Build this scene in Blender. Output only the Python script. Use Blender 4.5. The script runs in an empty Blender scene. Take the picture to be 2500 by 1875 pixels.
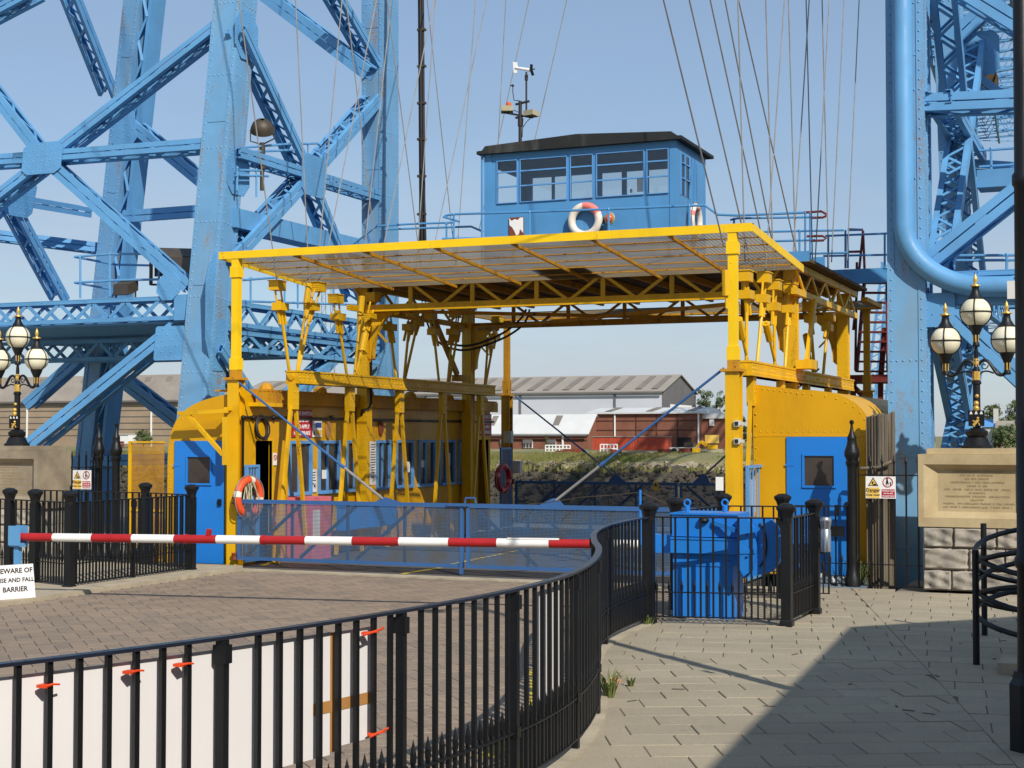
import bpy, math, random
from mathutils import Vector, Matrix
random.seed(7)
sc = bpy.context.scene
COL = sc.collection
# ------------------------------------------------------------------ camera, sky, sun, exposure
FPX, EYE = 3700.0, 2.0
YAW, PITCH = math.radians(22.718), math.radians(1.958)
cam = bpy.data.objects.new('camera', bpy.data.cameras.new('camera')); COL.objects.link(cam)
cam.location = (0, 0, EYE); cam.rotation_euler = (math.pi/2 + PITCH, 0, YAW)
cam.data.sensor_width = 36; cam.data.lens = FPX/2500*36; cam.data.clip_start = .1; cam.data.clip_end = 6000
sc.camera = cam
SUN_EL, SUN_AZ = math.radians(39), math.atan2(.738, -.674)      # azimuth from +Y towards +X
wd = bpy.data.worlds.new('World'); sc.world = wd; wd.use_nodes = True
wn = wd.node_tree.nodes; wn.clear()
sky = wn.new('ShaderNodeTexSky'); sky.sky_type = 'NISHITA'; sky.sun_disc = False
sky.sun_elevation = SUN_EL; sky.sun_rotation = SUN_AZ; sky.air_density = 1.0; sky.dust_density = .5; sky.ozone_density = 2.2
bg = wn.new('ShaderNodeBackground'); bg.inputs[1].default_value = .088
wo = wn.new('ShaderNodeOutputWorld')
# thin high haze: evens the clear-sky gradient over the whole dome, with faint uneven streaks of cloud
wl = wd.node_tree.links; wc = wn.new('ShaderNodeTexCoord'); wm = wn.new('ShaderNodeMapping'); wm.inputs['Scale'].default_value = (1.2, 1.2, 7)
wz = wn.new('ShaderNodeTexNoise'); wz.inputs['Scale'].default_value = 2.6; wz.inputs['Detail'].default_value = 6; wz.inputs['Roughness'].default_value = .6
wr = wn.new('ShaderNodeMapRange'); wr.inputs[1].default_value = .42; wr.inputs[2].default_value = .72; wr.inputs[3].default_value = .5; wr.inputs[4].default_value = .68
mx = wn.new('ShaderNodeMix'); mx.data_type = 'RGBA'; mx.inputs[7].default_value = (2.6, 3.6, 5.1, 1)
wl.new(wc.outputs['Generated'], wm.inputs[0]); wl.new(wm.outputs[0], wz.inputs['Vector']); wl.new(wz.outputs['Fac'], wr.inputs[0]); wl.new(wr.outputs[0], mx.inputs[0]); wl.new(sky.outputs[0], mx.inputs[6])
# soft grey cloud banks low in the sky, all round
wx = wn.new('ShaderNodeSeparateXYZ'); wl.new(wc.outputs['Generated'], wx.inputs[0])
we = wn.new('ShaderNodeMapRange'); we.inputs[1].default_value = .03; we.inputs[2].default_value = .2; we.inputs[3].default_value = .85; we.inputs[4].default_value = 0; wl.new(wx.outputs[2], we.inputs[0])
w2 = wn.new('ShaderNodeTexNoise'); w2.inputs['Scale'].default_value = 2.1; w2.inputs['Detail'].default_value = 7; w2.inputs['Roughness'].default_value = .55; wl.new(wm.outputs[0], w2.inputs['Vector'])
w3 = wn.new('ShaderNodeMapRange'); w3.inputs[1].default_value = .4; w3.inputs[2].default_value = .66; wl.new(w2.outputs['Fac'], w3.inputs[0])
w4 = wn.new('ShaderNodeMath'); w4.operation = 'MULTIPLY'; wl.new(we.outputs[0], w4.inputs[0]); wl.new(w3.outputs[0], w4.inputs[1])
m2 = wn.new('ShaderNodeMix'); m2.data_type = 'RGBA'; m2.inputs[7].default_value = (4.5, 4.8, 5.3, 1); wl.new(w4.outputs[0], m2.inputs[0]); wl.new(mx.outputs[2], m2.inputs[6])
wd.node_tree.links.new(m2.outputs[2], bg.inputs[0]); wd.node_tree.links.new(bg.outputs[0], wo.inputs[0])
sl = bpy.data.lights.new('sun', 'SUN'); sl.energy = 3.3; sl.angle = math.radians(.53); sl.color = (1, .95, .86)
so = bpy.data.objects.new('sun', sl); COL.objects.link(so)
sdir = Vector((math.sin(SUN_AZ)*math.cos(SUN_EL), math.cos(SUN_AZ)*math.cos(SUN_EL), math.sin(SUN_EL)))
so.rotation_euler = sdir.to_track_quat('Z', 'Y').to_euler(); so.location = (20, -20, 40)
vs = sc.view_settings; vs.view_transform = 'Standard'; vs.look = 'None'; vs.gamma = 1; vs.use_curve_mapping = False; vs.exposure = 0.5
# ------------------------------------------------------------------ measured pixel -> point on a known plane
_fw = Vector((-math.sin(YAW)*math.cos(PITCH), math.cos(YAW)*math.cos(PITCH), math.sin(PITCH)))
_rt = Vector((math.cos(YAW), math.sin(YAW), 0)); _up = _rt.cross(_fw); CAM = Vector((0, 0, EYE))
def V(*a): return Vector(a)
def ray(u, v): return (u-1250)/FPX*_rt - (v-937.5)/FPX*_up + _fw
def PL(u, v, n, d): n = Vector(n); r = ray(u, v); return CAM + r*((d-n.dot(CAM))/n.dot(r))
def RX(u, v, x): return PL(u, v, (1, 0, 0), x)
def RY(u, v, y): return PL(u, v, (0, 1, 0), y)
def RZ(u, v, z=0): return PL(u, v, (0, 0, 1), z)
def S(r, g, b):
    f = lambda c: (c/255/12.92 if c/255 <= .04045 else ((c/255+.055)/1.055)**2.4)
    return (f(r), f(g), f(b))
# ------------------------------------------------------------------ materials
MATS = {}
class NT:
    def __init__(s, name):
        s.m = bpy.data.materials.new(name); s.m.use_nodes = True; s.t = s.m.node_tree; s.t.nodes.clear(); MATS[name] = s.m
        s.out = s.n('ShaderNodeOutputMaterial'); s.co = s.n('ShaderNodeTexCoord')
    def n(s, t, **k):
        x = s.t.nodes.new(t)
        for a, b in k.items(): setattr(x, a, b)
        return x
    def l(s, a, b): s.t.links.new(a, b)
    def noise(s, scale, detail=4, rough=.55, mp=None, src=None):
        t = s.n('ShaderNodeTexNoise'); t.inputs['Scale'].default_value = scale; t.inputs['Detail'].default_value = detail; t.inputs['Roughness'].default_value = rough
        src = src or s.co.outputs['Object']
        if mp:
            m = s.n('ShaderNodeMapping'); m.inputs['Scale'].default_value = mp; s.l(src, m.inputs[0]); src = m.outputs[0]
        s.l(src, t.inputs['Vector']); return t.outputs['Fac']
    def ramp(s, f, a, b, ca=(0, 0, 0), cb=(1, 1, 1)):
        r = s.n('ShaderNodeValToRGB'); r.color_ramp.elements[0].position = a; r.color_ramp.elements[1].position = b
        r.color_ramp.elements[0].color = (*ca, 1); r.color_ramp.elements[1].color = (*cb, 1); s.l(f, r.inputs[0]); return r.outputs[0]
    def mix(s, f, a, b, mode='MIX'):
        x = s.n('ShaderNodeMix', data_type='RGBA', blend_type=mode)
        for i, val in ((0, f), (6, a), (7, b)):
            if isinstance(val, (int, float)): x.inputs[i].default_value = val
            elif isinstance(val, tuple): x.inputs[i].default_value = (*val, 1)
            else: s.l(val, x.inputs[i])
        return x.outputs[2]
    def math(s, op, a, b=0.0):
        x = s.n('ShaderNodeMath', operation=op)
        for i, val in ((0, a), (1, b)):
            if isinstance(val, (int, float)): x.inputs[i].default_value = val
            else: s.l(val, x.inputs[i])
        return x.outputs[0]
    def bsdf(s, col, rough=.5, metal=0, bump=None, bs=.3, bd=.02, spec=.5):
        b = s.n('ShaderNodeBsdfPrincipled')
        if isinstance(col, tuple): b.inputs['Base Color'].default_value = (*col, 1)
        else: s.l(col, b.inputs['Base Color'])
        if isinstance(rough, (int, float)): b.inputs['Roughness'].default_value = rough
        else: s.l(rough, b.inputs['Roughness'])
        b.inputs['Metallic'].default_value = metal; b.inputs['Specular IOR Level'].default_value = spec
        if bump is not None:
            x = s.n('ShaderNodeBump'); x.inputs['Strength'].default_value = bs; x.inputs['Distance'].default_value = bd; s.l(bump, x.inputs['Height']); s.l(x.outputs[0], b.inputs['Normal'])
        s.l(b.outputs[0], s.out.inputs[0]); return b
def mul(c, k): return tuple(min(1, x*k) for x in c)
def paint(name, col, rough=.45, rust=.0, var=.25, rustcol=S(122, 72, 38), streak=3.0, fine=30, grime=S(70, 62, 50), dirt=.25, spec=.4):
    n = NT(name)
    c = n.mix(n.ramp(n.noise(1.3, 5), .3, .7), mul(col, 1-var*.6), mul(col, 1+var*.5))
    d = n.ramp(n.noise(streak, 5, .6, (1, 1, .22)), .52, .78)
    c = n.mix(n.math('MULTIPLY', d, dirt), c, grime)
    r = .5
    if rust > 0:
        f = n.ramp(n.noise(streak*1.3, 6, .65, (1, 1, .16)), .70-rust*.3, .78-rust*.25)
        g = n.ramp(n.noise(fine, 3), .42, .6)
        f2 = n.ramp(n.noise(9, 4, .7), .74-rust*.12, .78-rust*.12)
        f = n.math('MAXIMUM', n.math('MULTIPLY', f, g), f2)
        c = n.mix(f, c, n.mix(n.noise(25), rustcol, mul(rustcol, .45)))
    rr = n.ramp(n.noise(4), .2, .8, (rough*.75,)*3, (min(1, rough*1.35),)*3)
    n.bsdf(c, rr, bump=n.noise(fine, 3), bs=.12, bd=.01, spec=spec)
    return n.m
def plain(name, col, rough=.6, metal=0, var=.15, scale=6, spec=.4):
    n = NT(name); c = n.mix(n.ramp(n.noise(scale, 4), .3, .7), mul(col, 1-var), mul(col, 1+var)); n.bsdf(c, rough, metal, bump=n.noise(scale*5), bs=.08, bd=.005, spec=spec); return n.m
M = {}
M['tower'] = paint('tower_blue_paint', S(94, 152, 198), .5, .14, .2, rustcol=S(150, 104, 62), grime=S(96, 120, 145), dirt=.35)
M['leg'] = paint('tower_leg_paint', S(106, 156, 195), .5, .52, .16, rustcol=S(165, 128, 80), streak=2.2, grime=S(135, 140, 130), dirt=.55)
M['cabblue'] = paint('cabin_blue_paint', S(80, 142, 192), .45, .2, .15, grime=S(80, 100, 130), dirt=.3)
M['blue'] = paint('bright_blue_paint', S(34, 124, 210), .35, .05, .1, dirt=.12)
M['gate'] = paint('gate_blue_paint', S(56, 98, 150), .45, .12, .15, dirt=.2)
M['winblue'] = paint('window_frame_blue', S(92, 150, 205), .45, .1, .12, dirt=.25)
M['yellow'] = paint('yellow_paint', S(224, 172, 10), .45, .3, .16, rustcol=S(110, 60, 20), grime=S(120, 90, 20), dirt=.45)
M['yelbright'] = paint('bright_yellow_paint', S(246, 200, 12), .42, .3, .1, rustcol=S(130, 80, 25), dirt=.15)
M['yelcab'] = paint('cabin_yellow_paint', S(212, 157, 4), .4, .12, .1, rustcol=S(110, 60, 20), grime=S(150, 100, 10), dirt=.25)
M['yelrustshade'] = paint('rusty_shaded_yellow_paint', S(196, 138, 18), .6, .55, .2, rustcol=S(96, 54, 24), dirt=.5)  # rust on worn parts; its brown also carries the shade on the rear posts
M['black'] = paint('black_ironwork', S(18, 19, 21), .42, .05, .3, rustcol=S(60, 40, 30), grime=S(40, 38, 34), dirt=.3)
M['navy'] = plain('navy_gloss_rail', S(34, 38, 50), .3)
M['gold'] = plain('gold_paint', S(214, 172, 86), .35, .35, .25, 20)
M['globe'] = NT('opal_globe').m; _n = [None]
def _globe():
    n = NT('opal_globe'); b = n.bsdf(n.mix(n.ramp(n.noise(3), .3, .75), S(240, 234, 208), S(214, 204, 172)), .18); b.inputs['Subsurface Weight'].default_value = .15; b.inputs['Subsurface Radius'].default_value = (.05, .04, .03); return n.m
M['globe'] = _globe()
M['white'] = plain('white_paint', S(236, 234, 228), .45, 0, .04)
M['red'] = plain('barrier_red_paint', S(168, 32, 34), .4, 0, .1)
M['maroon'] = paint('maroon_steel', S(112, 42, 34), .6, .2, .2)
M['orange'] = plain('lifebuoy_orange', S(228, 84, 40), .5, 0, .1)
M['pinkish'] = plain('faded_red', S(226, 124, 112), .6, 0, .15)
M['buoywhite'] = plain('lifebuoy_white', S(224, 214, 200), .55, 0, .12, 8)
M['roofblack'] = paint('bitumen_roof', S(34, 36, 36), .75, .0, .4, grime=S(120, 120, 115), dirt=.35)
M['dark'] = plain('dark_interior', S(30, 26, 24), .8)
M['deckunder'] = paint('deck_underside', S(86, 66, 40), .8, .3, .4)
M['asphalt'] = plain('deck_asphalt', S(84, 80, 78), .85, 0, .2, 9)
M['steel'] = plain('stainless_steel', S(190, 190, 190), .25, .9, .06)
M['wire'] = plain('galvanised_cable', S(138, 136, 132), .5, .0, .2, 3)
M['darkwire'] = plain('dark_cable', S(44, 40, 40), .6)
M['rustpipe'] = paint('rusted_steel', S(126, 62, 42), .85, .3, .35)
M['boxgrey'] = plain('grey_box', S(196, 194, 186), .5)
M['beige'] = plain('beige_lamp', S(168, 160, 130), .6)
M['bronze'] = plain('weathered_lamp_housing', S(74, 66, 54), .55, .2, .25)
M['notice'] = plain('notice_paper', S(222, 218, 212), .6, 0, .04)
M['ink'] = plain('black_print', S(30, 28, 28), .6)
M['signred'] = plain('sign_red', S(176, 40, 56), .5, 0, .05)
M['signyellow'] = plain('sign_yellow', S(232, 190, 90), .5, 0, .05)
M['signblue'] = plain('sign_blue', S(44, 70, 140), .5, 0, .05)
M['tape'] = plain('brown_tape', S(176, 128, 74), .4, 0, .1)
M['tie'] = plain('orange_tie', S(232, 76, 30), .5)
M['pink'] = plain('pink_plastic', S(214, 108, 116), .5, 0, .1)
M['board'] = plain('white_board', S(226, 222, 220), .5, 0, .025, 2)
M['amber'] = plain('amber_lens', S(214, 96, 30), .25)
M['linepaint'] = plain('yellow_line_paint', S(206, 178, 60), .8, 0, .3, 14)
M['litter'] = plain('litter', S(190, 196, 196), .7, 0, .4, 12)
M['cladding'] = plain('white_cladding', S(196, 198, 204), .6, 0, .05, .2)
M['whiteroof'] = plain('white_sheet_roof', S(204, 204, 200), .6, 0, .06, .3)
M['greyroof'] = plain('grey_sheet_roof', S(150, 142, 130), .8, 0, .08, .25)
M['rooflight'] = plain('dull_rooflight', S(126, 117, 108), .7, 0, .1, .3)
M['gable'] = plain('dark_gable', S(104, 100, 100), .7, 0, .1, .4)
M['container'] = paint('red_container', S(190, 80, 54), .6, .15, .2, streak=.8, fine=3)
M['foliage'] = plain('tree_leaves', S(84, 98, 56), .75, 0, .35, .5)
M['foliage2'] = plain('tree_leaves_dry', S(96, 104, 62), .75, 0, .35, .5)
M['bark'] = plain('bark', S(86, 74, 60), .9)
M['weed'] = plain('weed_leaf', S(98, 108, 58), .8, 0, .3, 9)
M['dryleaf'] = plain('dry_leaf', S(176, 128, 92), .8)
def _wood():
    n = NT('weathered_timber'); f = n.noise(14, 6, .6, (1, 1, .05)); o = n.n('ShaderNodeObjectInfo')
    c = n.mix(n.ramp(f, .3, .72), S(64, 58, 50), S(152, 140, 120)); c = n.mix(n.math('MULTIPLY', o.outputs['Random'], .6), c, S(112, 96, 74)); n.bsdf(c, .85, bump=f, bs=.5, bd=.01); return n.m
M['timber'] = _wood()
def _slab():
    n = NT('concrete_slab'); o = n.n('ShaderNodeObjectInfo'); g = n.n('ShaderNodeNewGeometry'); P = g.outputs['Position']
    base = n.mix(n.ramp(n.noise(.7, 5, .6, None, P), .3, .7), S(152, 140, 117), S(176, 163, 137))
    sp = n.noise(190, 2, .5, None, P); c = n.mix(n.ramp(sp, .36, .5), S(128, 118, 102), base); c = n.mix(n.math('MULTIPLY', n.ramp(sp, .6, .72), .5), c, S(206, 196, 178))
    c = n.mix(n.math('MULTIPLY', n.math('SUBTRACT', o.outputs['Random'], .35), .34), c, S(120, 110, 96))
    st = n.ramp(n.noise(2.6, 6, .7, None, P), .62, .75); c = n.mix(n.math('MULTIPLY', st, .5), c, S(104, 98, 84))
    n.bsdf(c, .88, bump=n.noise(150, 3, .6, None, P), bs=.35, bd=.004); return n.m
M['slab'] = _slab()
def _block():
    n = NT('brown_paving_block'); g = n.n('ShaderNodeNewGeometry'); P = g.outputs['Position']; o = n.n('ShaderNodeAttribute', attribute_name='tint'); oi = n.n('ShaderNodeObjectInfo')
    base = n.mix(n.ramp(n.noise(.35, 5, .6, None, P), .3, .7), S(132, 115, 98), S(156, 138, 118))
    c = n.mix(n.ramp(n.noise(120, 3, .6, None, P), .35, .6), mul(S(112, 98, 86), .75), base)
    c = n.mix(n.math('MULTIPLY', n.math('ADD', n.math('MULTIPLY', o.outputs['Fac'], oi.outputs['Object Index']), n.math('MULTIPLY', oi.outputs['Random'], n.math('SUBTRACT', 1.0, oi.outputs['Object Index']))), .32), c, S(172, 146, 120))
    c = n.mix(n.math('MULTIPLY', n.ramp(n.noise(1.1, 6, .7, None, P), .55, .7), .4), c, S(96, 88, 78))
    n.bsdf(c, .85, bump=n.noise(110, 3, .6, None, P), bs=.3, bd=.004); return n.m
M['block'] = _block()
def _conc(name, a, b, sc_=3.0, bd=.006):
    n = NT(name); g = n.n('ShaderNodeNewGeometry'); P = g.outputs['Position']
    c = n.mix(n.ramp(n.noise(sc_, 6, .65, None, P), .3, .7), a, b); c = n.mix(n.math('MULTIPLY', n.ramp(n.noise(130, 2, .5, None, P), .55, .7), .35), c, mul(a, .6)); n.bsdf(c, .9, bump=n.noise(60, 4, .6, None, P), bs=.4, bd=bd); return n.m
M['kerb'] = _conc('kerb_concrete', S(150, 138, 116), S(186, 172, 146))
M['joint'] = _conc('joint_sand', S(94, 86, 72), S(118, 108, 92))
M['ground'] = _conc('quay_ground', S(120, 112, 96), S(150, 140, 122), 1.0)
M['granite'] = _conc('granite_panel', S(160, 140, 104), S(192, 172, 132), 2.0)
M['granite_grey'] = _conc('weathered_granite_panel', S(124, 112, 94), S(164, 148, 124), 2.0)
M['carved'] = plain('carved_letters', S(150, 132, 101), .9, 0, .15, 30)
def _stone(name, a, b):
    n = NT(name); g = n.n('ShaderNodeNewGeometry'); P = g.outputs['Position']; o = n.n('ShaderNodeObjectInfo')
    f = n.noise(4, 8, .62, (1, 1, 1.6), P); c = n.mix(n.ramp(f, .35, .68), a, b); c = n.mix(n.math('MULTIPLY', o.outputs['Random'], .25), c, S(170, 150, 130)); n.bsdf(c, .92, bump=n.noise(11, 8, .65, None, P), bs=.5, bd=.03); return n.m
M['rough'] = _stone('rough_granite', S(132, 126, 116), S(172, 164, 150))
def _brick():
    n = NT('red_brick_far'); g = n.n('ShaderNodeNewGeometry'); P = g.outputs['Position']
    c = n.mix(n.ramp(n.noise(.5, 5, .6, None, P), .3, .7), S(118, 74, 58), S(140, 90, 70)); c = n.mix(n.math('MULTIPLY', n.ramp(n.noise(4, 4, .6, (1, 1, 3), P), .5, .62), .3), c, S(104, 58, 44)); n.bsdf(c, .9); return n.m
M['brick'] = _brick()
M['mortarband'] = plain('brick_band', S(84, 50, 40), .9)
M['shedwall'] = _conc('shed_panel', S(146, 126, 104), S(166, 146, 122), .25)
M['shedroof'] = _conc('shed_roof', S(128, 118, 108), S(158, 148, 136), .2)
def _bank():
    n = NT('rubble_bank'); g = n.n('ShaderNodeNewGeometry'); P = g.outputs['Position']
    f = n.noise(1.5, 9, .78, None, P); c = n.mix(n.ramp(f, .35, .62), S(96, 84, 68), S(178, 162, 138))
    sx = n.n('ShaderNodeSeparateXYZ'); n.l(P, sx.inputs[0])
    wet = n.ramp(n.math('ADD', n.math('MULTIPLY', sx.outputs[2], .12), n.math('MULTIPLY', n.noise(.25, 4, .6, None, P), .5)), -.4, -.1); c = n.mix(wet, n.mix(n.ramp(f, .3, .7), S(44, 39, 32), S(92, 84, 68)), c); n.bsdf(c, .9, bump=f, bs=.8, bd=.15); return n.m
M['bank'] = _bank()
def _yard():
    n = NT('far_yard_ground'); g = n.n('ShaderNodeNewGeometry'); P = g.outputs['Position']
    c = n.mix(n.ramp(n.noise(.12, 6, .65, None, P), .35, .65), S(98, 104, 60), S(140, 126, 92)); n.bsdf(c, .95); return n.m
M['yard'] = _yard()
def _river():
    n = NT('river_water'); b = n.bsdf(S(62, 66, 60), .12, bump=n.noise(.7, 5, .6, (1, 2.5, 1)), bs=.35, bd=.2); return n.m
M['river'] = _river()
def _grass():
    n = NT('bank_grass'); o = n.n('ShaderNodeNewGeometry'); c = n.mix(n.ramp(n.noise(.15, 4, .6, None, o.outputs['Position']), .35, .65), S(104, 112, 52), S(150, 138, 84)); n.bsdf(c, .9); return n.m
M['grass'] = _grass()
def _glass(name, tint, mixf, rough=.05):
    n = NT(name); t = n.n('ShaderNodeBsdfTransparent'); t.inputs[0].default_value = (*tint, 1); g = n.n('ShaderNodeBsdfGlossy'); g.inputs['Roughness'].default_value = rough; g.inputs[0].default_value = (.9, .92, .95, 1)
    fr = n.n('ShaderNodeFresnel'); fr.inputs[0].default_value = 1.5; m = n.n('ShaderNodeMixShader'); n.l(n.math('ADD', fr.outputs[0], mixf), m.inputs[0]); n.l(t.outputs[0], m.inputs[1]); n.l(g.outputs[0], m.inputs[2]); n.l(m.outputs[0], n.out.inputs[0]); return n.m
M['glass'] = _glass('window_glass', (.93, .95, .95), .02)
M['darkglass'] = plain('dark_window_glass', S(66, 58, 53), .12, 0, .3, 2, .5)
def _mesh(name, col, cell, hole, rough=.6, diag=False, col2=None):
    # woven wire: solid strands with real holes between them, pattern in the object's own metres
    n = NT(name); sx = n.n('ShaderNodeSeparateXYZ'); n.l(n.co.outputs['Object'], sx.inputs[0])
    a = n.math('ADD', sx.outputs[0], sx.outputs[1]) if not diag else n.math('ADD', sx.outputs[0], n.math('MULTIPLY', sx.outputs[1], .5))
    b = sx.outputs[2] if not diag else n.math('SUBTRACT', sx.outputs[0], n.math('MULTIPLY', sx.outputs[1], .5))
    fa = n.math('GREATER_THAN', n.math('FRACT', n.math('MULTIPLY', a, 1/cell)), hole); fb = n.math('GREATER_THAN', n.math('FRACT', n.math('MULTIPLY', b, 1/cell)), hole)
    f = n.math('MAXIMUM', fa, fb)
    p = n.bsdf(n.mix(n.ramp(n.noise(2.2, 5, .7), .45, .62), col, col2 or mul(col, .7)), rough); t = n.n('ShaderNodeBsdfTransparent'); m = n.n('ShaderNodeMixShader'); n.l(f, m.inputs[0]); n.l(t.outputs[0], m.inputs[1]); n.l(p.outputs[0], m.inputs[2]); n.l(m.outputs[0], n.out.inputs[0]); return n.m
M['gatemesh'] = _mesh('gate_wire_mesh', S(66, 94, 126), .02, .6, col2=S(80, 86, 92))
M['yelmesh'] = _mesh('yellow_wire_mesh', S(196, 138, 16), .02, .6)
M['roofmesh'] = paint('canopy_expanded_metal', S(118, 104, 80), .7, .35, .3, grime=S(90, 84, 74), dirt=.6)
M['bluemesh'] = _mesh('door_guard_mesh', S(20, 90, 170), .03, .8)
# ------------------------------------------------------------------ mesh builder
OFF = {}
class MB:
    def __init__(s): s.v = []; s.f = []; s.mi = []; s.m = 0
    def add(s, vs, fs):
        o = len(s.v); s.v += [tuple(x) for x in vs]; s.f += [tuple(i+o for i in f) for f in fs]; s.mi += [s.m]*len(fs); return s
    def bx(s, x0, x1, y0, y1, z0, z1):
        return s.add([(x0, y0, z0), (x1, y0, z0), (x1, y1, z0), (x0, y1, z0), (x0, y0, z1), (x1, y0, z1), (x1, y1, z1), (x0, y1, z1)], [(3, 2, 1, 0), (4, 5, 6, 7), (0, 1, 5, 4), (1, 2, 6, 5), (2, 3, 7, 6), (3, 0, 4, 7)])
    def bar(s, p, q, w, h, up=(0, 0, 1), w2=None, h2=None):
        p, q, up = Vector(p), Vector(q), Vector(up); a = (q-p).normalized()
        if abs(a.dot(up.normalized())) > .985: up = Vector((0, 1, 0)) if abs(a.y) < .9 else Vector((1, 0, 0))
        sd = a.cross(up).normalized(); u = sd.cross(a); w2 = w if w2 is None else w2; h2 = h if h2 is None else h2
        vs = [c+sd*x*ww/2+u*y*hh/2 for c, ww, hh in ((p, w, h), (q, w2, h2)) for x, y in ((-1, -1), (1, -1), (1, 1), (-1, 1))]
        return s.add(vs, [(3, 2, 1, 0), (4, 5, 6, 7), (0, 1, 5, 4), (1, 2, 6, 5), (2, 3, 7, 6), (3, 0, 4, 7)])
    def tube(s, pts, r, n=8, closed=False, r2=None):
        pts = [Vector(p) for p in pts]; k = len(pts); rings = []; ref = None
        for i, p in enumerate(pts):
            if closed: a = pts[(i+1) % k]-pts[i-1]
            else: a = (pts[min(i+1, k-1)]-pts[max(i-1, 0)])
            a = a.normalized()
            if ref is None: ref = Vector((0, 0, 1)) if abs(a.z) < .9 else Vector((1, 0, 0))
            u = (ref-a*ref.dot(a)).normalized(); w = a.cross(u); ref = u
            rr = r if r2 is None else r+(r2-r)*i/max(1, k-1)
            rings.append([p+(u*math.cos(t)+w*math.sin(t))*rr for t in [2*math.pi*j/n for j in range(n)]])
        vs = [x for g in rings for x in g]; fs = []
        for i in range(k if closed else k-1):
            i2 = (i+1) % k
            for j in range(n): fs.append((i*n+j, i*n+(j+1) % n, i2*n+(j+1) % n, i2*n+j))
        if not closed: fs += [tuple(range(n))[::-1], tuple((k-1)*n+j for j in range(n))]
        return s.add(vs, fs)
    def lathe(s, prof, n=16, c=(0, 0, 0), sq=False, axis=None):
        c = Vector(c); vs = []; fs = []; k = len(prof)
        for r, z in prof:
            for j in range(n):
                t = 2*math.pi*(j+.5)/n; rr = r/math.cos(math.pi/n) if sq else r
                vs.append(c+Vector((rr*math.cos(t), rr*math.sin(t), z)))
        for i in range(k-1):
            for j in range(n): fs.append((i*n+j, i*n+(j+1) % n, (i+1)*n+(j+1) % n, (i+1)*n+j))
        fs += [tuple(range(n))[::-1], tuple((k-1)*n+j for j in range(n))]
        return s.add(vs, fs)
    def prism(s, poly, ext):
        ext = Vector(ext); poly = [Vector(p) for p in poly]; k = len(poly)
        nrm = Vector((0, 0, 0))
        for i in range(k): nrm += poly[i].cross(poly[(i+1) % k])
        if nrm.dot(ext) < 0: poly = poly[::-1]
        vs = poly+[p+ext for p in poly]
        return s.add(vs, [tuple(range(k))[::-1], tuple(range(k, 2*k))]+[(i, (i+1) % k, k+(i+1) % k, k+i) for i in range(k)])
    def ball(s, c, r, n=12, m=8, sz=1.0):
        return s.lathe([(max(1e-4, r*math.sin(math.pi*i/m)), -r*sz*math.cos(math.pi*i/m)) for i in range(m+1)], n, c)
    def torus(s, c, R, r, ax, n=24, m=8, a0=0, a1=2*math.pi):
        ax = Vector(ax).normalized(); u = ax.orthogonal().normalized(); w = ax.cross(u); c = Vector(c)
        full = abs(a1-a0-2*math.pi) < 1e-6
        pts = [c+(u*math.cos(t)+w*math.sin(t))*R for t in [a0+(a1-a0)*i/(n if full else n-1) for i in range(n)]]
        return s.tube(pts, r, m, full)
    def rivet(s, c, nrm, r=.02, h=.016):
        c = Vector(c); nrm = Vector(nrm).normalized(); u = nrm.orthogonal().normalized(); w = nrm.cross(u)
        vs = [c+(u*x+w*y)*r for x, y in ((1, 0), (.5, .87), (-.5, .87), (-1, 0), (-.5, -.87), (.5, -.87))]+[c+nrm*h]
        return s.add(vs, [(i, (i+1) % 6, 6) for i in range(6)])
    def build(s, name, mats, parent=None, smooth=False, label=None, cat=None, group=None, kind=None, loc=None):
        off = OFF.get(parent.name, Vector((0, 0, 0))) if parent else (Vector(loc) if loc is not None else Vector((0, 0, 0)))
        me = bpy.data.meshes.new(name); me.from_pydata([tuple(Vector(x)-off) for x in s.v], [], s.f)
        if not isinstance(mats, (list, tuple)): mats = [mats]
        for m in mats: me.materials.append(M[m] if isinstance(m, str) else m)
        if len(mats) > 1: me.polygons.foreach_set('material_index', s.mi)
        if smooth: me.shade_smooth(); me.set_sharp_from_angle(angle=math.radians(40))
        me.update(); o = bpy.data.objects.new(name, me); COL.objects.link(o)
        if parent: o.parent = parent
        else: o.location = off
        OFF[o.name] = off
        for k_, v_ in (('label', label), ('category', cat), ('group', group), ('kind', kind)):
            if v_: o[k_] = v_
        return o
def thing(name, label, cat, loc=(0, 0, 0), group=None):
    o = bpy.data.objects.new(name, None); COL.objects.link(o); o.location = loc; o.empty_display_size = .2
    OFF[o.name] = Vector(loc); o['label'] = label; o['category'] = cat
    if group: o['group'] = group
    return o
def link(o, parent, loc=None, rot=None):
    c = o.copy(); COL.objects.link(c); c.parent = parent
    if loc is not None: c.location = loc
    if rot is not None: c.rotation_euler = rot
    return c
def dup(root, loc, label, rz=0, group=None, only=None):
    r = root.copy(); COL.objects.link(r); r.location = loc; r.rotation_euler = (0, 0, rz); r['label'] = label
    if group: r['group'] = group
    for ch in list(root.children):
        c = ch.copy(); COL.objects.link(c); c.parent = r
        for g in ch.children:
            d = g.copy(); COL.objects.link(d); d.parent = c
    return r
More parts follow.
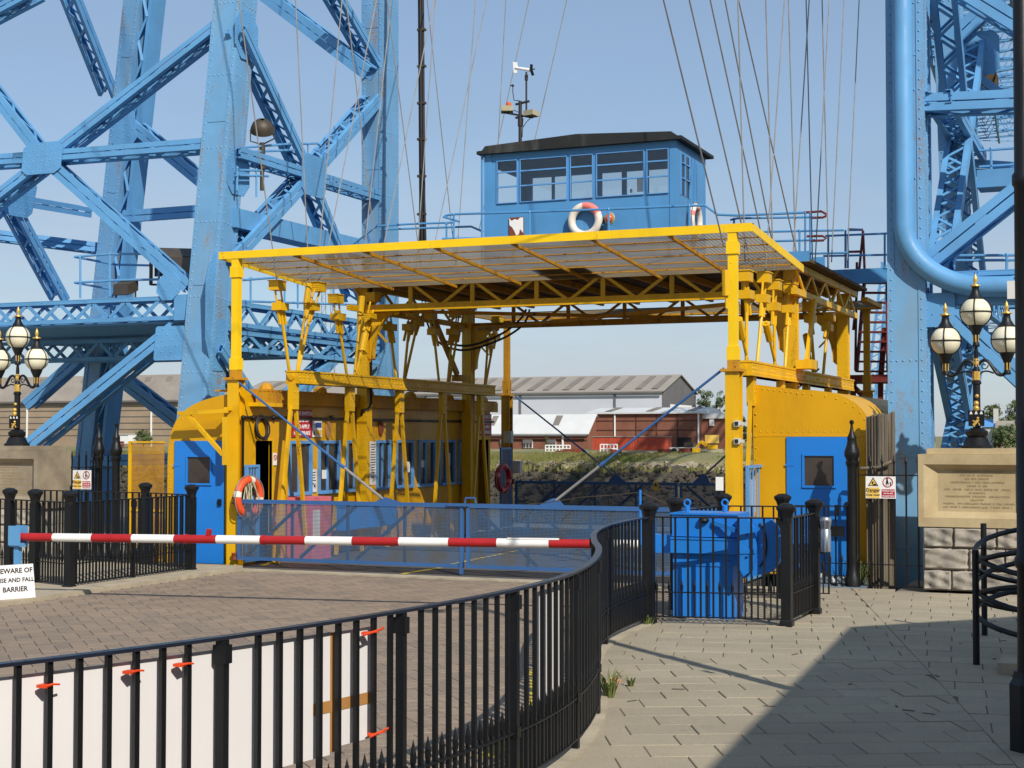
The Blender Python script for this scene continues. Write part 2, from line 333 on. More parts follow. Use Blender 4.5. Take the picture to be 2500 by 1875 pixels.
def text_mb(txt, size, origin, xdir, zdir, thick=.002, align='CENTER', mb=None):
    cu = bpy.data.curves.new('lettering', 'FONT'); cu.body = txt; cu.size = size; cu.align_x = align; cu.align_y = 'CENTER'; cu.extrude = thick; cu.resolution_u = 2; cu.offset = size*.022
    o = bpy.data.objects.new('lettering', cu); COL.objects.link(o); dg = bpy.context.evaluated_depsgraph_get(); me = bpy.data.meshes.new_from_object(o.evaluated_get(dg))
    bpy.data.objects.remove(o); bpy.data.curves.remove(cu)
    X, Z = Vector(xdir).normalized(), Vector(zdir).normalized(); N = X.cross(Z); mb = mb or MB()
    mb.add([Vector(origin)+X*v.co.x+Z*v.co.y+N*v.co.z for v in me.vertices], [tuple(p.vertices) for p in me.polygons]); bpy.data.meshes.remove(me); return mb
def arc(c, a, b, t0, t1, n): return [Vector(c)+Vector(a)*math.cos(t0+(t1-t0)*i/n)+Vector(b)*math.sin(t0+(t1-t0)*i/n) for i in range(n+1)]
def catmull(pts, step):
    pts = [Vector(p) for p in pts]; P = [pts[0]*2-pts[1]]+pts+[pts[-1]*2-pts[-2]]; out = []
    for i in range(1, len(P)-2):
        for k in range(12):
            t = k/12; out.append(.5*((2*P[i])+(P[i+1]-P[i-1])*t+(2*P[i-1]-5*P[i]+4*P[i+1]-P[i+2])*t*t+(3*P[i]-P[i-1]-3*P[i+1]+P[i+2])*t**3))
    out.append(pts[-1]); return resample(out, step)
def resample(pts, step):
    d = [0]
    for i in range(1, len(pts)): d.append(d[-1]+(pts[i]-pts[i-1]).length)
    n = max(1, round(d[-1]/step)); res = []; j = 0
    for i in range(n+1):
        x = d[-1]*i/n
        while j < len(d)-2 and d[j+1] < x: j += 1
        res.append(pts[j].lerp(pts[j+1], (x-d[j])/max(1e-9, d[j+1]-d[j])))
    return res
# ================================================================== SETTING
def inst(name, mb, mats, parent, places, smooth=False):
    off = OFF[parent.name]; first = None; objs = []
    for p, rz in places:
        if first is None:
            first = MB(); first.v = [tuple(Vector(x)+off) for x in mb.v]; first.f = mb.f; first.mi = mb.mi
            o = first.build(name, mats, parent, smooth); first = o
        else: o = link(first, parent)
        o.location = Vector(p)-off; o.rotation_euler = (0, 0, rz); objs.append(o)
    return objs
g = MB()
g.bx(-400, 400, -300, 19.29, -9, -.03); g.bx(-400, -14.9, 19.29, 31.5, -9, -.034); g.bx(-3.05, 400, 19.29, 31.5, -9, -.034)
g.build('ground', 'ground', kind='structure')
MB().add([(-2500, 15, -6.6), (2500, 15, -6.6), (2500, 230, -6.6), (-2500, 230, -6.6)], [(0, 1, 2, 3)]).build('river', 'river', kind='structure')
# far bank: one sheet that rises from the river and runs on to the horizon
xs = [-3500, -1500, -700, -400, -250]+[-230+1.5*i for i in range(170)]+[40, 120, 300, 800, 2000, 3500]
prof = [(180, -8), (183, -6.9), (185, -5.9), (186.5, -5.0), (188, -4.2), (189.2, -3.2), (190.2, -2.6), (191, -2.0), (192, -1.6), (194, -1.3), (198, -.9), (204, -.45), (212, -.1), (225, 0), (300, 0), (600, 0), (4500, 0)]
vv = []
for j, (y, z) in enumerate(prof):
    for x in xs:
        a = .22 if 1 <= j <= 8 else (.12 if j < 12 else 0)
        vv.append((x+random.uniform(-.4, .4)*(a > .2), y+random.uniform(-a, a)*1.2+(1.6*math.sin(x*.045)+1.1*math.sin(x*.13+1) if j < 10 else 0), z+random.uniform(-a, a)+(.35*math.sin(x*.09)+.2*math.sin(x*.31) if 5 < j < 11 else 0)))
nx = len(xs); fb = MB(); b1 = [(j*nx+i, j*nx+i+1, (j+1)*nx+i+1, (j+1)*nx+i) for j in range(len(prof)-1) for i in range(nx-1)]
fb.v = vv; fb.f = b1; fb.mi = [0 if k//(nx-1) < 7 else 1 for k in range(len(b1))]
fb.build('far_bank', ['bank', 'yard'], smooth=True, kind='structure')
rk = MB()
for _ in range(4200):
    x = random.uniform(-175, 0); t = random.random(); y = 183.5+8*t; z = -6.4+5.0*t
    y += 1.6*math.sin(x*.045)+1.1*math.sin(x*.13+1)
    r = random.choice((.08, .11, .14, .18, .28)); a = random.random()*3
    vs = [Vector((sx*r*random.uniform(.5, 1.2), sy*r*random.uniform(.5, 1.1), sz*r*random.uniform(.4, .8))) for sx in (-1, 1) for sy in (-1, 1) for sz in (-1, 1)]
    R = Matrix.Rotation(a, 3, 'Z'); rk.add([R @ q+Vector((x, y, z)) for q in vs], [(0, 1, 3, 2), (4, 6, 7, 5), (0, 4, 5, 1), (2, 3, 7, 6), (0, 2, 6, 4), (1, 5, 7, 3)])
rk.build('bank_rubble', 'bank', kind='stuff', label='grey rubble and mud along the foot of the opposite river bank', cat='rubble')
gr = MB()
for _ in range(12000):
    x = random.uniform(-180, 5); y = random.uniform(189.6, 200); y2 = y+1.6*math.sin(x*.045)+1.1*math.sin(x*.13+1) if y < 196 else y
    z = -2.7+(y-189.6)*.31 if y < 194 else -1.35+(y-194)*.09; h = random.uniform(.2, .7); w = random.uniform(.12, .4); l = random.uniform(-.3, .3)
    gr.add([(x-w, y2, z-.2), (x+w, y2+.1, z-.2), (x+l+w*.3, y2-.1, z+h), (x+l-w*.3, y2-.1, z+h)], [(0, 1, 2, 3)])
gr.build('bank_grass', 'grass', kind='stuff', label='rough grass along the top of the opposite river bank', cat='grass')
# road: herringbone blocks on a sand bed
RAIL = [V(-5.6, 1.2, 0), V(-4.75, 3.0, 0), V(-4.03, 4.59, 0), V(-3.69, 5.58, 0), V(-3.46, 6.6, 0), V(-3.34, 7.5, 0), V(-3.31, 8.3, 0), V(-3.39, 9.15, 0), V(-3.6, 10.1, 0), V(-3.92, 11.1, 0), V(-4.28, 12.0, 0), V(-4.62, 13.0, 0), V(-4.84, 14.0, 0), V(-4.92, 14.9, 0), V(-4.93, 15.5, 0)]
rp = catmull(RAIL, .05)
def rail_x(y):
    if y >= 15.5: return -4.9
    if y <= 1.2: return -5.6
    for a, b in zip(rp, rp[1:]):
        if a.y <= y <= b.y: return a.x+(b.x-a.x)*(y-a.y)/max(1e-6, b.y-a.y)
    return -4.9
edge = [(rail_x(y*.25), y*.25) for y in range(4, 62)]
road = MB(); poly = [(-12.42, 1.0), *edge, (-4.9, 19.28), (-12.42, 19.28)]
road.add([(x, y, -.014) for x, y in poly], [tuple(range(len(poly)))])
ROAD = road.build('road', 'joint', kind='structure')
MB().add([(-60, -60, -.02), (-12.42, -60, -.02), (-12.42, 1, -.02), (-60, 1, -.02)], [(0, 1, 2, 3)]).add([(-12.42, -60, -.016), (-5.6, -60, -.016), (-5.6, 1, -.016), (-12.42, 1, -.016)], [(0, 1, 2, 3)]).build('road', 'block', kind='structure')
def in_frame(x, y, z=0, mg=0):
    d = Vector((x, y, z))-CAM; w = d.dot(_fw)
    if w < .5: return None
    u, v = 1250+FPX*d.dot(_rt)/w, 937.5-FPX*d.dot(_up)/w
    return w if -mg < u < 2500+mg and v < 1875+mg else None
cells = []; U = .15; ca = math.cos(math.radians(45)); sa = ca; OX, OY = -8.5, 11
for i in range(-90, 90):
    for j in range(-90, 90):
        c = (i-j) % 4
        if c == 0: a, b, w, h = i, j, 2, 1
        elif c == 3: a, b, w, h = i, j, 1, 2
        else: continue
        cx, cy = (a+w/2)*U, (b+h/2)*U; x, y = OX+cx*ca-cy*sa, OY+cx*sa+cy*ca
        if not (-12.38 < x < rail_x(y)-.06 and 2.5 < y < 19.22): continue
        cells.append((x, y, w*U, h*U))
vis = sorted([(in_frame(x, y, 0) or 1e9, k) for k, (x, y, w, h) in enumerate(cells) if x < rail_x(y)-.9 or y > 8])
single = set(k for d, k in vis[:300]); G_ = .005
def block_vs(w, h, z0=-.03, z1=0, b=.004):
    w, h = w/2-G_/2, h/2-G_/2
    return [(-w, -h, z0), (w, -h, z0), (w, h, z0), (-w, h, z0), (-w, -h, z1-b), (w, -h, z1-b), (w, h, z1-b), (-w, h, z1-b), (-w+b, -h+b, z1), (w-b, -h+b, z1), (w-b, h-b, z1), (-w+b, h-b, z1)]
BF = [(8, 9, 10, 11), (0, 1, 5, 4), (1, 2, 6, 5), (2, 3, 7, 6), (3, 0, 4, 7), (4, 5, 9, 8), (5, 6, 10, 9), (6, 7, 11, 10), (7, 4, 8, 11)]
mh = {}
for key, w, h in ((0, .3, .15), (1, .15, .3)):
    me = bpy.data.meshes.new('paving_block'); me.from_pydata(block_vs(w, h), [], BF); me.materials.append(M['block']); mh[key] = me
rest = MB(); tint = []
for k, (x, y, w, h) in enumerate(cells):
    dz = random.uniform(-.0015, .0015)
    if k in single:
        o = bpy.data.objects.new('paving_block', mh[0 if w > h else 1]); COL.objects.link(o); o.parent = ROAD; o.location = (x, y, dz); o.rotation_euler = (0, 0, math.radians(45)+random.uniform(-.006, .006)); o['tint'] = random.random()
    else:
        vs = block_vs(w, h); rest.add([(x+p[0]*ca-p[1]*sa, y+p[0]*sa+p[1]*ca, p[2]+dz) for p in vs], BF); tint += [random.random()]*12
ro = rest.build('block_paving', 'block', ROAD, kind='stuff'); ro.pass_index = 1
at = ro.data.attributes.new('tint', 'FLOAT', 'POINT'); at.data.foreach_set('value', tint)
# kerbs and footways
MB().bx(-12.62, -12.42, -20, 19.28, -.02, .05).build('kerb', 'kerb', kind='structure')
MB().bx(-12.7, -4.95, 19.29, 19.56, -.028, .008).build('kerb_strip', 'kerb', kind='structure')
MB().bx(-40, -12.623, -20, 19.62, -.026, .044).build('footway', 'kerb', kind='structure')
ek = MB(); q = resample(rp, .3)
for a, b in zip(q, q[1:]): ek.bar(a-V(0, 0, .03), b-V(0, 0, .03), .13, .075)
ek.build('kerb_edging', 'kerb', kind='structure')
pv = MB(); pv.add([(x, y, -.012) for x, y in [(rail_x(y_*.5)-.02, y_*.5) for y_ in range(2, 32)]+[(-4.9, 19.25), (30, 19.25), (30, 1)]], [tuple(range(33))][::1])
PAVE = pv.build('pavement', 'joint', kind='structure')
def clip(poly, n, d):                      # keep n.p <= d
    out = []
    for a, b in zip(poly, poly[1:]+poly[:1]):
        da, db = a.dot(n)-d, b.dot(n)-d
        if da <= 0: out.append(a)
        if (da < 0 < db) or (db < 0 < da): out.append(a.lerp(b, da/(da-db)))
    return out
def line(p, q): p, q = Vector(p), Vector(q); t = q-p; n = Vector((t.y, -t.x)).normalized(); return n, n.dot(p)    # right side of p->q is positive
seam = line((-.72, 9.6), (-2.82, 17.3)); bound = line((-6, 12.9), (0, 14.3))
sn, sd_ = seam; bn, bd_ = bound
fields = [(26, .46, .345, [(Vector((-sn.x, -sn.y)), -sd_), ], 'low'), (14, .45, .33, [], 'up'), (7, .45, .36, [], 'side')]
SW = {}; n_sl = 0
for ang, w, h, _, kind_ in fields:
    c_, s_ = math.cos(math.radians(ang)), math.sin(math.radians(ang))
    for j in range(-60, 60):
        sh = (j % 2)*.5*w+random.uniform(-.03, .03)
        for i in range(-45, 45):
            cx, cy = (i+.5)*w+sh, (j+.5)*h; X, Y = -2.5+cx*c_-cy*s_, 12+cx*s_+cy*c_
            if not (rail_x(Y)-.3 < X < 1.2 and 7.0 < Y < 20.1): continue
            if Y > 15.7 and X < -4.7: continue
            g_ = .0045; pl = [Vector((X+a*c_-b*s_, Y+a*s_+b*c_)) for a, b in ((-w/2+g_, -h/2+g_), (w/2-g_, -h/2+g_), (w/2-g_, h/2-g_), (-w/2+g_, h/2-g_))]
            if X < rail_x(Y)+.4 and Y < 15.5:
                rn, rd = line((rail_x(Y-.2)-.02, Y-.2), (rail_x(Y+.2)-.02, Y+.2)); pl = clip(pl, rn*-1, -rd)
                if len(pl) < 3: continue
            sgn = -1 if sn.dot(Vector((-4, 10)))-sd_ > 0 else 1          # side of the seam that faces the railing
            sgb = 1 if bn.dot(Vector((-3, 9)))-bd_ < 0 else -1
            if kind_ in ('low', 'up'): pl = clip(pl, sn*sgn, sd_*sgn-.004)
            else: pl = clip(pl, sn*-sgn, -sd_*sgn-.004)
            if pl and kind_ == 'low': pl = clip(pl, bn*sgb, bd_*sgb-.003)
            if pl and kind_ == 'up': pl = clip(pl, bn*-sgb, -bd_*sgb-.003)
            if len(pl) < 3: continue
            ar = abs(sum(a.x*b.y-a.y*b.x for a, b in zip(pl, pl[1:]+pl[:1])))/2
            if ar < .012: continue
            if in_frame(X, Y, 0, 500) is None: continue
            dz = random.uniform(-.003, .0015)
            if len(pl) == 4 and abs(ar-(w-2*g_)*(h-2*g_)) < 1e-4:
                if kind_ not in SW:
                    me = bpy.data.meshes.new('paving_slab'); G0 = G_; vs = block_vs(w-.003, h-.003, -.03, 0, .005); me.from_pydata(vs, [], BF); me.materials.append(M['slab']); SW[kind_] = me
                o = bpy.data.objects.new('paving_slab', SW[kind_]); o.location = (X, Y, dz); o.rotation_euler = (random.uniform(-.002, .002), random.uniform(-.002, .002), math.radians(ang))
            else:
                me = bpy.data.meshes.new('paving_slab'); k = len(pl); me.from_pydata([(p.x-X, p.y-Y, -.03) for p in pl]+[(p.x-X, p.y-Y, 0) for p in pl], [], [tuple(range(k, 2*k))]+[(a, (a+1) % k, k+(a+1) % k, k+a) for a in range(k)]); me.materials.append(M['slab'])
                o = bpy.data.objects.new('paving_slab', me); o.location = (X, Y, dz)
            COL.objects.link(o); o.parent = PAVE; n_sl += 1
print('slabs', n_sl, 'blocks', len(cells))
# yellow road line beside the railing, worn
yl = MB()
qy = [p for p in resample(rp, .2) if 8.6 < p.y < 13.2]
for a, b in zip(qy, qy[1:]):
    t = (b-a).normalized(); n = V(-t.y, t.x, 0); w1 = random.uniform(.10, .13); w2 = random.uniform(.22, .25)
    yl.add([a+n*.42+V(0, 0, .004), b+n*.42+V(0, 0, .004), b+n*(.42+w1)+V(0, 0, .004), a+n*(.42+w1)+V(0, 0, .004)], [(0, 1, 2, 3)])
yl.build('road_marking', 'linepaint', kind='structure')
# brick building behind the camera's shoulder: it throws the big shadow on the footway
bb = thing('brick_building', 'plain brick building with a pitched roof beside the footway', 'building', (1.75, 11.9, 0))
MB().bx(1.75, 10, -14, 11.9, 0, 5.15).build('wall', 'brick', bb)
MB().prism([(1.6, 11.95, 5.15), (10.2, 11.95, 5.15), (5.6, 11.95, 7.4)], (0, -26, 0)).build('roof', 'shedroof', bb); bb.rotation_euler.z = math.radians(3.5); bb.location.x += .2; bb.location.y -= .18
# ================================================================== RAILINGS
SPOST = MB().bx(-.021, .021, -.021, .021, 0, 1.12).bx(-.034, .034, -.024, .024, 1.02, 1.1).bx(-.027, .027, -.027, .027, .3, .36)
def big_post():
    m = MB(); m.bx(-.052, .052, -.052, .052, 0, 1.1)
    m.lathe([(.056, 1.08), (.058, 1.1), (.06, 1.14), (.075, 1.19), (.098, 1.225), (.1, 1.25), (.088, 1.262), (.05, 1.285), (.0, 1.29)], 8, sq=True); m.lathe([(.066, .0), (.066, .05), (.05, .07)], 4, sq=True)
    return m
BPOST = big_post()
def fence(name, label, path, top=1.13, mid=.33, bot=.07, sp=.133, posts=(), bigs=(), rail_r=.021, bw=.022, mat='black', topmat='black', group=None, spears=True, spiked_top=False, cat='railing'):
    path = [Vector(p) for p in path]; t = thing(name, label, cat, path[0], group)
    z = lambda pts, h: [p+V(0, 0, h) for p in pts]
    tr = MB(); zp = z(path, top)
    for a, b in zip(zp, zp[1:]): tr.bar(a, b+(b-a).normalized()*.004, .05, .015)
    tr.build('top_rail', topmat, t)
    for h in (mid, bot):
        r = MB()
        for a, b in zip(path, path[1:]): r.bar(a+V(0, 0, h), b+V(0, 0, h), .036, .012)
        r.build('mid_rail' if h == mid else 'bottom_rail', mat, t)
    fine = resample(path, sp); big_p = [Vector((*b, 0)) for b in bigs]; sm_p = [Vector((*b, 0)) for b in posts]
    pl, sl_ = [], []
    for i, p in enumerate(fine):
        a = fine[max(0, i-1)]; b = fine[min(len(fine)-1, i+1)]; rz = math.atan2((b-a).y, (b-a).x)
        if all((p-c).length > .085 for c in big_p) and all((p-c).length > .085 for c in sm_p): pl.append((p, rz))
        if i < len(fine)-1:
            q_ = p.lerp(fine[i+1], .5)
            if all((q_-c).length > .09 for c in big_p) and all((q_-c).length > .05 for c in sm_p): sl_.append((q_, rz))
    hi = top+(.16 if spiked_top else 0)
    bm = MB().bx(-bw/2, bw/2, -bw/2, bw/2, bot-.01, hi-.0)
    if spiked_top: bm.lathe([(.012, hi-.02), (.022, hi+.02), (.014, hi+.06), (.0, hi+.13)], 6)
    inst('bar', bm, mat, t, pl)
    if spears:
        inst('short_bar', MB().bx(-.009, .009, -.009, .009, bot-.008, mid+.02).lathe([(.009, mid+.01), (.018, mid+.035), (.017, mid+.08), (.0, mid+.15)], 6), mat, t, sl_)
    if sm_p: inst('post', SPOST, mat, t, [(c, 0) for c in sm_p])
    if big_p: inst('corner_post', BPOST, mat, t, [(c, 0) for c in big_p])
    return t
P_ = catmull(RAIL, .12)
def at_y(y): return (rail_x(y), y)
MAINRAIL = fence('curved_railing', 'long black railing curving between the paved footway and the brown block road', P_, topmat='navy', sp=.131, bw=.023, rail_r=.022, posts=[at_y(y) for y in (3.2, 4.4, 5.58, 6.77, 7.95, 9.15, 10.35, 11.5, 12.65, 13.8)], bigs=[(-4.93, 15.58)])
fence('enclosure_railing', 'black railing guarding the bright blue barrier machine, with two flared post caps', [(-4.93, 15.62, 0), (-3.5, 15.9, 0), (-3.47, 17.12, 0)], sp=.133, bigs=[(-3.52, 15.9), (-3.47, 17.12)])
fence('road_edge_railing', 'black railing behind the blue barrier machine running up to the yellow gate post', [(-5.03, 16.9, 0), (-4.86, 18.4, 0), (-4.15, 18.55, 0), (-3.62, 18.7, 0)], bigs=[(-5.03, 16.9), (-4.86, 18.4), (-4.15, 18.55)])
fence('kerbside_railing', 'black railing on the kerb between the red and white barrier and the blue door', [(-12.93, 16.0, 0), (-12.93, 18.72, 0)], bigs=[(-12.93, 16.0), (-12.93, 18.72)], posts=[(-12.93, 17.35)])
fence('footway_railing', 'black railing behind the rise and fall barrier sign', [(-12.93, 16.02, 0), (-13.75, 16.3, 0), (-15.6, 16.9, 0)], bigs=[(-13.75, 16.3), (-14.35, 16.5)])
fence('cross_railing', 'black railing between the carved plinth and the blue cabin door', [(-12.95, 18.8, 0), (-14.1, 19.2, 0), (-16.5, 19.5, 0)], bigs=[(-14.1, 19.2)])
# tall finial posts
def finial_post(label, x, y):
    t = thing('finial_post', label, 'gate post', (x, y, 0), 'tall black gate posts with ball finials')
    MB().lathe([(.1, 0), (.1, .1), (.075, .16), (.062, .3), (.062, 1.55), (.07, 1.6)], 16, (x, y, 0)).build('shaft', 'black', t, True)
    MB().lathe([(.07, 1.6), (.082, 1.62), (.082, 1.66), (.07, 1.67), (.1, 1.74), (.098, 1.79), (.07, 1.87), (.058, 1.94), (.062, 1.96), (.06, 1.98), (.03, 2.05), (.016, 2.13), (.016, 2.15), (.03, 2.17), (.028, 2.2), (.0, 2.215)], 16, (x, y, 0)).build('finial', 'black', t, True)
finial_post('tall black finial post in front of the blue door beside the weathered timber fence', -3.63, 20.4)
finial_post('tall black finial post beside the yellow mesh panel', -15.45, 20.25)
finial_post('tall black finial post between the danger sign and the post beside the mesh panel', -15.95, 20.45)
fence('lock_gate', 'low black gate with a lock box in front of the blue door and the litter', [(-4.45, 20.35, 0), (-3.7, 20.4, 0)], top=1.06, mid=.3, bot=.03, sp=.147, cat='gate')
sf = fence('spiked_railing', 'spear topped black railing in front of the timber fence and blue leg', [(-3.55, 20.42, 0), (-2.62, 20.42, 0)], top=1.48, mid=.3, bot=.02, sp=.16, spears=False, spiked_top=True)
sg = fence('spiked_railing', 'spear topped black railing beside the plinth of the lamp above the barrier sign', [(-16.5, 20.45, 0), (-15.5, 20.3, 0)], top=1.48, mid=.3, bot=.02, sp=.16, spears=False, spiked_top=True)
lb = thing('gate_lock', 'black lock box and latch on the low gate by the finial post', 'lock', (-3.75, 20.33, .75)); MB().bx(-3.93, -3.73, 20.3, 20.36, .66, .8).build('box', 'black', lb); MB().bx(-3.85, -3.79, 20.31, 20.35, .93, 1.08).build('latch', 'black', lb); MB().bx(-4.25, -3.98, 20.3, 20.34, .42, .48).build('slide_bolt', 'black', lb)
# ================================================================== BRIDGE TOWERS
def member(t, p, q, nrm, w=.2, d=.34, name='brace', lace=.42, gap=.022, mat='tower', bat=.85):
    p, q, nrm = Vector(p), Vector(q), Vector(nrm); a = (q-p).normalized(); n = (nrm-a*nrm.dot(a)).normalized(); s = a.cross(n); L = (q-p).length
    m = MB()
    for face in (0, 1):
        o = -n*(.009 if face == 0 else d-.009); bw = (w-gap)/2
        for sg_ in (-1, 1):
            c = s*sg_*(gap/2+bw/2)
            m.bar(p+o+c, q+o+c, bw, .018, n)
        k = max(1, int(L/bat))
        for i in range(k+1):
            x = .12+(L-.24)*i/k; c = p+a*x+o+n*(-.008 if face == 0 else .008); m.bar(c-a*.1, c+a*.1, gap+.05, .012, n)
        fl = -n*(.018+.036 if face == 0 else d-.018-.036)
        for sg_ in (-1, 1): m.bar(p+fl+s*sg_*(w/2-.007), q+fl+s*sg_*(w/2-.007), .012, .072, n)
    o = m.build(name, mat, t)
    lm = MB(); k = max(2, int(L/lace))
    for sg_ in (-1, 1):
        c = s*sg_*(w/2-.022)
        for i in range(k):
            x0, x1 = L*i/k, L*(i+1)/k; a0, a1 = (.05, d-.05) if i % 2 == 0 else (d-.05, .05)
            lm.bar(p+a*x0-n*a0+c, p+a*x1-n*a1+c, .012, .05, s.cross(a))
    lm.build('lacing', mat, o, kind='stuff')
    return o
def truss_girder(t, p, q, h, d, nrm, pitch=.36, name='lattice_girder'):
    # riveted lattice girder: two web planes of inclined flats between angle flanges
    p, q, nrm = Vector(p), Vector(q), Vector(nrm); a = (q-p).normalized(); L = (q-p).length; Z = V(0, 0, 1); m = MB(); lm = MB()
    for face in (0, 1):
        o = -nrm*(d*face)
        for zz, up in ((0, 1), (-h, -1)):
            m.bar(p+o+Z*(zz-up*.035), q+o+Z*(zz-up*.035), .014, .07, Z)
            m.bar(p+o*0-nrm*(d*face+(.045 if face == 0 else -.045))+Z*zz, q-nrm*(d*face+(.045 if face == 0 else -.045))+Z*zz, .11, .014, Z)
        k = int(L/pitch)
        for i in range(k):
            x0, x1 = L*i/k, L*(i+1)/k; z0, z1 = (-.05, -h+.05) if i % 2 else (-h+.05, -.05)
            lm.bar(p+o+a*x0+Z*z0-nrm*.012, p+o+a*x1+Z*z1-nrm*.012, .07, .012, nrm)
    k = int(L/.5)
    for i in range(k):
        x0, x1 = L*i/k, L*(i+1)/k; s0, s1 = (0, d) if i % 2 else (d, 0)
        for zz in (-.02, -h+.02): lm.bar(p+a*x0-nrm*s0+Z*zz, p+a*x1-nrm*s1+Z*zz, .06, .01, Z)
    o = m.build(name, 'tower', t); lm.build('lattice_bar', 'tower', o, kind='stuff'); return o
def leg(t, c0, c1, w, d, rivets=('f', 's'), strips=True, lat=None):
    c0, c1 = Vector(c0), Vector(c1); a = (c1-c0).normalized(); L = (c1-c0).length; X = V(1, 0, 0); n = -(V(0, 1, 0)-a*a.y).normalized(); s = (X-a*a.x).normalized()
    m = MB(); m.bar(c0, c1, w, d, V(0, 1, 0))
    if strips:
        for sg_ in (-1, 1):
            o = n*(d/2+.006)+s*sg_*(w/2-.05+.006); m.bar(c0+o, c1+o, .1, .014, n)
            o = s*(w/2+.006)+n*sg_*(d/2-.05); m.bar(c0+o, c1+o, .014, .098, n)
        for x in range(2, int(L), 3):     # splice plates
            c = c0+a*x; m.bar(c+n*(d/2+.005)-a*.02, c+n*(d/2+.005)+a*.02, w-.2, .008, n)
    o = m.build('leg', 'leg', t)
    r = MB(); k = int(L/.15)
    for i in range(k):
        c = c0+a*(L*(i+.5)/k)
        for sg_ in (-1, 1):
            if 'f' in rivets: r.rivet(c+n*(d/2+.013)+s*sg_*(w/2-.05), n); 
            if 's' in rivets: r.rivet(c+s*(w/2+.013)+n*sg_*(d/2-.05), s)
        if i % 9 == 4:
            for x in (-.14, -.05, .05, .14):
                if 'f' in rivets: r.rivet(c+n*(d/2+.001)+s*x, n)
                if 's' in rivets: r.rivet(c+s*(w/2+.001)+n*x, s)
    r.build('rivet_rows', 'leg', o, kind='stuff')
    return o
def plate(t, c, nrm, ax, w, h, th=.016, cut=.3, riv=.11, r=.017):
    c, nrm, ax = Vector(c), Vector(nrm).normalized(), Vector(ax); ax = (ax-nrm*ax.dot(nrm)).normalized(); up = nrm.cross(ax); k = cut
    pts = [(-w/2+k*w/2, -h/2), (w/2-k*w/2, -h/2), (w/2, -h/2+k*h/2), (w/2, h/2-k*h/2), (w/2-k*w/2, h/2), (-w/2+k*w/2, h/2), (-w/2, h/2-k*h/2), (-w/2, -h/2+k*h/2)]
    o = MB().prism([c+ax*x+up*y for x, y in pts], nrm*th).build('gusset_plate', 'tower', t)
    rm = MB(); nx_, ny_ = int(w/riv), int(h/riv)
    for i in range(nx_):
        for j in range(ny_):
            x, y = -w/2+(i+.5)*w/nx_, -h/2+(j+.5)*h/ny_
            if abs(x)/(w/2)+abs(y)/(h/2) < 1.45 and ((i+j) % 2 == 0 or riv > .12): rm.rivet(c+ax*x+up*y+nrm*th, nrm, r)
    if rm.v: rm.build('rivet_rows', 'tower', o, kind='stuff')
    return o
FN = V(0, -1, .115).normalized(); IN = V(1, 0, -.02).normalized(); RN = V(0, -1, -.115).normalized()
pf = lambda u, v: PL(u, v, (0, 1, -.115), 22.13)
pi_ = lambda u, v: PL(u, v, (1, 0, -.02), -15.08)
pr = lambda u, v: PL(u, v, (0, 1, .115), 28.5)
po = lambda u, v: PL(u, v, (1, 0, -.23), -23.3)
TL = thing('bridge_tower', 'pale blue riveted bridge tower behind the cabin with the row of blue windows', 'bridge tower', (-19, 25, 0), 'towers of the transporter bridge')
A = lambda z: V(-15.51+.015*z, 22.37+.115*z, z); Cc = lambda z: V(-15.25+.019*z, 29.1-.045*z, z); B_ = lambda z: V(-22.85+.21*z, 28.75-.115*z, z); D_ = lambda z: V(-23.3+.15*z, 22.37+.115*z, z)
leg(TL, A(-.3), A(14), .57, .53); leg(TL, Cc(-.3), Cc(15), .5, .7); leg(TL, D_(-.3), D_(14), .57, .53, ())
lb_ = leg(TL, B_(-.3), B_(14), .42, .5, ('f',))
bl = MB()
for s_ in (-.0, .5):
    pass
bl.bar(B_(-.3)+V(.42, .1, 0), B_(14)+V(.42, .1, 0), .08, .5, V(0, 1, 0)); bl.build('leg_flange', 'tower', TL)
ll = MB(); k = 30
for i in range(k):
    z0, z1 = 14*i/k, 14*(i+1)/k; o0, o1 = (.21, .39) if i % 2 else (.39, .21); ll.bar(B_(z0)+V(o0, -.16, 0), B_(z1)+V(o1, -.16, 0), .012, .06, V(0, 0, 1)); ll.bar(B_(z0)+V(o0, .3, 0), B_(z1)+V(o1, .3, 0), .012, .06, V(0, 0, 1))
ll.build('lacing', 'tower', TL, kind='stuff')
# front face
cf = pf(105, 387)
member(TL, pf(30, 386), pf(505, 349), FN, .21, .36, 'strut'); member(TL, pf(-330, 410), pf(60, 384), FN, .21, .36, 'strut')
member(TL, pf(-60, 515), cf, FN, .21, .38); member(TL, cf, pf(530, 55), FN, .21, .38)
member(TL, pf(-80, 150), cf, FN, .23, .36); member(TL, cf, pf(455, 700), FN, .23, .36)
member(TL, pf(420, 800), pf(40, 1107), FN, .25, .36)
plate(TL, cf-V(0, .02, 0), FN, V(1, 0, 0), .92, .62, riv=.1)
plate(TL, pf(414, 838), FN, V(1, 0, 0), .62, .62, cut=.1, riv=.1)
plate(TL, pf(412, 700), FN, V(1, 0, 0), .5, .5, cut=.6, riv=.12)
gp = pf(434, 722); gz = gp.z; gy = gp.y+.02
truss_girder(TL, V(-23.5, gy, gz), V(-16.0, gy, gz), .42, .5, V(0, -1, 0))
MB().bx(-16.05, -15.62, gy-.02, gy+.5, gz-.44, gz+.02).build('girder_end', 'tower', TL)
truss_girder(TL, V(-22.3, 25.2, gz-.55), V(-15.6, 25.2, gz-.55), .42, .4, V(0, -1, 0)); truss_girder(TL, V(-22.6, 27.9, gz-.35), V(-15.6, 27.9, gz-.35), .5, .4, V(0, -1, 0))
fl_ = MB(); fl_.bx(-22.6, -15.6, gy+.1, 28, gz-.48, gz-.44).build('platform_floor', 'tower', TL)
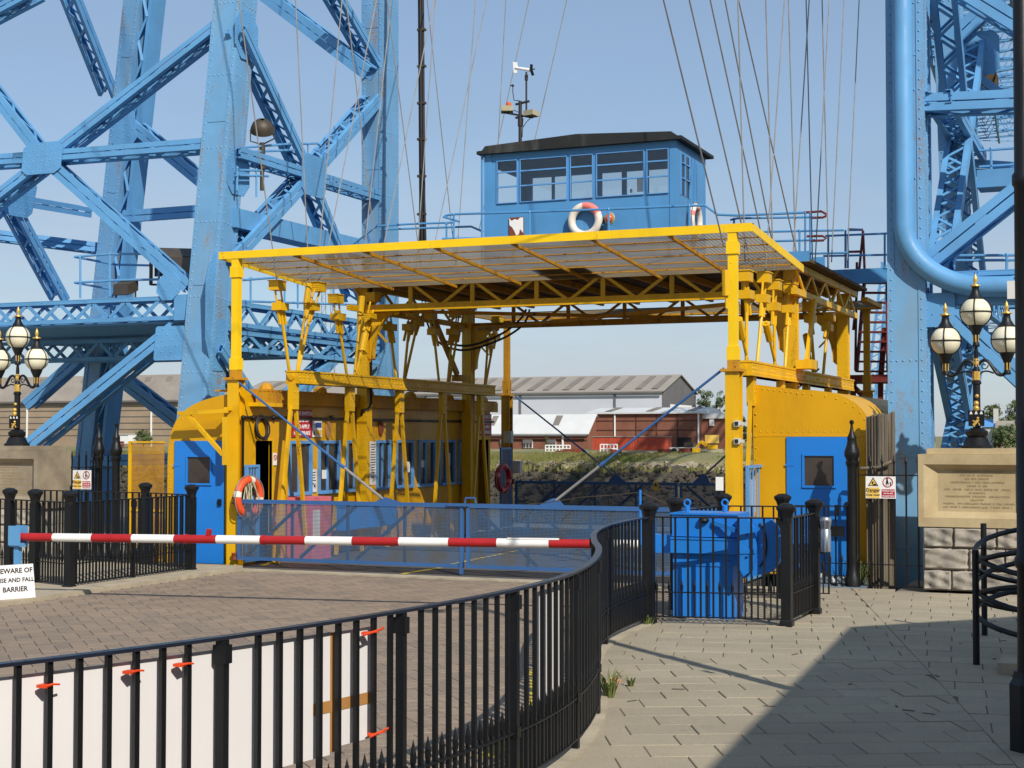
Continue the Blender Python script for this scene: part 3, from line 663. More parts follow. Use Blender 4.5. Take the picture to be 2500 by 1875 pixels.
# inner face (towards the gondola)
hub = pi_(765, 430)
member(TL, pi_(600, 70), hub, IN, .2, .4, lace=.3); member(TL, hub, pi_(940, 232), IN, .24, .42, lace=.3); member(TL, pi_(570, 640), hub, IN, .24, .42, lace=.3); member(TL, hub, pi_(886, 730), IN, .2, .4, lace=.3)
member(TL, pi_(590, 372), pi_(955, 486), IN, .2, .4, 'strut', lace=.3); member(TL, pi_(800, -70), pi_(932, 160), IN, .2, .4, lace=.3)
member(TL, pi_(545, 850), pi_(705, 1100), IN, .2, .4, lace=.3); member(TL, pi_(700, 1000), pi_(900, 800), IN, .2, .4)
plate(TL, hub+IN*.005, IN, V(0, 1, 0), .9, .8, riv=.12)
ga = pi_(590, 738); truss_girder(TL, V(-14.98, 22.95, ga.z), V(-14.98, 28.5, ga.z), .44, .5, V(1, 0, 0), .4); truss_girder(TL, V(-14.98, 22.95, ga.z-.52), V(-14.98, 28.5, ga.z-.52), .36, .5, V(1, 0, 0), .5)
plate(TL, V(-15.18, 22.75, 4.2), (1, 0, 0), V(0, 1, 0), .8, 2.1, cut=.5, riv=.11)
plate(TL, V(-15.12, 23.25, 6.75), (1, 0, 0), V(0, 1, 0), .75, .8, cut=.5, riv=.12); plate(TL, V(-15.08, 23.45, 9.3), (1, 0, 0), V(0, 1, 0), .75, .9, cut=.5, riv=.12)
# rear and outer faces
member(TL, pr(300, 528), pr(520, 512), RN, .26, .35, 'strut'); member(TL, pr(297, 286), pr(520, 470), RN, .26, .35); member(TL, pr(640, -16), pr(895, 178), RN, .3, .35); member(TL, pr(300, 935), pr(470, 1065), RN, .28, .35); member(TL, pr(60, 990), pr(205, 860), RN, .26, .35)
member(TL, pr(160, 1128), pr(620, 1118), RN, .22, .35, 'strut'); member(TL, V(-24.8, 24.6, 6.6), V(-22.0, 28.2, 6.3), IN, .22, .4, 'strut')
OP = V(1, 0, -.23).normalized()
member(TL, po(190, -10), po(285, 235), OP, .2, .45, lace=.35); member(TL, po(45, 510), po(165, 735), OP, .2, .45, lace=.35); member(TL, po(60, 492), po(225, 520), OP, .22, .4, 'strut'); member(TL, po(-40, 560), po(45, 480), OP, .22, .4)
plate(TL, po(45, 482)+V(.03, 0, 0), OP, V(0, 1, 0), .9, .8, riv=.13); plate(TL, pr(300, 310), RN, V(1, 0, 0), .7, .8, riv=.12)
member(TL, po(-260, 700), po(0, 455), OP, .24, .4); member(TL, pf(-420, 60), pf(70, -40), FN, .2, .36, 'strut'); member(TL, pf(-100, 70), pf(80, -25), FN, .2, .36)
MB().bar(B_(-.3)+V(0, 0, 0), B_(.9)+V(.1, 0, 0), 1.0, .9, V(0, 1, 0)).build('base_shoe', 'tower', TL)
# rails on the tower girders
def rail_run(name, label, lines, posts, r=.022, mat='tower', cat='handrail', group=None, bare=False, parent=None):
    t = parent or thing(name, label, cat, Vector(lines[0][0]), group)
    for l_ in lines: MB().tube(l_, r, 6).build('rail', mat, t, True)
    for a, b in posts: MB().tube([a, b], r, 6).ball(b, r*1.5, 6, 4).build('stanchion', mat, t, True)
    return t
yy = gy+.35
RP = lambda u, v: RY(u, v, yy)
rail_run('handrail', 'pale blue handrail round the squat floodlight on the lattice girder', [[RP(182, 627), RP(270, 620), RP(395, 620)], [RP(182, 690), RP(290, 684), RP(395, 682)], [RP(182, 627), RY(282, 646, yy+1.6), RY(365, 648, yy+1.8)], [RP(182, 690), RY(265, 705, yy+1.6)]], [(RP(196, 728), RP(196, 628)), (RP(268, 724), RP(268, 620)), (RP(388, 718), RP(388, 618))])
RQ = lambda u, v: RX(u, v, -15.0)
rail_run('handrail', 'pale blue handrail along the girder behind the yellow canopy', [[RQ(592, 684), RQ(690, 676), RQ(890, 690)], [RQ(592, 735), RQ(890, 745)]], [(RQ(u, 745+i*4), RQ(u, 680+i)) for i, u in enumerate((612, 695, 727, 814))])
rail_run('handrail', 'pale blue handrail beside the round floodlight', [[RQ(595, 360), RQ(700, 352), RQ(775, 350), RQ(783, 357)], [RQ(592, 371), RQ(730, 366)], [RQ(578, 415), RQ(655, 417)], [RQ(575, 428), RQ(655, 430)]], [(RQ(578, 465), RQ(580, 410)), (RQ(626, 480), RQ(626, 415)), (RQ(752, 400), RQ(752, 352))])
MB().bx(-15.5, -15.05, 23.1, 28.4, 5.75, 6.1).build('walkway_beam', 'tower', TL)
# floodlights
def floodlight(label, c, s=1.0, kind_='box', rz=0):
    t = thing('floodlight', label, 'floodlight', c); X, Y, Zc = c; R = Matrix.Rotation(rz, 3, 'Z')
    f = lambda pts: [R @ Vector(p)*s+Vector(c) for p in pts]
    m = MB()
    if kind_ == 'box':
        m.prism(f([(-.3, -.22, .12), (.3, -.22, .12), (.3, .22, .3), (-.3, .22, .3)]), (0, 0, .34*s)); m.build('housing', 'bronze', t)
        MB().bar(*f([(-.36, 0, 0), (-.36, 0, .4)]), .05*s, .03*s).bar(*f([(.36, 0, 0), (.36, 0, .4)]), .05*s, .03*s).bar(*f([(-.36, 0, .01), (.36, 0, .01)]), .05*s, .03*s).build('bracket', 'bronze', t)
        MB().prism(f([(-.26, -.23, .14), (.26, -.23, .14), (.26, -.235, .44), (-.26, -.235, .44)]), (0, -.02*s, 0)).build('lens', 'darkglass', t)
    elif kind_ == 'round':
        ax = R @ V(-.3, .5, -.8); ax.normalize(); u = ax.orthogonal().normalized(); w = ax.cross(u); prof_ = [(.05, -.24), (.16, -.21), (.25, -.13), (.295, -.02), (.31, .1), (.0, .105)]
        vs = []; n = 20; c_ = Vector(c)+V(0, 0, .75*s)
        for r_, z_ in prof_: vs += [c_+ax*z_*s+(u*math.cos(2*math.pi*j/n)+w*math.sin(2*math.pi*j/n))*r_*s for j in range(n)]
        m.add(vs, [(i*n+j, i*n+(j+1) % n, (i+1)*n+(j+1) % n, (i+1)*n+j) for i in range(len(prof_)-1) for j in range(n)]); m.build('housing', 'bronze', t, True)
        MB().tube([c_+u*.31*s, c_+u*.31*s-V(0, 0, .3*s), c_-V(0, 0, .42*s), c_-u*.31*s-V(0, 0, .3*s), c_-u*.31*s], .02*s, 6).build('bracket', 'bronze', t)
        MB().lathe([(.055*s, -.85*s), (.055*s, .38*s)], 10, c).lathe([(.09*s, -.3*s), (.09*s, -.2*s)], 10, c).lathe([(.08*s, .1*s), (.08*s, .32*s)], 10, c).build('pole', 'bronze', t, True)
    return t
p = RY(307, 722, gy+.3); floodlight('squat brown floodlight standing on the lattice girder', (p.x, p.y, gz+.0), .6)
p = RY(420, 720, gy+.45); floodlight('big boxy brown floodlight leaning behind the blue diagonal brace', (p.x-.32, p.y+.5, gz+.3), 1.15, 'box', .6)
p = RX(640, 400, -15.0); floodlight('round brown floodlight on a pole above the yellow canopy', (p.x, p.y, p.z+.12), .72, 'round')
# ------------------------------------------------------------------ second tower
TR = thing('bridge_tower', 'pale blue riveted bridge tower behind the three globe lamp on the carved plinth', 'bridge tower', (0, 25, 0), 'towers of the transporter bridge')
E_ = lambda z: V(-3.14-.016*z, 22.37+.115*z-.1, z); F_ = lambda z: V(-3.05-.019*z, 28.9-.06*z, z)
leg(TR, E_(-.3), E_(13), .53, .42); leg(TR, F_(-.3), F_(14), .45, .6)
for s_ in (-1, 1): leg(TR, V(4.6, 25.6+s_*3.2, -.3), V(1.7, 25.6+s_*1.6, 14), .55, .5, ())
ll = MB()
for i in range(34):
    z0, z1 = 13*i/34, 13*(i+1)/34; o0, o1 = (.12, .55) if i % 2 else (.55, .12)
    for x in (-.2, .24): ll.bar(E_(z0)+V(x, o0+.1, 0), E_(z1)+V(x, o1+.1, 0), .012, .06, V(0, 0, 1))
ll.build('lacing', 'tower', TR, kind='stuff'); MB().bar(E_(-.3)+V(0, .75, 0), E_(13)+V(0, .75, 0), .5, .1, V(0, 1, 0)).build('leg_flange', 'tower', TR)
qi = lambda u, v: PL(u, v, (1, 0, .016), -2.72)
qf = lambda u, v: PL(u, v, (0, 1, -.115), 22.13)
qr = lambda u, v: PL(u, v, (0, 1, .06), 28.6)
member(TR, qf(2250, 249), qf(2650, 232), FN, .27, .36, 'strut', lace=.5)
member(TR, qf(2262, 640), qf(2650, 330), FN, .27, .36); member(TR, qf(2640, 150), qf(2330, -40), FN, .27, .36); member(TR, qf(2320, 760), qf(2640, 1060), FN, .28, .36)
plate(TR, qf(2288, 757), FN, V(1, 0, 0), .5, .5, cut=.15, riv=.11)
member(TR, qr(2322, 150), qr(2480, 270), RN, .3, .35); member(TR, qr(2310, 110), qr(2420, 5), RN, .3, .35); member(TR, qr(2420, 5), qr(2560, 130), RN, .3, .35)
member(TR, qr(2322, 405), qr(2700, 432), RN, .3, .35, 'strut'); MB().bx(-2.6, 3, 26.6, 27.2, 6.2, 6.5).build('walkway_beam', 'tower', TR)
g2 = qf(2300, 668); truss_girder(TR, V(-2.75, g2.y+.02, g2.z+.02), V(4.5, g2.y+.02, g2.z+.02), .42, .5, V(0, -1, 0)); truss_girder(TR, V(-2.75, 27.0, g2.z-.1), V(4, 27.0, g2.z-.1), .55, .4, V(0, -1, 0))
MB().bx(-2.72, -1.7, g2.y-.01, g2.y+.5, g2.z-.45, g2.z-.1).build('girder_end', 'tower', TR)
member(TR, V(-2.95, 23.2, 9.0), V(-3.0, 26, 6.7), V(-1, 0, 0), .2, .4, lace=.3); member(TR, V(-3.0, 26, 6.7), V(-3.0, 28.3, 4.6), V(-1, 0, 0), .2, .4, lace=.3); member(TR, V(-2.98, 23.0, 4.5), V(-3.0, 28.5, 9.2), V(-1, 0, 0), .2, .4, lace=.3)
member(TR, V(-2.98, 22.9, 7.0), V(-3.0, 28.4, 7.0), V(-1, 0, 0), .2, .4, 'strut', lace=.3); member(TR, V(-2.98, 22.6, 3.9), V(-3.0, 28.4, .6), V(-1, 0, 0), .2, .4, lace=.3); member(TR, V(-2.98, 22.6, .6), V(-3.0, 28.4, 3.9), V(-1, 0, 0), .2, .4, lace=.3)
truss_girder(TR, V(-2.75, 22.9, g2.z), V(-2.75, 28.6, g2.z), .44, .5, V(-1, 0, 0), .4)
plate(TR, V(-2.7, 28.3, 8.9), (0, -1, 0), V(1, 0, 0), .7, .8, riv=.12); MB().bx(-3.25, -2.8, 27.95, 28.0, 7.4, 8.8).build('web_plate', 'tower', TR)
rail_run('handrail', 'pale blue double handrail below the big curved pipe', [[V(-2.6, 27.0, 6.62), V(3, 27.0, 6.62)], [V(-2.6, 27.0, 6.9), V(3, 27.0, 6.9)]], [(V(x, 27.0, 6.3), V(x, 27.0, 6.92)) for x in (-2.4, -1.0, .4)])
h2 = lambda u, v: RY(u, v, 24.4)
rail_run('handrail', 'pale blue handrail between the globe lamp and the diagonal brace', [[h2(2330, 624), h2(2600, 622)], [h2(2330, 636), h2(2600, 634)]], [(h2(2458, 700), h2(2458, 622))])
# big pipe on the front of that leg
rp_ = .148; xp = RY(2209, 300, 21.75).x; zb = RY(2350, 690, 21.75).z; R_ = .95
cpath = [V(xp-.02, 21.95+.9, 13), V(xp, 21.78+.05*0+.115*zb*.0+.35, zb+R_+1.2), V(xp, 22.0, zb+R_)]
cpath = [V(E_(z).x+.0, E_(z).y-.21-rp_-.03, z) for z in (13, 11, 9, 7.5, zb+R_+.25)]
b0 = cpath[-1]; cpath[-1] = V(b0.x, b0.y, zb+R_); b0 = cpath[-1]
cpath += [b0+V(R_*1.25*(1-math.cos(t)), 0, -R_*math.sin(t)) for t in [math.pi/2*i/12 for i in range(1, 13)]]
e0 = cpath[-1]; cpath += [e0+V(.5, 0, -.01), e0+V(4, 0, -.01)]
PT = thing('drain_pipe', 'fat pale blue pipe running down the riveted leg and bending sideways above the globe lamp', 'pipe', cpath[-1])
MB().tube(cpath, rp_, 20).build('pipe', 'tower', PT, True)
pc = MB()
for x in (1.15-.6,): pc.bx(e0.x+x-.12, e0.x+x+.12, e0.y-.2, e0.y+.5, e0.z-.2, e0.z+.21)
pc.build('pipe_clamp', 'tower', PT); MB().bar((e0.x+.57, e0.y, e0.z-.2), (e0.x+.6, e0.y, e0.z-.75), .03, .03).build('hanger_rod', 'tower', PT)
# ------------------------------------------------------------------ high-level span overhead and the far tower
SP = thing('bridge_span', 'high blue lattice span seen end on behind the tower diagonals', 'bridge span', (-14, 120, 48))
sx_ = lambda y: -9-.059*(y-20)
for sd in (-5, -1.6, 1.6, 5):
    m = MB(); lm = MB()
    for zz in (48.5, 54.5):
        for a, b in zip(range(60, 250, 10), range(70, 260, 10)): m.bar((sx_(a)+sd, a, zz), (sx_(b)+sd, b, zz), .3, .45)
    for i, a in enumerate(range(60, 250, 5)):
        z0, z1 = (48.5, 54.5) if i % 2 else (54.5, 48.5); lm.bar((sx_(a)+sd, a, z0), (sx_(a+5)+sd, a+5, z1), .18, .22); lm.bar((sx_(a)+sd, a, 48.5), (sx_(a)+sd, a, 54.5), .12, .15)
    o = m.build('truss_chord', 'tower', SP); lm.build('truss_web', 'tower', o, kind='stuff')
lm = MB()
for i, a in enumerate(range(60, 250, 5)):
    for zz in (48.4, 54.6):
        lm.bar((sx_(a)-5, a, zz), (sx_(a)+5, a, zz), .2, .25); s_ = 1 if i % 2 else -1; lm.bar((sx_(a)-5*s_, a, zz), (sx_(a+5)+5*s_, a+5, zz), .12, .12)
    for k in range(6): lm.bar((sx_(a)-5+k*10/6, a, 48.4 if k % 2 else 51.4), (sx_(a)-5+(k+1)*10/6, a, 51.4 if k % 2 else 48.4), .12, .12)
lm.build('cross_lattice', 'tower', SP, kind='stuff')
wk = MB()
for a in range(100, 240, 10): wk.bx(sx_(a)-4.6, sx_(a)-2.2, a, a+9.6, 50.6, 50.75)
wk.build('boarded_walkway', 'deckunder', SP)
MB().bx(sx_(200)-2.2, sx_(200)+2.6, 199, 203, 46.2, 48.1).build('machine_house', 'deckunder', SP)
FT = thing('bridge_tower', 'distant pale blue lattice tower of the bridge on the opposite bank beyond the red stair', 'bridge tower', (-34, 215, 0), 'towers of the transporter bridge')
for k_, (u0, u1) in enumerate(((2118, 2164), (2140, 2180))):
    a = RY(u0, 1075, 215+k_*8); b = RY(u1, 640, 215+k_*8); m = MB(); m.bar(a-V(.9, 0, 0), b-V(.5, 0, 0), .35, .35).bar(a+V(.9, 0, 0), b+V(.5, 0, 0), .35, .35)
    o = m.build('leg', 'tower', FT); lm = MB(); n = 26
    for i in range(n):
        s_ = 1 if i % 2 else -1; lm.bar(a.lerp(b, i/n)+V(.8*s_, 0, 0), a.lerp(b, (i+1)/n)-V(.8*s_, 0, 0), .16, .16)
    lm.build('lacing', 'tower', o, kind='stuff')
# ================================================================== GONDOLA
GO = thing('gondola_frame', 'yellow steel gondola frame with mesh canopy, trusses and riveted girders hung from cables', 'transporter gondola', (-9, 25, 0))
YF, YR, XL, XR = 19.95, 30.4, -12.98, -5.12
MB().bx(-12.88, -5.0, 19.62, 30.7, -.3, 0).build('deck', 'asphalt', GO)
ln = MB()
for a, b in (((974, 1402), (1075, 1386)), ((1102, 1377), (1278, 1341)), ((690, 1366), (640, 1380))):
    p, q_ = RZ(*a, .004), RZ(*b, .004)
    if p.y < 19.7: p = p.lerp(q_, (19.7-p.y)/max(.01, q_.y-p.y))
    t_ = (q_-p).normalized(); n_ = V(-t_.y, t_.x, 0)*.045; ln.add([p-n_, q_-n_, q_+n_, p+n_], [(0, 1, 2, 3)])
ln.build('deck_line', 'linepaint', GO, kind='stuff')
def gpost(x, y, ztop, mat='yelbright', low='yellow'):
    m = MB(); m.bx(x-.06, x+.06, y-.05, y+.06, 3.02, ztop)
    for z0, z1 in ((4.45, 4.62), (3.02, 3.2)): m.bx(x-.078, x+.078, y-.07, y+.078, z0, z1)
    o = m.build('post', mat, GO)
    m = MB(); m.bx(x-.095, x+.03, y-.09, y-.06, .02, 2.86).bx(x-.02, x+.012, y-.06, y+.09, .02, 2.86).bx(x-.095, x+.095, y+.09, y+.115, .02, 2.86).bx(x+.03, x+.095, y-.088, y-.06, .02, 2.86)
    m.build('lower_post', low, GO); MB().bx(x-.15, x+.13, y-.13, y+.13, 2.862, 2.9).bx(x-.07, x+.07, y-.07, y+.07, 2.9, 3.02).build('post_cap_plate', 'yelrustshade', GO)
gpost(XL, YF, 4.76); gpost(XR, YF, 4.76); gpost(-12.85, YR, 4.5, 'yelrustshade', 'yelrustshade'); gpost(-5.1, YR, 4.5, 'yelrustshade', 'yelrustshade')  # rear pair: shade is put into the colour by the browner yellow
# canopy
zc = lambda y: 4.80-(y-YF)*.07
XA, XB, YB = -13.27, -4.84, 23.2
MB().bx(XA, XB, YF-.06, YF-.045, 4.74, 4.855).bx(XA, XB, YF-.045, YF+.05, 4.842, 4.855).build('canopy_front_beam', 'yelbright', GO)
def obl(x0, x1, y0, y1, h0, h1, dz=0): return [(x, y, zc(y)+h+dz) for x, y, h in ((x0, y0, h0), (x1, y0, h0), (x1, y1, h0), (x0, y1, h0), (x0, y0, h1), (x1, y0, h1), (x1, y1, h1), (x0, y1, h1))]
BXF = [(3, 2, 1, 0), (4, 5, 6, 7), (0, 1, 5, 4), (1, 2, 6, 5), (2, 3, 7, 6), (3, 0, 4, 7)]
for x0 in (XA, XB-.012): MB().add(obl(x0, x0+.012, YF-.044, YB, -.06, .055), BXF).build('canopy_edge_beam', 'yelbright', GO)
for u, v in ((721, 622), (891, 614), (1064, 605), (1253, 594), (1446, 584), (1634, 573)):
    x = RY(u, v, YF).x; MB().add(obl(x-.016, x+.016, YF-.044, YB, -.075, -.03), BXF).build('canopy_rib', 'yelrustshade', GO)
for k in range(1, 6):
    y = YF+(YB-YF)*k/6; MB().add(obl(XA+.02, XB-.02, y-.008, y+.008, -.035, -.018), BXF).build('canopy_purlin', 'yelrustshade', GO)
def slat_mesh(name, x0, x1, y0, y1, zf_, pitch=.03, h=.005):
    m = MB(); n = int((y1-y0)/pitch)
    for i in range(n):
        y = y0+(i+.5)*pitch; z = zf_(y); m.add([(x0, y-.002, z-h/2), (x1, y-.002, z-h/2), (x1, y+.002, z+h/2), (x0, y+.002, z+h/2)], [(0, 1, 2, 3)])
    k = int((x1-x0)/.06)
    for i in range(k):
        x = x0+(i+.5)*.06; m.add([(x-.003, y0, zf_(y0)-h/2), (x-.003, y1, zf_(y1)-h/2), (x+.003, y1, zf_(y1)+h/2), (x+.003, y0, zf_(y0)+h/2)], [(0, 1, 2, 3)])
    return m.build(name, 'roofmesh', GO, kind='stuff')
slat_mesh('canopy_mesh', XA+.015, XB-.015, YF-.04, YB, lambda y: zc(y)-.01)
for k in (2,):
    x = XA+.5+k*1.9; MB().add(obl(x, x+.9, YB-.75-.15*k, YB-.05, .012, .02), BXF).build('canopy_sheet', 'greyroof', GO)
# portal columns, knee brackets, trusses, top deck
def column(x, y):
    m = MB(); m.bx(x-.1, x+.1, y-.1, y-.085, 0, 4.62).bx(x-.1, x+.1, y+.085, y+.1, 0, 4.62).bx(x-.085, x-.07, y-.085, y+.085, 0, 4.62).bx(x+.07, x+.085, y-.085, y+.085, 0, 4.62)
    o = m.build('column', 'yellow', GO); r = MB()
    for i in range(36):
        for s_ in (-1, 1): r.rivet((x+s_*.07, y-.1, .1+i*.125), (0, -1, 0), .014, .01); r.rivet((x+.1-.015+.0, y+s_*.06, .1+i*.125), (1, 0, 0), .014, .01)
    r.build('rivet_rows', 'yellow', o, kind='stuff')
for x in (-12.75, -5.15):
    for y in (23.7, 28.15):
        column(x, y); s_ = 1 if x < -9 else -1; zt = 4.24
        poly = [(x+s_*.1, y, zt), (x+s_*.68, y, zt), (x+s_*.68, y, zt-.06)]+[(x+s_*(.68-.5*math.sin(t)), y, zt-.06-.82*(1-math.cos(t))) for t in [math.pi/2*i/8 for i in range(1, 9)]]+[(x+s_*.1, y, zt-.95)]
        o = MB().prism([Vector(p)-V(0, .01, 0) for p in poly], (0, .02, 0)).build('knee_bracket', 'yellow', GO)
        e = MB(); q_ = [Vector(p) for p in poly[2:-1]]
        for a, b in zip(q_, q_[1:]): e.bar(a, b, .1, .012, (1, 0, 0))
        e.bar((x+s_*.1, y, zt-.25), (x+s_*.45, y, zt-.6), .03, .03); e.build('bracket_flange', 'yellow', o)
def truss(y, mat):
    x0, x1 = -12.65, -5.25; zb_, zt = 4.24, 4.66
    m = MB(); 
    for z, s_ in ((zb_, 1), (zt, -1)): m.bar((x0, y, z), (x1, y, z), .012, .12, (0, 0, 1)); m.bar((x0, y+.04, z-s_*.055), (x1, y+.04, z-s_*.055), .09, .012, (0, 0, 1))
    o = m.build('truss_chord', mat, GO); xs_ = [-11.78+k*1.18 for k in range(6)]
    for x in xs_: MB().bar((x, y+.02, zb_), (x, y+.02, zt), .075, .03, (0, 1, 0)).build('truss_post', mat, o)
    xs_ = [-12.65+.0]+xs_+[-5.25]
    for a, b in zip(xs_, xs_[1:]):
        c = (a+b)/2
        if b-a > 1.0 or a > -6:
            MB().bar((a+.05, y-.005, zt-.03), (c-.03, y-.005, zb_+.03), .03, .05, (0, 0, 1)).build('truss_diagonal', mat, o); MB().bar((b-.05, y-.005, zt-.03), (c+.03, y-.005, zb_+.03), .03, .05, (0, 0, 1)).build('truss_diagonal', mat, o)
truss(23.55, 'yellow'); truss(28.2, 'yelrustshade')
for x in (-12.8, -5.0):
    m = MB(); m.bar((x, 23.2, 4.24), (x, 28.6, 4.24), .08, .1).bar((x, 23.2, 4.64), (x, 28.6, 4.64), .08, .1); o = m.build('side_truss', 'yellow', GO)
    for i in range(9):
        a, b = (4.28, 4.6) if i % 2 else (4.6, 4.28); MB().bar((x, 23.4+i*.57, a), (x, 23.97+i*.57, b), .03, .05).build('truss_diagonal', 'yellow', o)
MB().bx(-13.1, -4.8, 23.25, 28.7, 4.71, 4.76).build('top_deck', 'deckunder', GO)
for x in [-12.3+.75*i for i in range(10)]: MB().bx(x, x+.06, 23.3, 28.65, 4.6, 4.705).build('deck_joist', 'yelrustshade', GO)
MB().bx(-13.15, -4.75, 23.15, 23.2, 4.68, 4.84).build('deck_edge', 'cabblue', GO)
MB().bar((-12.5, 23.6, 4.2), (-6.0, 28.0, 4.15), .06, .06).bar((-12.5, 28.0, 4.16), (-6.0, 23.7, 4.12), .06, .06).build('wind_brace', 'yelrustshade', GO)
# canopy at the far end
MB().bx(-13.2, -4.8, 30.3, 30.42, 4.5, 4.6).bx(-13.2, -13.1, 28.7, 30.3, 4.52, 4.6).bx(-4.9, -4.8, 28.7, 30.3, 4.52, 4.6).build('far_canopy_frame', 'yelrustshade', GO)
slat_mesh('far_canopy_mesh', -13.1, -4.9, 28.75, 30.28, lambda y: 4.54)
# riveted girders and A frames
def girder(x, y0, y1, s_, z1=3.04, z0=2.83):
    m = MB(); m.bx(x-.11, x+.11, y0, y1, z0, z1); m.bx(x-.125, x+.125, y0-.01, y1+.01, z1-.028, z1).bx(x-.125, x+.125, y0-.01, y1+.01, z0, z0+.028)
    o = m.build('girder', 'yellow', GO); r = MB(); n = int((y1-y0)/.12)
    for i in range(n):
        y = y0+(i+.5)*(y1-y0)/n
        for z in (z0+.05, z1-.05): r.rivet((x+.111, y, z), (1, 0, 0), .022, .017)
        if (i % 9) < 3: r.rivet((x+.111, y, (z0+z1)/2), (1, 0, 0), .022, .017)
        if i % 2 == 0: r.rivet((x+.06, y, z1+.001), (0, 0, 1), .017, .012); r.rivet((x-.06, y, z1+.001), (0, 0, 1), .017, .012)
    r.build('rivet_rows', 'yellow', o, kind='stuff'); MB().tube([(x, y0-.03, (z0+z1)/2), (x, y0+.02, (z0+z1)/2)], .05, 10).build('pin', 'yellow', o)
    return o
girder(-12.52, 20.85, 28.75, 1); girder(-5.12, 20.5, 28.4, 1)
for x, side in ((-12.5, 0), (-5.1, 1)):
    for k, u in enumerate((716, 854, 975.6, 1081, 1173)):
        y = RX(u, 1010, -12.5).y
        o = MB().bx(x-.05, x+.05, y-.09, y+.09, 2.42, 2.83).build('hanger_frame', 'yellow', GO)
        for s_ in (-1, 1): MB().bar((x, y+s_*.07, 2.48), (x, y+s_*.46, .02), .05, .06, (0, 1, 0)).build('hanger_leg', 'yellow', o)
        r = MB()
        for zz in (2.5, 2.6, 2.7): r.rivet((x+.051, y-.05, zz), (1, 0, 0), .018, .014); r.rivet((x+.051, y+.05, zz), (1, 0, 0), .018, .014)
        r.build('rivet_rows', 'yellow', o, kind='stuff')
# hangers: clamp blocks, short rods and long rods down to the girder pins
def hanger(x, up, lo, feet, turn=None):
    U_, L_ = RX(*up, x), RX(*lo, x); mat = 'yellow'; ax = (U_-L_).normalized()
    bxx = lambda c, a, b, h0, h1: MB().bx(c.x-a, c.x+a, c.y-b, c.y+b, c.z+h0, c.z+h1)
    o = bxx(U_, .085, .12, -.07, .07).bx(U_.x-.1, U_.x+.1, U_.y-.135, U_.y+.135, U_.z+.071, U_.z+.086).build('hanger_clamp', mat, GO)
    bxx(L_, .085, .12, -.06, .06).bx(L_.x-.03, L_.x+.03, L_.y-.04, L_.y+.04, L_.z+.061, L_.z+.11).build('clamp_block', mat, o)
    sd = V(0, 1, 0)
    for s_ in (-1, 1):
        MB().tube([L_-ax*.26+sd*.085*s_, U_-ax*.05+sd*.085*s_], .018, 6).build('clamp_bolt', mat, o); MB().tube([L_-ax*.28+sd*.085*s_, L_-ax*.08+sd*.085*s_], .028, 6).build('bolt_nut', mat, o)
    for f in feet:
        F__ = RX(*f, x); MB().tube([L_, F__], .026, 8).build('hanger_rod', mat, o)
    if turn:
        a, f = RX(*turn[0], x), RX(*turn[1], x); d_ = (f-a).normalized(); MB().tube([a, a+d_*.3], .05, 8).build('turnbuckle', mat, o); MB().tube([a+d_*.25, f], .022, 8).build('tie_bar', mat, o)
    return U_
z6 = lambda x, y: (500+x/2.765, 550+y/2.765); zr = lambda x, y: (1700+x/2.765, 500+y/2.765)
HL = [((490, 410), (510, 550), [(570, 980)]), ((765, 420), (722, 552), [(630, 985)]), ((885, 500), (900, 620), [(958, 1005)]), ((1140, 490), (1110, 620), [(1020, 1010)]), ((1235, 590), (1250, 690), [(1290, 1030)]), ((1400, 590), (1378, 690), [(1345, 1035)]), ((1470, 560), (1436, 660), [(1352, 1035)]), ((1525, 610), (1545, 720), [(1580, 1050)]), ((1690, 600), (1672, 720), [(1640, 1058)]), ((1735, 580), (1712, 700), [(1650, 1058)]), ((1905, 690), (1912, 790), [(1890, 1078)]), ((1975, 640), (1955, 750), [(1895, 1078)])]
for a, b, f in HL: hanger(-12.5, z6(*a), z6(*b), [z6(*x) for x in f])
def loose_rod(x, a, b, r=.03, turn=True, mat='yellow'):
    p, q_ = RX(*a, x), RX(*b, x); o = MB().tube([p, q_], r*.75, 8).build('tie_bar', mat, GO)
    if turn: d_ = (q_-p).normalized(); MB().tube([p, p+d_*.34], r*1.9, 8).build('turnbuckle', mat, o)
loose_rod(-12.5, z6(705, 395), z6(622, 985)); loose_rod(-12.5, z6(1062, 480), z6(1010, 1010)); loose_rod(-12.5, z6(1085, 730), z6(1030, 1010), .035)
HR = [((330, 485), (340, 608), [(338, 1075)]), ((460, 495), (450, 635), [(410, 1075)]), ((530, 545), (525, 690), [(530, 1100)]), ((635, 570), (625, 705), [(598, 1110)]), ((760, 690), (770, 770), [(800, 1150)]), ((900, 760), (885, 830), [(855, 1160)])]
for a, b, f in HR: hanger(-5.12, zr(*a), zr(*b), [zr(*x) for x in f])
for a, b in (((285, 770), (352, 1080)), ((470, 800), (540, 1100)), ((200, 440), (205, 700)), ((740, 880), (790, 1140))): loose_rod(-5.12, zr(*a), zr(*b))
ba = MB(); p, q_ = RX(*zr(800, 650), -4.9), RX(*zr(745, 1060), -4.9); ba.bar(p, q_, .05, .14, (0, 1, 0)); ba.bx(-5.0, -4.75, q_.y-.35, q_.y+.12, q_.z-.12, q_.z+.02); ba.build('bent_arm', 'yellow', GO)
p, q_ = RX(*z6(1550, 640), -12.6), RX(*z6(1705, 1010), -12.6); MB().bar(p, q_, .06, .12, (0, 1, 0)).bx(-12.7, -12.5, q_.y-.05, q_.y+.25, q_.z-.12, q_.z).build('bent_arm', 'yelrustshade', GO)
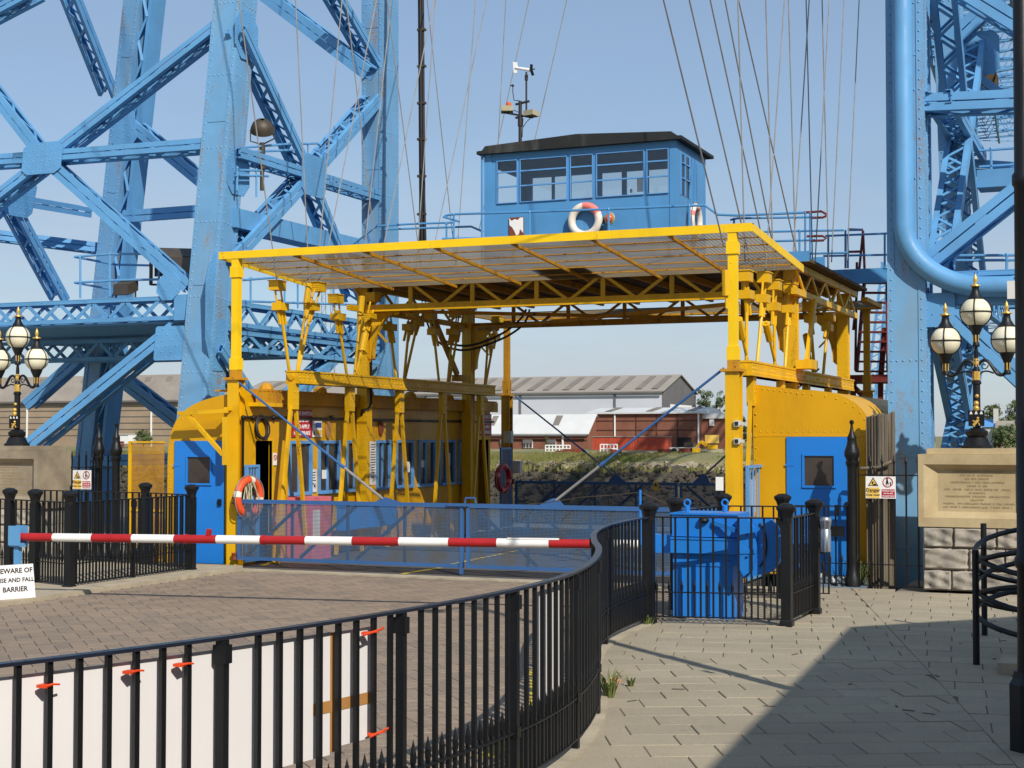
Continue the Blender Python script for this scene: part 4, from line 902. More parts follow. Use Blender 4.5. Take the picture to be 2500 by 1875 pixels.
# front bracket in front of the blue door
Yb = 19.72
bk = MB(); f = lambda u, v: RY(u, v, Yb); bk.bar(f(436, 1009), f(555, 1003), .06, .06); bk.build('bracket_arm', 'yellow', GO)
MB().bar(f(462, 1016), f(545, 1110), .05, .06).build('bracket_strut', 'yellow', GO); MB().bar(f(551, 1018), f(551, 1135), .09, .06, (0, 1, 0)).build('bracket_hanger', 'yellow', GO); MB().bar(f(545, 998), RY(575, 998, YF), .06, .05).build('bracket_arm', 'yellow', GO)
# ------------------------------------------------------------------ passenger cabins
def cabin_shell(t, prof_, y0, y1, th, smooth_from, mat='yelcab'):
    poly = [V(x, y0, z) for x, z in prof_]; MB().prism(poly, (0, .04, 0)).build('front_wall', mat, t); MB().prism([V(x, y1-.04, z) for x, z in prof_], (0, .04, 0)).build('end_wall', mat, t)
    r = MB(); k = len(smooth_from)
    for (xa, za), (xb, zb_) in zip(smooth_from, smooth_from[1:]): r.add([(xa, y0+.04, za), (xb, y0+.04, zb_), (xb, y1-.04, zb_), (xa, y1-.04, za)], [(0, 1, 2, 3)])
    r.build('roof_shell', mat, t, True)
def bez(pts, n=10):
    out = []
    for i in range(n+1):
        t_ = i/n; q_ = [Vector((*p, 0)) for p in pts]
        while len(q_) > 1: q_ = [a.lerp(b, t_) for a, b in zip(q_, q_[1:])]
        out.append((q_[0].x, q_[0].y))
    return out
CL = thing('passenger_cabin', 'yellow passenger cabin with a row of blue framed windows and a bright blue end door', 'cabin', (-13.5, 25, 0))
XW, Y0, Y1 = -12.9, 20.0, 29.65
archL = [(-12.95, 2.68)]+bez([(-13.2, 2.64), (-14.0, 2.52), (-14.26, 2.3), (-14.27, 1.6)])
cabin_shell(CL, [(-12.95, 0.0)]+archL+[(-14.27, 0)], Y0, Y1, .04, archL+[(-14.27, 0)])
wins = [(21.38, 22.11), (22.33, 23.06), (23.29, 23.99), (24.42, 24.97), (25.19, 25.92), (26.13, 26.87), (27.06, 27.79), (27.95, 28.6)]
doors = [(20.38, 20.88), (28.95, 29.5)]
w = MB(); w.bx(XW-.05, XW, Y0+.041, Y1-.041, 1.92, 2.7)
ed = Y0+.041
for a, b in doors: w.bx(XW-.05, XW, ed, a, 0, 1.02); ed = b
w.bx(XW-.05, XW, ed, Y1-.041, 0, 1.02); op = sorted(wins+doors); ed = Y0+.041
for a, b in op: w.bx(XW-.05, XW, ed, a, 1.02, 1.92); ed = b
w.bx(XW-.05, XW, ed, Y1-.041, 1.02, 1.92); w.build('side_wall', 'yelcab', CL)
MB().bx(XW-.9, XW-.85, Y0+.1, Y1-.1, .0, 2.4).build('dark_backing', 'dark', CL)  # dark sheet standing in for the shade inside the cabin
for i, (a, b) in enumerate(wins):
    fr = MB(); x0, x1 = XW-.03, XW+.035
    fr.bx(x0, x1, a, a+.05, 1.02, 1.92).bx(x0, x1, b-.05, b, 1.02, 1.92).bx(x0, x1, a+.05, b-.05, 1.87, 1.92).bx(x0, x1+.03, a+.05, b-.05, 1.02, 1.075)
    m_ = a+(b-a)*.45; fr.bx(x0, x1-.02, m_-.02, m_+.02, 1.075, 1.87)
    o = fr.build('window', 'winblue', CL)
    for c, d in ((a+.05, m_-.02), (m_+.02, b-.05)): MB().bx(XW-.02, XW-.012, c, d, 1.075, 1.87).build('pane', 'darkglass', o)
for a, b in doors: MB().bx(XW-.06, XW+.012, a-.03, a, 0, 1.95).bx(XW-.06, XW+.012, b, b+.03, 0, 1.95).bx(XW-.06, XW+.012, a, b, 1.921, 1.95).build('door_frame', 'yellow', CL)
ev = MB(); ev.bx(XW+.001, XW+.12, 20.25, Y1+.1, 2.64, 2.7).bx(XW+.09, XW+.12, 20.25, Y1+.1, 2.5, 2.64); ev.build('eave', 'yelrustshade', CL); MB().bx(XW+.001, XW+.14, 20.2, 21.0, 2.46, 2.52).build('eave_bracket', 'yellow', CL)
cr = MB()
for i in range(80): y = 20.3+i*.118; cr.bx(-13.6, XW+.13, y, y+.06, 2.702, 2.73)
cr.build('roof_sheet', 'yelrustshade', CL, kind='stuff')
for k in range(6): MB().ball((XW+.0, 20.7+k*1.7, 2.74), .12, 10, 6, .9).build('roof_vent', 'yelrustshade', CL)
def cabin_door(t, x0, x1, z0, z1, wx0, wx1, wz0, wz1, y):
    d = MB()
    for a, b, c, e in ((x0, wx0, z0, z1), (wx1, x1, z0, z1), (wx0, wx1, z0, wz0), (wx0, wx1, wz1, z1)): d.bx(a, b, y-.03, y-.002, c, e)
    o = d.build('end_door', 'blue', t)
    f_ = MB(); e = .03
    f_.bx(wx0-e, wx1+e, y-.045, y-.0305, wz1, wz1+e).bx(wx0-e, wx1+e, y-.05, y-.0305, wz0-e, wz0).bx(wx0-e, wx0, y-.045, y-.0305, wz0, wz1).bx(wx1, wx1+e, y-.045, y-.0305, wz0, wz1); f_.build('window_frame', 'blue', o)
    MB().bx(wx0, wx1, y-.02, y-.01, wz0, wz1).build('window_pane', 'darkglass', o)
    MB().bx(x0-.02, x0+.1, y-.036, y-.0305, z0+.35, z0+.38).build('hinge', 'blue', o); MB().bx(x0-.02, x0+.1, y-.036, y-.0305, z1-.4, z1-.37).build('hinge', 'blue', o); MB().bx(x1-.1, x1-.04, y-.06, y-.031, z0+.9, z0+1.0).build('handle', 'black', o)
    return o
cabin_door(CL, -14.12, -13.2, .02, 1.92, -13.87, -13.45, 1.26, 1.67, Y0)
rv = MB()
for i in range(len(archL)):
    x, z = archL[i]; rv.rivet((x+.03, Y0-.0, z-.07), (0, -1, 0), .014, .01)
for i in range(14): rv.rivet((-14.22, Y0, .1+i*.12), (0, -1, 0), .014, .01); rv.rivet((-13.02, Y0, .15+i*.18), (0, -1, 0), .014, .01); rv.rivet((-14.1+i*.075, Y0, 1.97), (0, -1, 0), .012, .008)
rv.build('rivet_rows', 'yelcab', CL, kind='stuff')
# yellow mesh side panel
mp = thing('mesh_panel', 'yellow wire mesh panel standing beside the curved roof cabin with the blue door', 'mesh panel', (-14.7, 20.0, 0))
a, b = RY(315, 1100, 20.0), RY(403, 1100, 20.0); zt = RY(350, 1077, 20.0).z
MB().bx(a.x, a.x+.05, 19.98, 20.02, 0, zt).bx(a.x+.05, b.x-.01, 19.98, 20.02, zt-.03, zt).bx(a.x+.05, b.x-.01, 19.98, 20.02, .02, .06).bx(a.x+.05, b.x-.01, 19.98, 20.02, .8, .83).build('frame', 'yellow', mp)
MB().add([(a.x+.05, 20.0, .06), (b.x-.01, 20.0, .06), (b.x-.01, 20.0, zt-.03), (a.x+.05, 20.0, zt-.03)], [(0, 1, 2, 3)]).build('wire_mesh', 'yelmesh', mp)
CR = thing('passenger_cabin', 'yellow cabin with a riveted curved top and blue end door behind the low lock gate', 'cabin', (-4.1, 25, 0))
YC = 20.9; cf_ = lambda u, v: RY(u, v, YC); pc_ = [cf_(u, v) for u, v in ((1838, 938), (1950, 951), (2082, 952), (2126, 995), (2131, 1075))]
xl_, xr_, zl_ = pc_[0].x, pc_[-1].x, cf_(1838, 1400).z
archR = [(pc_[0].x, pc_[0].z)]+bez([(p_.x, p_.z) for p_ in pc_[1:]])
cabin_shell(CR, [(xl_, zl_)]+archR+[(xr_, zl_)], YC, 27.5, .04, archR+[(xr_, zl_)])
MB().bx(xl_, xl_+.04, YC+.041, 27.459, zl_, pc_[0].z-.01).build('side_wall', 'yelcab', CR)
zs_ = cf_(1838, 1066).z; MB().bx(xl_, xr_, YC-.012, YC-.002, zs_, zs_+.015).build('seam', 'yelcab', CR); MB().bx(xl_+.005, cf_(1919, 1066).x, YC-.008, YC-.001, zl_+.01, zs_-.002).build('corner_panel', 'yelcab', CR)
cabin_door(CR, cf_(1921, 1066).x, cf_(2082, 1066).x, zl_+.02, zs_-.004, cf_(1965, 1113).x, cf_(2037, 1113).x, cf_(2037, 1186).z, cf_(2037, 1113).z, YC)
rv = MB()
for i in range(16): rv.rivet((xl_+.04, YC-.009, .25+i*.158), (0, -1, 0), .016, .012)
for x, z in archR: rv.rivet((x-.02, YC, z-.06), (0, -1, 0), .016, .012)
for i in range(16): rv.rivet((xl_+.1+i*.1, YC, zs_+.07), (0, -1, 0), .013, .01)
for i in range(9): k_ = i/8; rv.rivet((xl_+.06+(pc_[1].x-xl_)*k_, YC, pc_[0].z+(pc_[1].z-pc_[0].z)*k_-.06), (0, -1, 0), .016, .012)
rv.build('rivet_rows', 'yelcab', CR, kind='stuff'); MB().bx(xr_-.09, xr_, YC-.05, YC-.02, zl_, zs_-.05).build('side_grille', 'yelmesh', CR); MB().bx(xr_+.001, xr_+.03, YC-.06, YC-.01, zl_, zs_-.02).build('corner_strip', 'yelrustshade', CR)
# ------------------------------------------------------------------ gates
def gate(name, label, x0, x1, y, hinge, rise, tie_from, tie_to, z0=.11, z1=1.03, mat='gate'):
    t = thing(name, label, 'gate', ((x0+x1)/2, y, 0), 'blue mesh gates of the gondola'); 
    m = MB(); m.bx(x0, x1, y-.025, y+.025, z1-.06, z1).bx(x0, x1, y-.025, y+.025, z0, z0+.05).bx(x0, x0+.05, y-.025, y+.025, z0+.05, z1-.06).bx(x1-.05, x1, y-.025, y+.025, z0+.05, z1-.06); m.build('frame', mat, t)
    n = 4; L = (x1-x0)
    for i in range(1, n): x = x0+L*i/n; MB().bx(x-.02, x+.02, y-.0, y+.03, z0+.05, z1-.06).build('upright', mat, t)
    for i in range(n-1 if L > 3.8 else n-1):
        a, b = x0+L*(i+.15)/n, x0+L*(i+1.15)/n; p, q_ = ((a, y+.015, z0+.06), (b, y+.015, z1-.07)) if rise > 0 else ((a, y+.015, z1-.07), (b, y+.015, z0+.06)); MB().bar(p, q_, .03, .045).build('brace', mat, t)
    MB().add([(x0+.05, y-.012, z0+.05), (x1-.05, y-.012, z0+.05), (x1-.05, y-.012, z1-.06), (x0+.05, y-.012, z1-.06)], [(0, 1, 2, 3)]).build('wire_mesh', 'gatemesh', t)
    a, b = Vector(tie_from), Vector(tie_to); o = MB().tube([a, b], .018, 8).build('tie_rod', mat, t); d_ = (b-a).normalized(); MB().tube([b-d_*.9, b-d_*.82], .028, 8).build('rod_collar', mat, o); MB().tube([b-d_*.8, b], .021, 8).build('rod_end', 'wire', o)
    s_ = 1 if b.x > a.x else -1
    MB().prism([(b.x-.12*s_, y-.01, z1), (b.x+.25*s_, y-.01, z1), (b.x+.05*s_, y-.01, b.z+.03), (b.x-.03*s_, y-.01, b.z+.03)], (0, .02, 0)).build('tie_bracket', mat, t)
    hx = x0 if hinge < 0 else x1
    for z in (z1-.05, z0+.02): MB().lathe([(.05, -.02), (.05, .0), (.03, .0), (.03, .06), (.05, .06), (.05, .08)], 10, (hx+.06*hinge, y, z)).build('hinge', 'rustpipe', t)
    return t
g1 = gate('swing_gate', 'blue mesh gate leaf tied back to the yellow post beside the orange lifebuoy', -12.84, -9.05, 19.82, -1, 1, RY(577, 929, 19.9), RY(936, 1219, 19.82))
MB().tube([RY(1135, 1229, 19.8), RY(1137, 1216, 19.8), RY(1160, 1216, 19.8), RY(1162, 1229, 19.8)], .015, 6).build('latch_loop', 'gate', g1); MB().bx(-9.3, -8.95, 19.77, 19.79, .99, 1.03).build('latch', 'gate', g1); MB().bx(-9.1, -9.05, 19.78, 19.82, .02, .2).build('drop_bolt', 'gate', g1)
gate('swing_gate', 'blue mesh gate leaf behind the curved railing and the bright blue barrier machine', -9.0, -5.25, 19.82, 1, -1, RY(1768, 899, 19.9), RY(1357, 1222, 19.82))
gate('swing_gate', 'dark blue gate leaf at the far end of the deck below the brick building', -12.65, -9.0, 30.4, -1, 1, RY(1258, 968, 30.4), RY(1500, 1160, 30.4))
gate('swing_gate', 'dark blue gate leaf at the far end of the deck with a small yellow notice', -8.95, -5.25, 30.4, 1, -1, RY(2000, 900, 30.4), RY(1720, 1160, 30.4))
def side_gate(label, x, y0, y1, z1):
    t = thing('side_gate', label, 'gate', (x, y0, 0)); m = MB(); m.bx(x-.02, x+.02, y0, y0+.04, .05, z1).bx(x-.02, x+.02, y1-.04, y1, .05, z1).bx(x-.02, x+.02, y0+.04, y1-.04, z1-.04, z1).bx(x-.02, x+.02, y0+.04, y1-.04, .05, .09); m.build('frame', 'winblue', t)
    k = 5
    for i in range(1, k): y = y0+(y1-y0)*i/k; MB().bx(x-.008, x+.008, y-.012, y+.012, .09, z1-.04).build('bar', 'winblue', t)
    return t
side_gate('small pale blue side gate behind the orange lifebuoy', -12.84, 20.02, 20.4, 1.55)
side_gate('small pale blue side gate with pink and white posters beside the yellow cabin', -4.98, 20.1, 20.95, 1.6)
side_gate('small dark blue side gate behind the far red lifebuoy', -12.7, 29.7, 30.25, 1.75)
ps = thing('poster', 'pink and white poster fixed to the small pale blue side gate', 'poster', (-5.0, 20.4, 1)); MB().bx(-5.012, -5.006, 20.15, 20.9, .3, .75).build('paper', 'pink', ps); MB().bx(-5.012, -5.006, 20.2, 20.7, .95, 1.4).build('sheet', 'notice', ps)
# ================================================================== CONTROL CABIN ON THE TOP DECK
CC = thing('control_cabin', 'pale blue control cabin with wide windows and a black bitumen roof', 'cabin', (-8.93, 25.2, 4.77))
x0, x1, y0, y1, zf, zs, zt_, ze = -10.68, -7.19, 24.3, 26.1, 4.77, 6.06, 6.82, 6.96
T = .05
def uX(u, y=y0): return RY(u, 430, y).x
cols = [(1213, 1264), (1269.5, 1385), (1392, 1448), (1456, 1573), (1579, 1633)]; fw_ = [(uX(a), uX(b)) for a, b in cols]
m = MB(); m.bx(x0, x1, y0, y0+T, zf, zs).bx(x0, x1, y0, y0+T, zt_, ze); ed = x0
for a, b in fw_: m.bx(ed, a, y0, y0+T, zs, zt_); ed = b
m.bx(ed, x1, y0, y0+T, zs, zt_); m.build('front_wall', 'cabblue', CC)
MB().bx(x0-.02, x0+.12, y0-.012, y0-.001, zf, ze-.01).build('corner_strip', 'cabblue', CC); MB().bx(x1-.12, x1+.0, y0-.012, y0-.001, zf, ze-.01).build('corner_strip', 'cabblue', CC)
bwin = [(RY(a_, 430, y1).x, RY(b_, 430, y1).x) for a_, b_ in ((1301, 1349), (1355, 1459), (1471, 1520), (1531, 1580), (1585, 1634))]
m = MB(); m.bx(x0, x1, y1-T, y1, zf, zs+.02).bx(x0, x1, y1-T, y1, 6.8, ze); ed = x0
for a, b in bwin: m.bx(ed, a, y1-T, y1, zs+.02, 6.8); ed = b
m.bx(ed, x1, y1-T, y1, zs+.02, 6.8); m.build('rear_wall', 'cabblue', CC)
for xx in (x0, x1-T):
    m = MB(); m.bx(xx, xx+T, y0+T, y1-T, zf, zs).bx(xx, xx+T, y0+T, y1-T, zt_-.05, ze); ed = y0+T
    for a, b in ((y0+.2, y0+.78),) if xx > -8 else ((y0+.2, y1-.3),): m.bx(xx, xx+T, ed, a, zs, zt_-.05); ed = b
    m.bx(xx, xx+T, ed, y1-T, zs, zt_-.05); m.build('side_wall', 'cabblue', CC)
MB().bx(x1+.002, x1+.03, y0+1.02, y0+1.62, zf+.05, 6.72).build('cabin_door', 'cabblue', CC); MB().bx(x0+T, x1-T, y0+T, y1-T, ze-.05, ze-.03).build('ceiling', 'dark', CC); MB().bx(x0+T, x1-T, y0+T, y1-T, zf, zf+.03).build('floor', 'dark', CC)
zb1, zb2 = RY(1500, 401, y0).z, RY(1500, 438, y0).z
for i, (a, b) in enumerate(fw_):
    f = MB(); e = .014; f.bx(a, a+e, y0-.02, y0+.03, zs, zt_).bx(b-e, b, y0-.02, y0+.03, zs, zt_).bx(a+e, b-e, y0-.02, y0+.03, zt_-e, zt_).bx(a+e, b-e, y0-.025, y0+.03, zs, zs+e)
    for z in (zb1, zb2): f.bx(a+e, b-e, y0-.015, y0+.02, z-.012, z+.012)
    o = f.build('window', 'winblue', CC); MB().bx(a+e, b-e, y0+.004, y0+.008, zs+e, zt_-e).build('pane', 'glass', o)
f = MB(); f.bx(x1-.01, x1+.02, y0+.2, y0+.23, zs, zt_-.05).bx(x1-.01, x1+.02, y0+.75, y0+.78, zs, zt_-.05).bx(x1-.01, x1+.02, y0+.47, y0+.5, zs, zt_-.05).bx(x1-.01, x1+.02, y0+.23, y0+.75, zb1-.01, zb1+.01).bx(x1-.01, x1+.02, y0+.23, y0+.75, zb2-.01, zb2+.01); o = f.build('window', 'winblue', CC); MB().bx(x1-.005, x1-.001, y0+.23, y0+.75, zs, zt_-.05).build('pane', 'glass', o)
for a, b in bwin: MB().bx(a, b, y1-.03, y1-.025, zs+.02, 6.8).build('rear_pane', 'glass', CC)
# roof: low camber, drip edge
o_ = .12; rp2 = [(x0-o_, ze-.02), (x0-o_, ze+.035), (x0-.02, ze+.04), (x0+.04, ze+.115), ((x0+x1)/2, ze+.2), (x1-.06, ze+.115), (x1+.02, ze+.04), (x1+o_, ze+.035), (x1+o_, ze-.02)]
MB().prism([(x, y0-.12, z) for x, z in rp2], (0, y1-y0+.24, 0)).build('roof', 'roofblack', CC)
MB().bx(x0+.9, x1-.5, y0-.03, y0-.001, RY(1420, 568, y0).z-.03, RY(1420, 568, y0).z).build('drip_rail', 'roofblack', CC); MB().tube([(x0-.05, y0-.03, zf), (x0-.05, y0-.03, ze)], .025, 8).build('downpipe', 'cabblue', CC)
for i in range(3): pass
dk = MB().bx(-9.95, -9.55, 25.3, 25.8, zf+.03, 6.2); dk.build('control_desk', 'dark', CC)
for u, v in ((1298, 378), (1377, 374), (1422, 372)):
    p = RY(u, v, 24.9); t_ = thing('warning_lamp', 'small red lamp under the control cabin ceiling, %s' % {1298: 'in the wide pane next to the mast', 1377: 'at the edge of the narrow centre pane', 1422: 'inside the narrow centre pane'}[u], 'lamp', p, 'red lamps in the control cabin'); MB().bx(p.x-.06, p.x+.06, p.y-.04, p.y+.04, p.z-.08, p.z+.08).build('lens', 'tie', t_)
p = RY(1562, 453, 24.28); t_ = thing('notice', 'white paper notice taped inside the control cabin window', 'notice', p); MB().bx(p.x-.06, p.x+.06, 24.31, 24.314, p.z-.1, p.z+.13).build('paper', 'notice', t_); text_mb('8', .09, (p.x-.16, 24.298, p.z-.08), (1, 0, 0), (0, 0, 1)).build('lettering', 'ink', t_)
p = RY(1261, 553, 24.28); t_ = thing('rusty_sign', 'white enamel sign eaten by brown rust on the control cabin wall', 'sign', p); MB().bx(p.x-.135, p.x+.135, 24.27, 24.285, p.z-.16, p.z+.16).build('plate', 'rustpipe', t_)
MB().prism([(p.x+a, 24.266, p.z+b) for a, b in ((-.13, .15), (-.09, .1), (-.03, .13), (.03, .11), (.07, .15), (.13, .15), (.13, -.12), (.07, -.05), (.05, -.14), (.0, -.16), (-.04, -.07), (-.08, -.01), (-.13, .03))], (0, .004, 0)).build('enamel', 'white', t_)
p = RY(1489, 535, 24.2); t_ = thing('wall_lamp', 'round amber bulkhead lamp on the control cabin wall beside the lifebuoy', 'lamp', p); MB().tube([(p.x-.17, 24.29, p.z+.02), (p.x-.02, 24.26, p.z+.01), (p.x, 24.2, p.z)], .035, 10).build('bracket', 'bronze', t_, True); MB().ball((p.x+.02, 24.13, p.z), .085, 14, 8).build('lens', 'amber', t_, True); MB().torus((p.x+.02, 24.13, p.z), .09, .018, (.3, 1, 0), 18, 6).build('rim', 'beige', t_, True)
def lifebuoy(label, c, R_, r_, ax, main, band, rot=0.0, rope=True, group='lifebuoys'):
    t = thing('lifebuoy', label, 'lifebuoy', c, group); c = Vector(c); ax = Vector(ax).normalized()
    for k in range(4):
        a = rot+k*math.pi/2; MB().torus(c, R_, r_, ax, 13, 12, a+.15, a+math.pi/2-.15).build('ring', main, t, True); MB().torus(c, R_, r_*1.015, ax, 6, 12, a-.15, a+.15).build('band', band, t, True)
    if rope:
        u = ax.orthogonal().normalized(); w_ = ax.cross(u); m = MB()
        for k in range(4):
            a = rot+k*math.pi/2; m.tube([c+ax*.02+(u*math.cos(a+b)+w_*math.sin(a+b))*(R_+r_*(1.05+.35*math.sin(math.pi*i/8))) for i, b in enumerate([math.pi/2*i/8 for i in range(9)])], .008, 5)
        m.build('grab_rope', 'wire', t)
    return t
p = RY(1428, 538, 24.2); lb1 = lifebuoy('big white lifebuoy with a faded red top on the control cabin front', (p.x, 24.21, p.z), .245, .068, (0, 1, 0), 'buoywhite', 'buoywhite', .3, False)
MB().torus(p+V(0, -.001, 0)-V(0, p.y-24.21, 0), .245, .0695, (0, 1, 0), 9, 12, -.9, .35).build('faded_patch', 'pinkish', lb1, True)
bx_ = lb1.children[-1].data; cz = sum(v.co.z for v in bx_.vertices)/len(bx_.vertices)
if cz < .15:
    for k in range(1, 16):
        a0 = -.9+k*.4; mm = MB().torus(Vector((p.x, 24.21, p.z)), .245, .0695, (0, 1, 0), 9, 12, a0, a0+1.25); z_ = sum(v[2] for v in mm.v)/len(mm.v)-p.z
        if z_ > .19:
            old = lb1.children[-1]; bpy.data.objects.remove(old); mm.build('faded_patch', 'pinkish', lb1, True); break
p = RX(1693, 540, x1+.06); lifebuoy('white and pink lifebuoy hung on the side of the control cabin with coiled rope', (x1+.1, p.y, p.z), .25, .055, (1, 0, 0), 'buoywhite', 'pinkish', .4)
p = RX(607, 1214, -12.76); lifebuoy('bright orange lifebuoy with white bands beside the gate post and dark doorway', (-12.76, p.y, p.z), .265, .062, (1, -.12, 0), 'orange', 'buoywhite', .6)
tl = MB(); random.seed(3)
for i in range(26):
    a = V(-12.76+random.uniform(-.03, .06), p.y+random.uniform(-.08, .08), p.z+.22); tl.tube([a, a+V(random.uniform(-.1, .1), random.uniform(-.12, .12), -.25), a+V(random.uniform(-.1, .1), random.uniform(-.12, .12), -random.uniform(.4, .6))], .008, 4)
t_ = tl.build('rope_bundle', 'beige', None, loc=(-12.76, p.y, p.z)); t_['label'] = 'tangled pale rope hanging inside the orange lifebuoy'; t_['category'] = 'rope'
p = RX(1234, 1168, -12.5); lifebuoy('dull red lifebuoy on the rear post far end of the deck', (-12.55, p.y, p.z), .26, .06, (1, -.1, 0), 'red', 'pinkish', .5)
# rails of the top deck
def rY(y): return lambda u, v: RY(u, v, y)
h = rY(23.85)
rail_run('handrail', 'pale blue handrail in front of the control cabin and its big lifebuoy', [[h(1122, 541), h(1082, 529), h(1090, 526), h(1108, 523), h(1420, 513), h(1720, 501), h(1752, 524), h(1800, 526), h(1962, 519)], [h(1080, 583), h(1250, 579)]], [(h(u, 590), h(u, v)) for u, v in ((1108, 524), (1293, 518), (1486, 511), (1683, 503))], .02, 'cabblue')
h = rY(25.5)
rail_run('handrail', 'pale blue handrail beside the black cable bundle above the canopy', [[h(862, 596), h(920, 552), h(1000, 547), h(1110, 543)], [h(940, 560), h(1150, 553), h(1180, 566)]], [(h(u, 600), h(u, v)) for u, v in ((922, 552), (1090, 546))], .02, 'cabblue')
h = rY(27.6)
rail_run('handrail', 'pale blue handrail with a maroon looped end above the yellow hangers', [[h(1783, 537), h(1800, 533), h(1990, 530)], [h(1860, 566), h(2060, 562)], [h(1880, 589), h(1990, 586)], [h(1940, 620), h(2070, 617)]], [(h(u, 640), h(u, v)) for u, v in ((1792, 535), (1952, 563), (1966, 520), (1978, 520))], .02, 'cabblue')
red = thing('looped_rail', 'maroon looped end of the handrail above the yellow hangers', 'handrail', h(2010, 520)); MB().tube([h(1962, 519), h(2005, 516), h(2016, 522), h(2016, 528), h(2008, 531), h(1978, 532)], .022, 6).build('rail', 'maroon', red, True); MB().tube([h(1970, 577), h(2008, 576), h(2017, 582), h(2010, 587), h(1978, 588)], .022, 6).build('rail', 'maroon', red, True)
# landing walkway between gondola and tower, maroon stair
wy = 30.9; h = rY(wy)
a, b = h(2010, 695), h(2175, 653)
LW = thing('landing_walkway', 'blue walkway beam joining the riveted leg to the top of the gondola', 'walkway', (-6, wy, 5)); MB().bx(a.x-.4, b.x+.8, wy, wy+.12, a.z, b.z).build('beam', 'cabblue', LW); MB().bx(a.x-.4, b.x+.8, wy+.121, wy+1.2, b.z-.06, b.z-.01).build('floor', 'cabblue', LW)
for l_ in ([h(2015, 576), h(2165, 570)], [h(2070, 562), h(2105, 561)], [h(2010, 625), h(2165, 622)]): MB().tube(l_, .022, 6).build('rail', 'cabblue', LW, True)
for u, v in ((2022, 575), (2064, 562), (2070, 572), (2160, 570)): MB().tube([h(u, 655), h(u, v)], .022, 6).build('stanchion', 'cabblue', LW, True)
p = rY(28.75)
MB().bx(p(1962, 640).x, p(2012, 640).x, 28.75, 28.85, p(1985, 663).z, p(1985, 628).z).build('end_box', 'cabblue', LW)
wy = 31.3; h = rY(wy); ST = thing('stair', 'maroon steel stair climbing beside the riveted leg', 'stair', h(2120, 960))
sl_, sr = [h(2110, 690), h(2092, 905)], [h(2166, 690), h(2168, 905)]
for pth in (sl_, sr): MB().bar(pth[0], pth[1], .05, .16, (0, 1, 0)).build('stringer', 'maroon', ST)
for i in range(10):
    t = i/9; a, b = sl_[0].lerp(sl_[1], t), sr[0].lerp(sr[1], t); MB().bar(a-V(0, .12, .02), b-V(0, .12, .02), .2, .035, (0, 0, 1)).build('tread', 'maroon', ST)
for l_ in ([h(2107, 563), h(2106, 575), h(2083, 806)], [h(2107, 563), h(2112, 690)], [h(2092, 640), h(2088, 905)], [h(2070, 560), h(2107, 561)], [h(2068, 615), h(2103, 614)]): MB().tube(l_, .026, 6).build('rail', 'maroon', ST, True)
a, b = h(2070, 935), h(2200, 915); MB().bx(a.x, b.x, wy-.3, wy+.8, a.z, b.z).build('landing', 'maroon', ST)
for u0, v0, u1, v1 in ((2065, 800, 2060, 1020), (2085, 935, 2080, 1010), (2150, 935, 2150, 1020), (2070, 975, 2160, 985), (2085, 945, 2150, 1010), (2068, 870, 2062, 1000), (2160, 800, 2150, 930)): MB().bar(h(u0, v0), h(u1, v1), .1, .1).build('brace', 'maroon', ST)
MB().bar(h(2064, 750), h(2062, 1020), .09, .09).build('post', 'maroon', ST)
# ------------------------------------------------------------------ mast with vane, beacon and floodlights
b0 = RY(1270, 345, 24.9); fm = rY(24.9)
MS = thing('weather_mast', 'slim mast with wind vane, amber beacon and floodlights on the cabin roof', 'mast', (b0.x, 24.9, 7.05))
P_ = fm(1270, 247); MB().tube([(b0.x, 24.9, 7.05), (b0.x, 24.9, P_.z)], .032, 10).tube([(b0.x, 24.9, fm(1270, 308).z), (b0.x, 24.9, fm(1270, 290).z)], .045, 10).build('pole', 'darkwire', MS, True)
MB().bar(fm(1226, 274), fm(1300, 287), .05, .03).bar(fm(1259, 288), fm(1310, 273), .05, .03).build('cross_arm', 'darkwire', MS); MB().bar(fm(1259, 255), fm(1292, 247), .05, .03).build('upper_arm', 'darkwire', MS)
def mini_flood(u, v, ang): 
    c = fm(u, v); R = Matrix.Rotation(ang, 3, 'Z'); vs = [(-.11, -.09, -.04), (.11, -.09, -.04), (.11, .09, -.06), (-.11, .09, -.06)]; m = MB(); m.prism([R @ Vector(x)+c for x in vs], (0, 0, .09)); m.build('flood_lamp', 'beige', MS)
mini_flood(1238, 267, .4); mini_flood(1297, 277, -.3)
c = fm(1242, 262); MB().lathe([(.045, 0), (.05, .02), (.04, .09), (.0, .095)], 12, (c.x, c.y, c.z+.0)).build('beacon', 'amber', MS, True)
v0 = fm(1285, 280); v1 = fm(1285, 176); MB().tube([v0, v1], .018, 8).lathe([(.03, -.1), (.03, .0)], 8, v1-V(0, 0, .05)).build('vane_pole', 'darkwire', MS, True)
MB().tube([fm(1258, 165), fm(1293, 171)], .02, 8, r2=.03).build('vane_body', 'white', MS, True)
MB().prism([fm(1252, 151)+V(0, 0, 0), fm(1262, 152), fm(1264, 165), fm(1262, 178), fm(1254, 178), fm(1253, 165)], (.0, .012, 0)).build('tail_fin', 'white', MS)
hb = fm(1297, 171)
for k in range(4): a = k*math.pi/2+.4; MB().bar(hb, hb+V(.02, .1*math.cos(a), .1*math.sin(a)), .012, .05, (1, 0, 0)).build('propeller_blade', 'ink', MS)
MB().tube([fm(1268, 246), fm(1255, 245), fm(1252, 225)], .008, 6).ball(fm(1252, 209), .025, 8, 6).tube([fm(1252, 225), fm(1252, 209)], .008, 6).ball(fm(1247, 209), .015, 6, 4).build('sensor', 'darkwire', MS)
MB().tube([fm(1252, 268), fm(1268, 275), fm(1277, 290), fm(1275, 335)], .007, 5).tube([fm(1300, 284), fm(1285, 298), fm(1276, 312)], .007, 5).build('wiring', 'darkwire', MS)
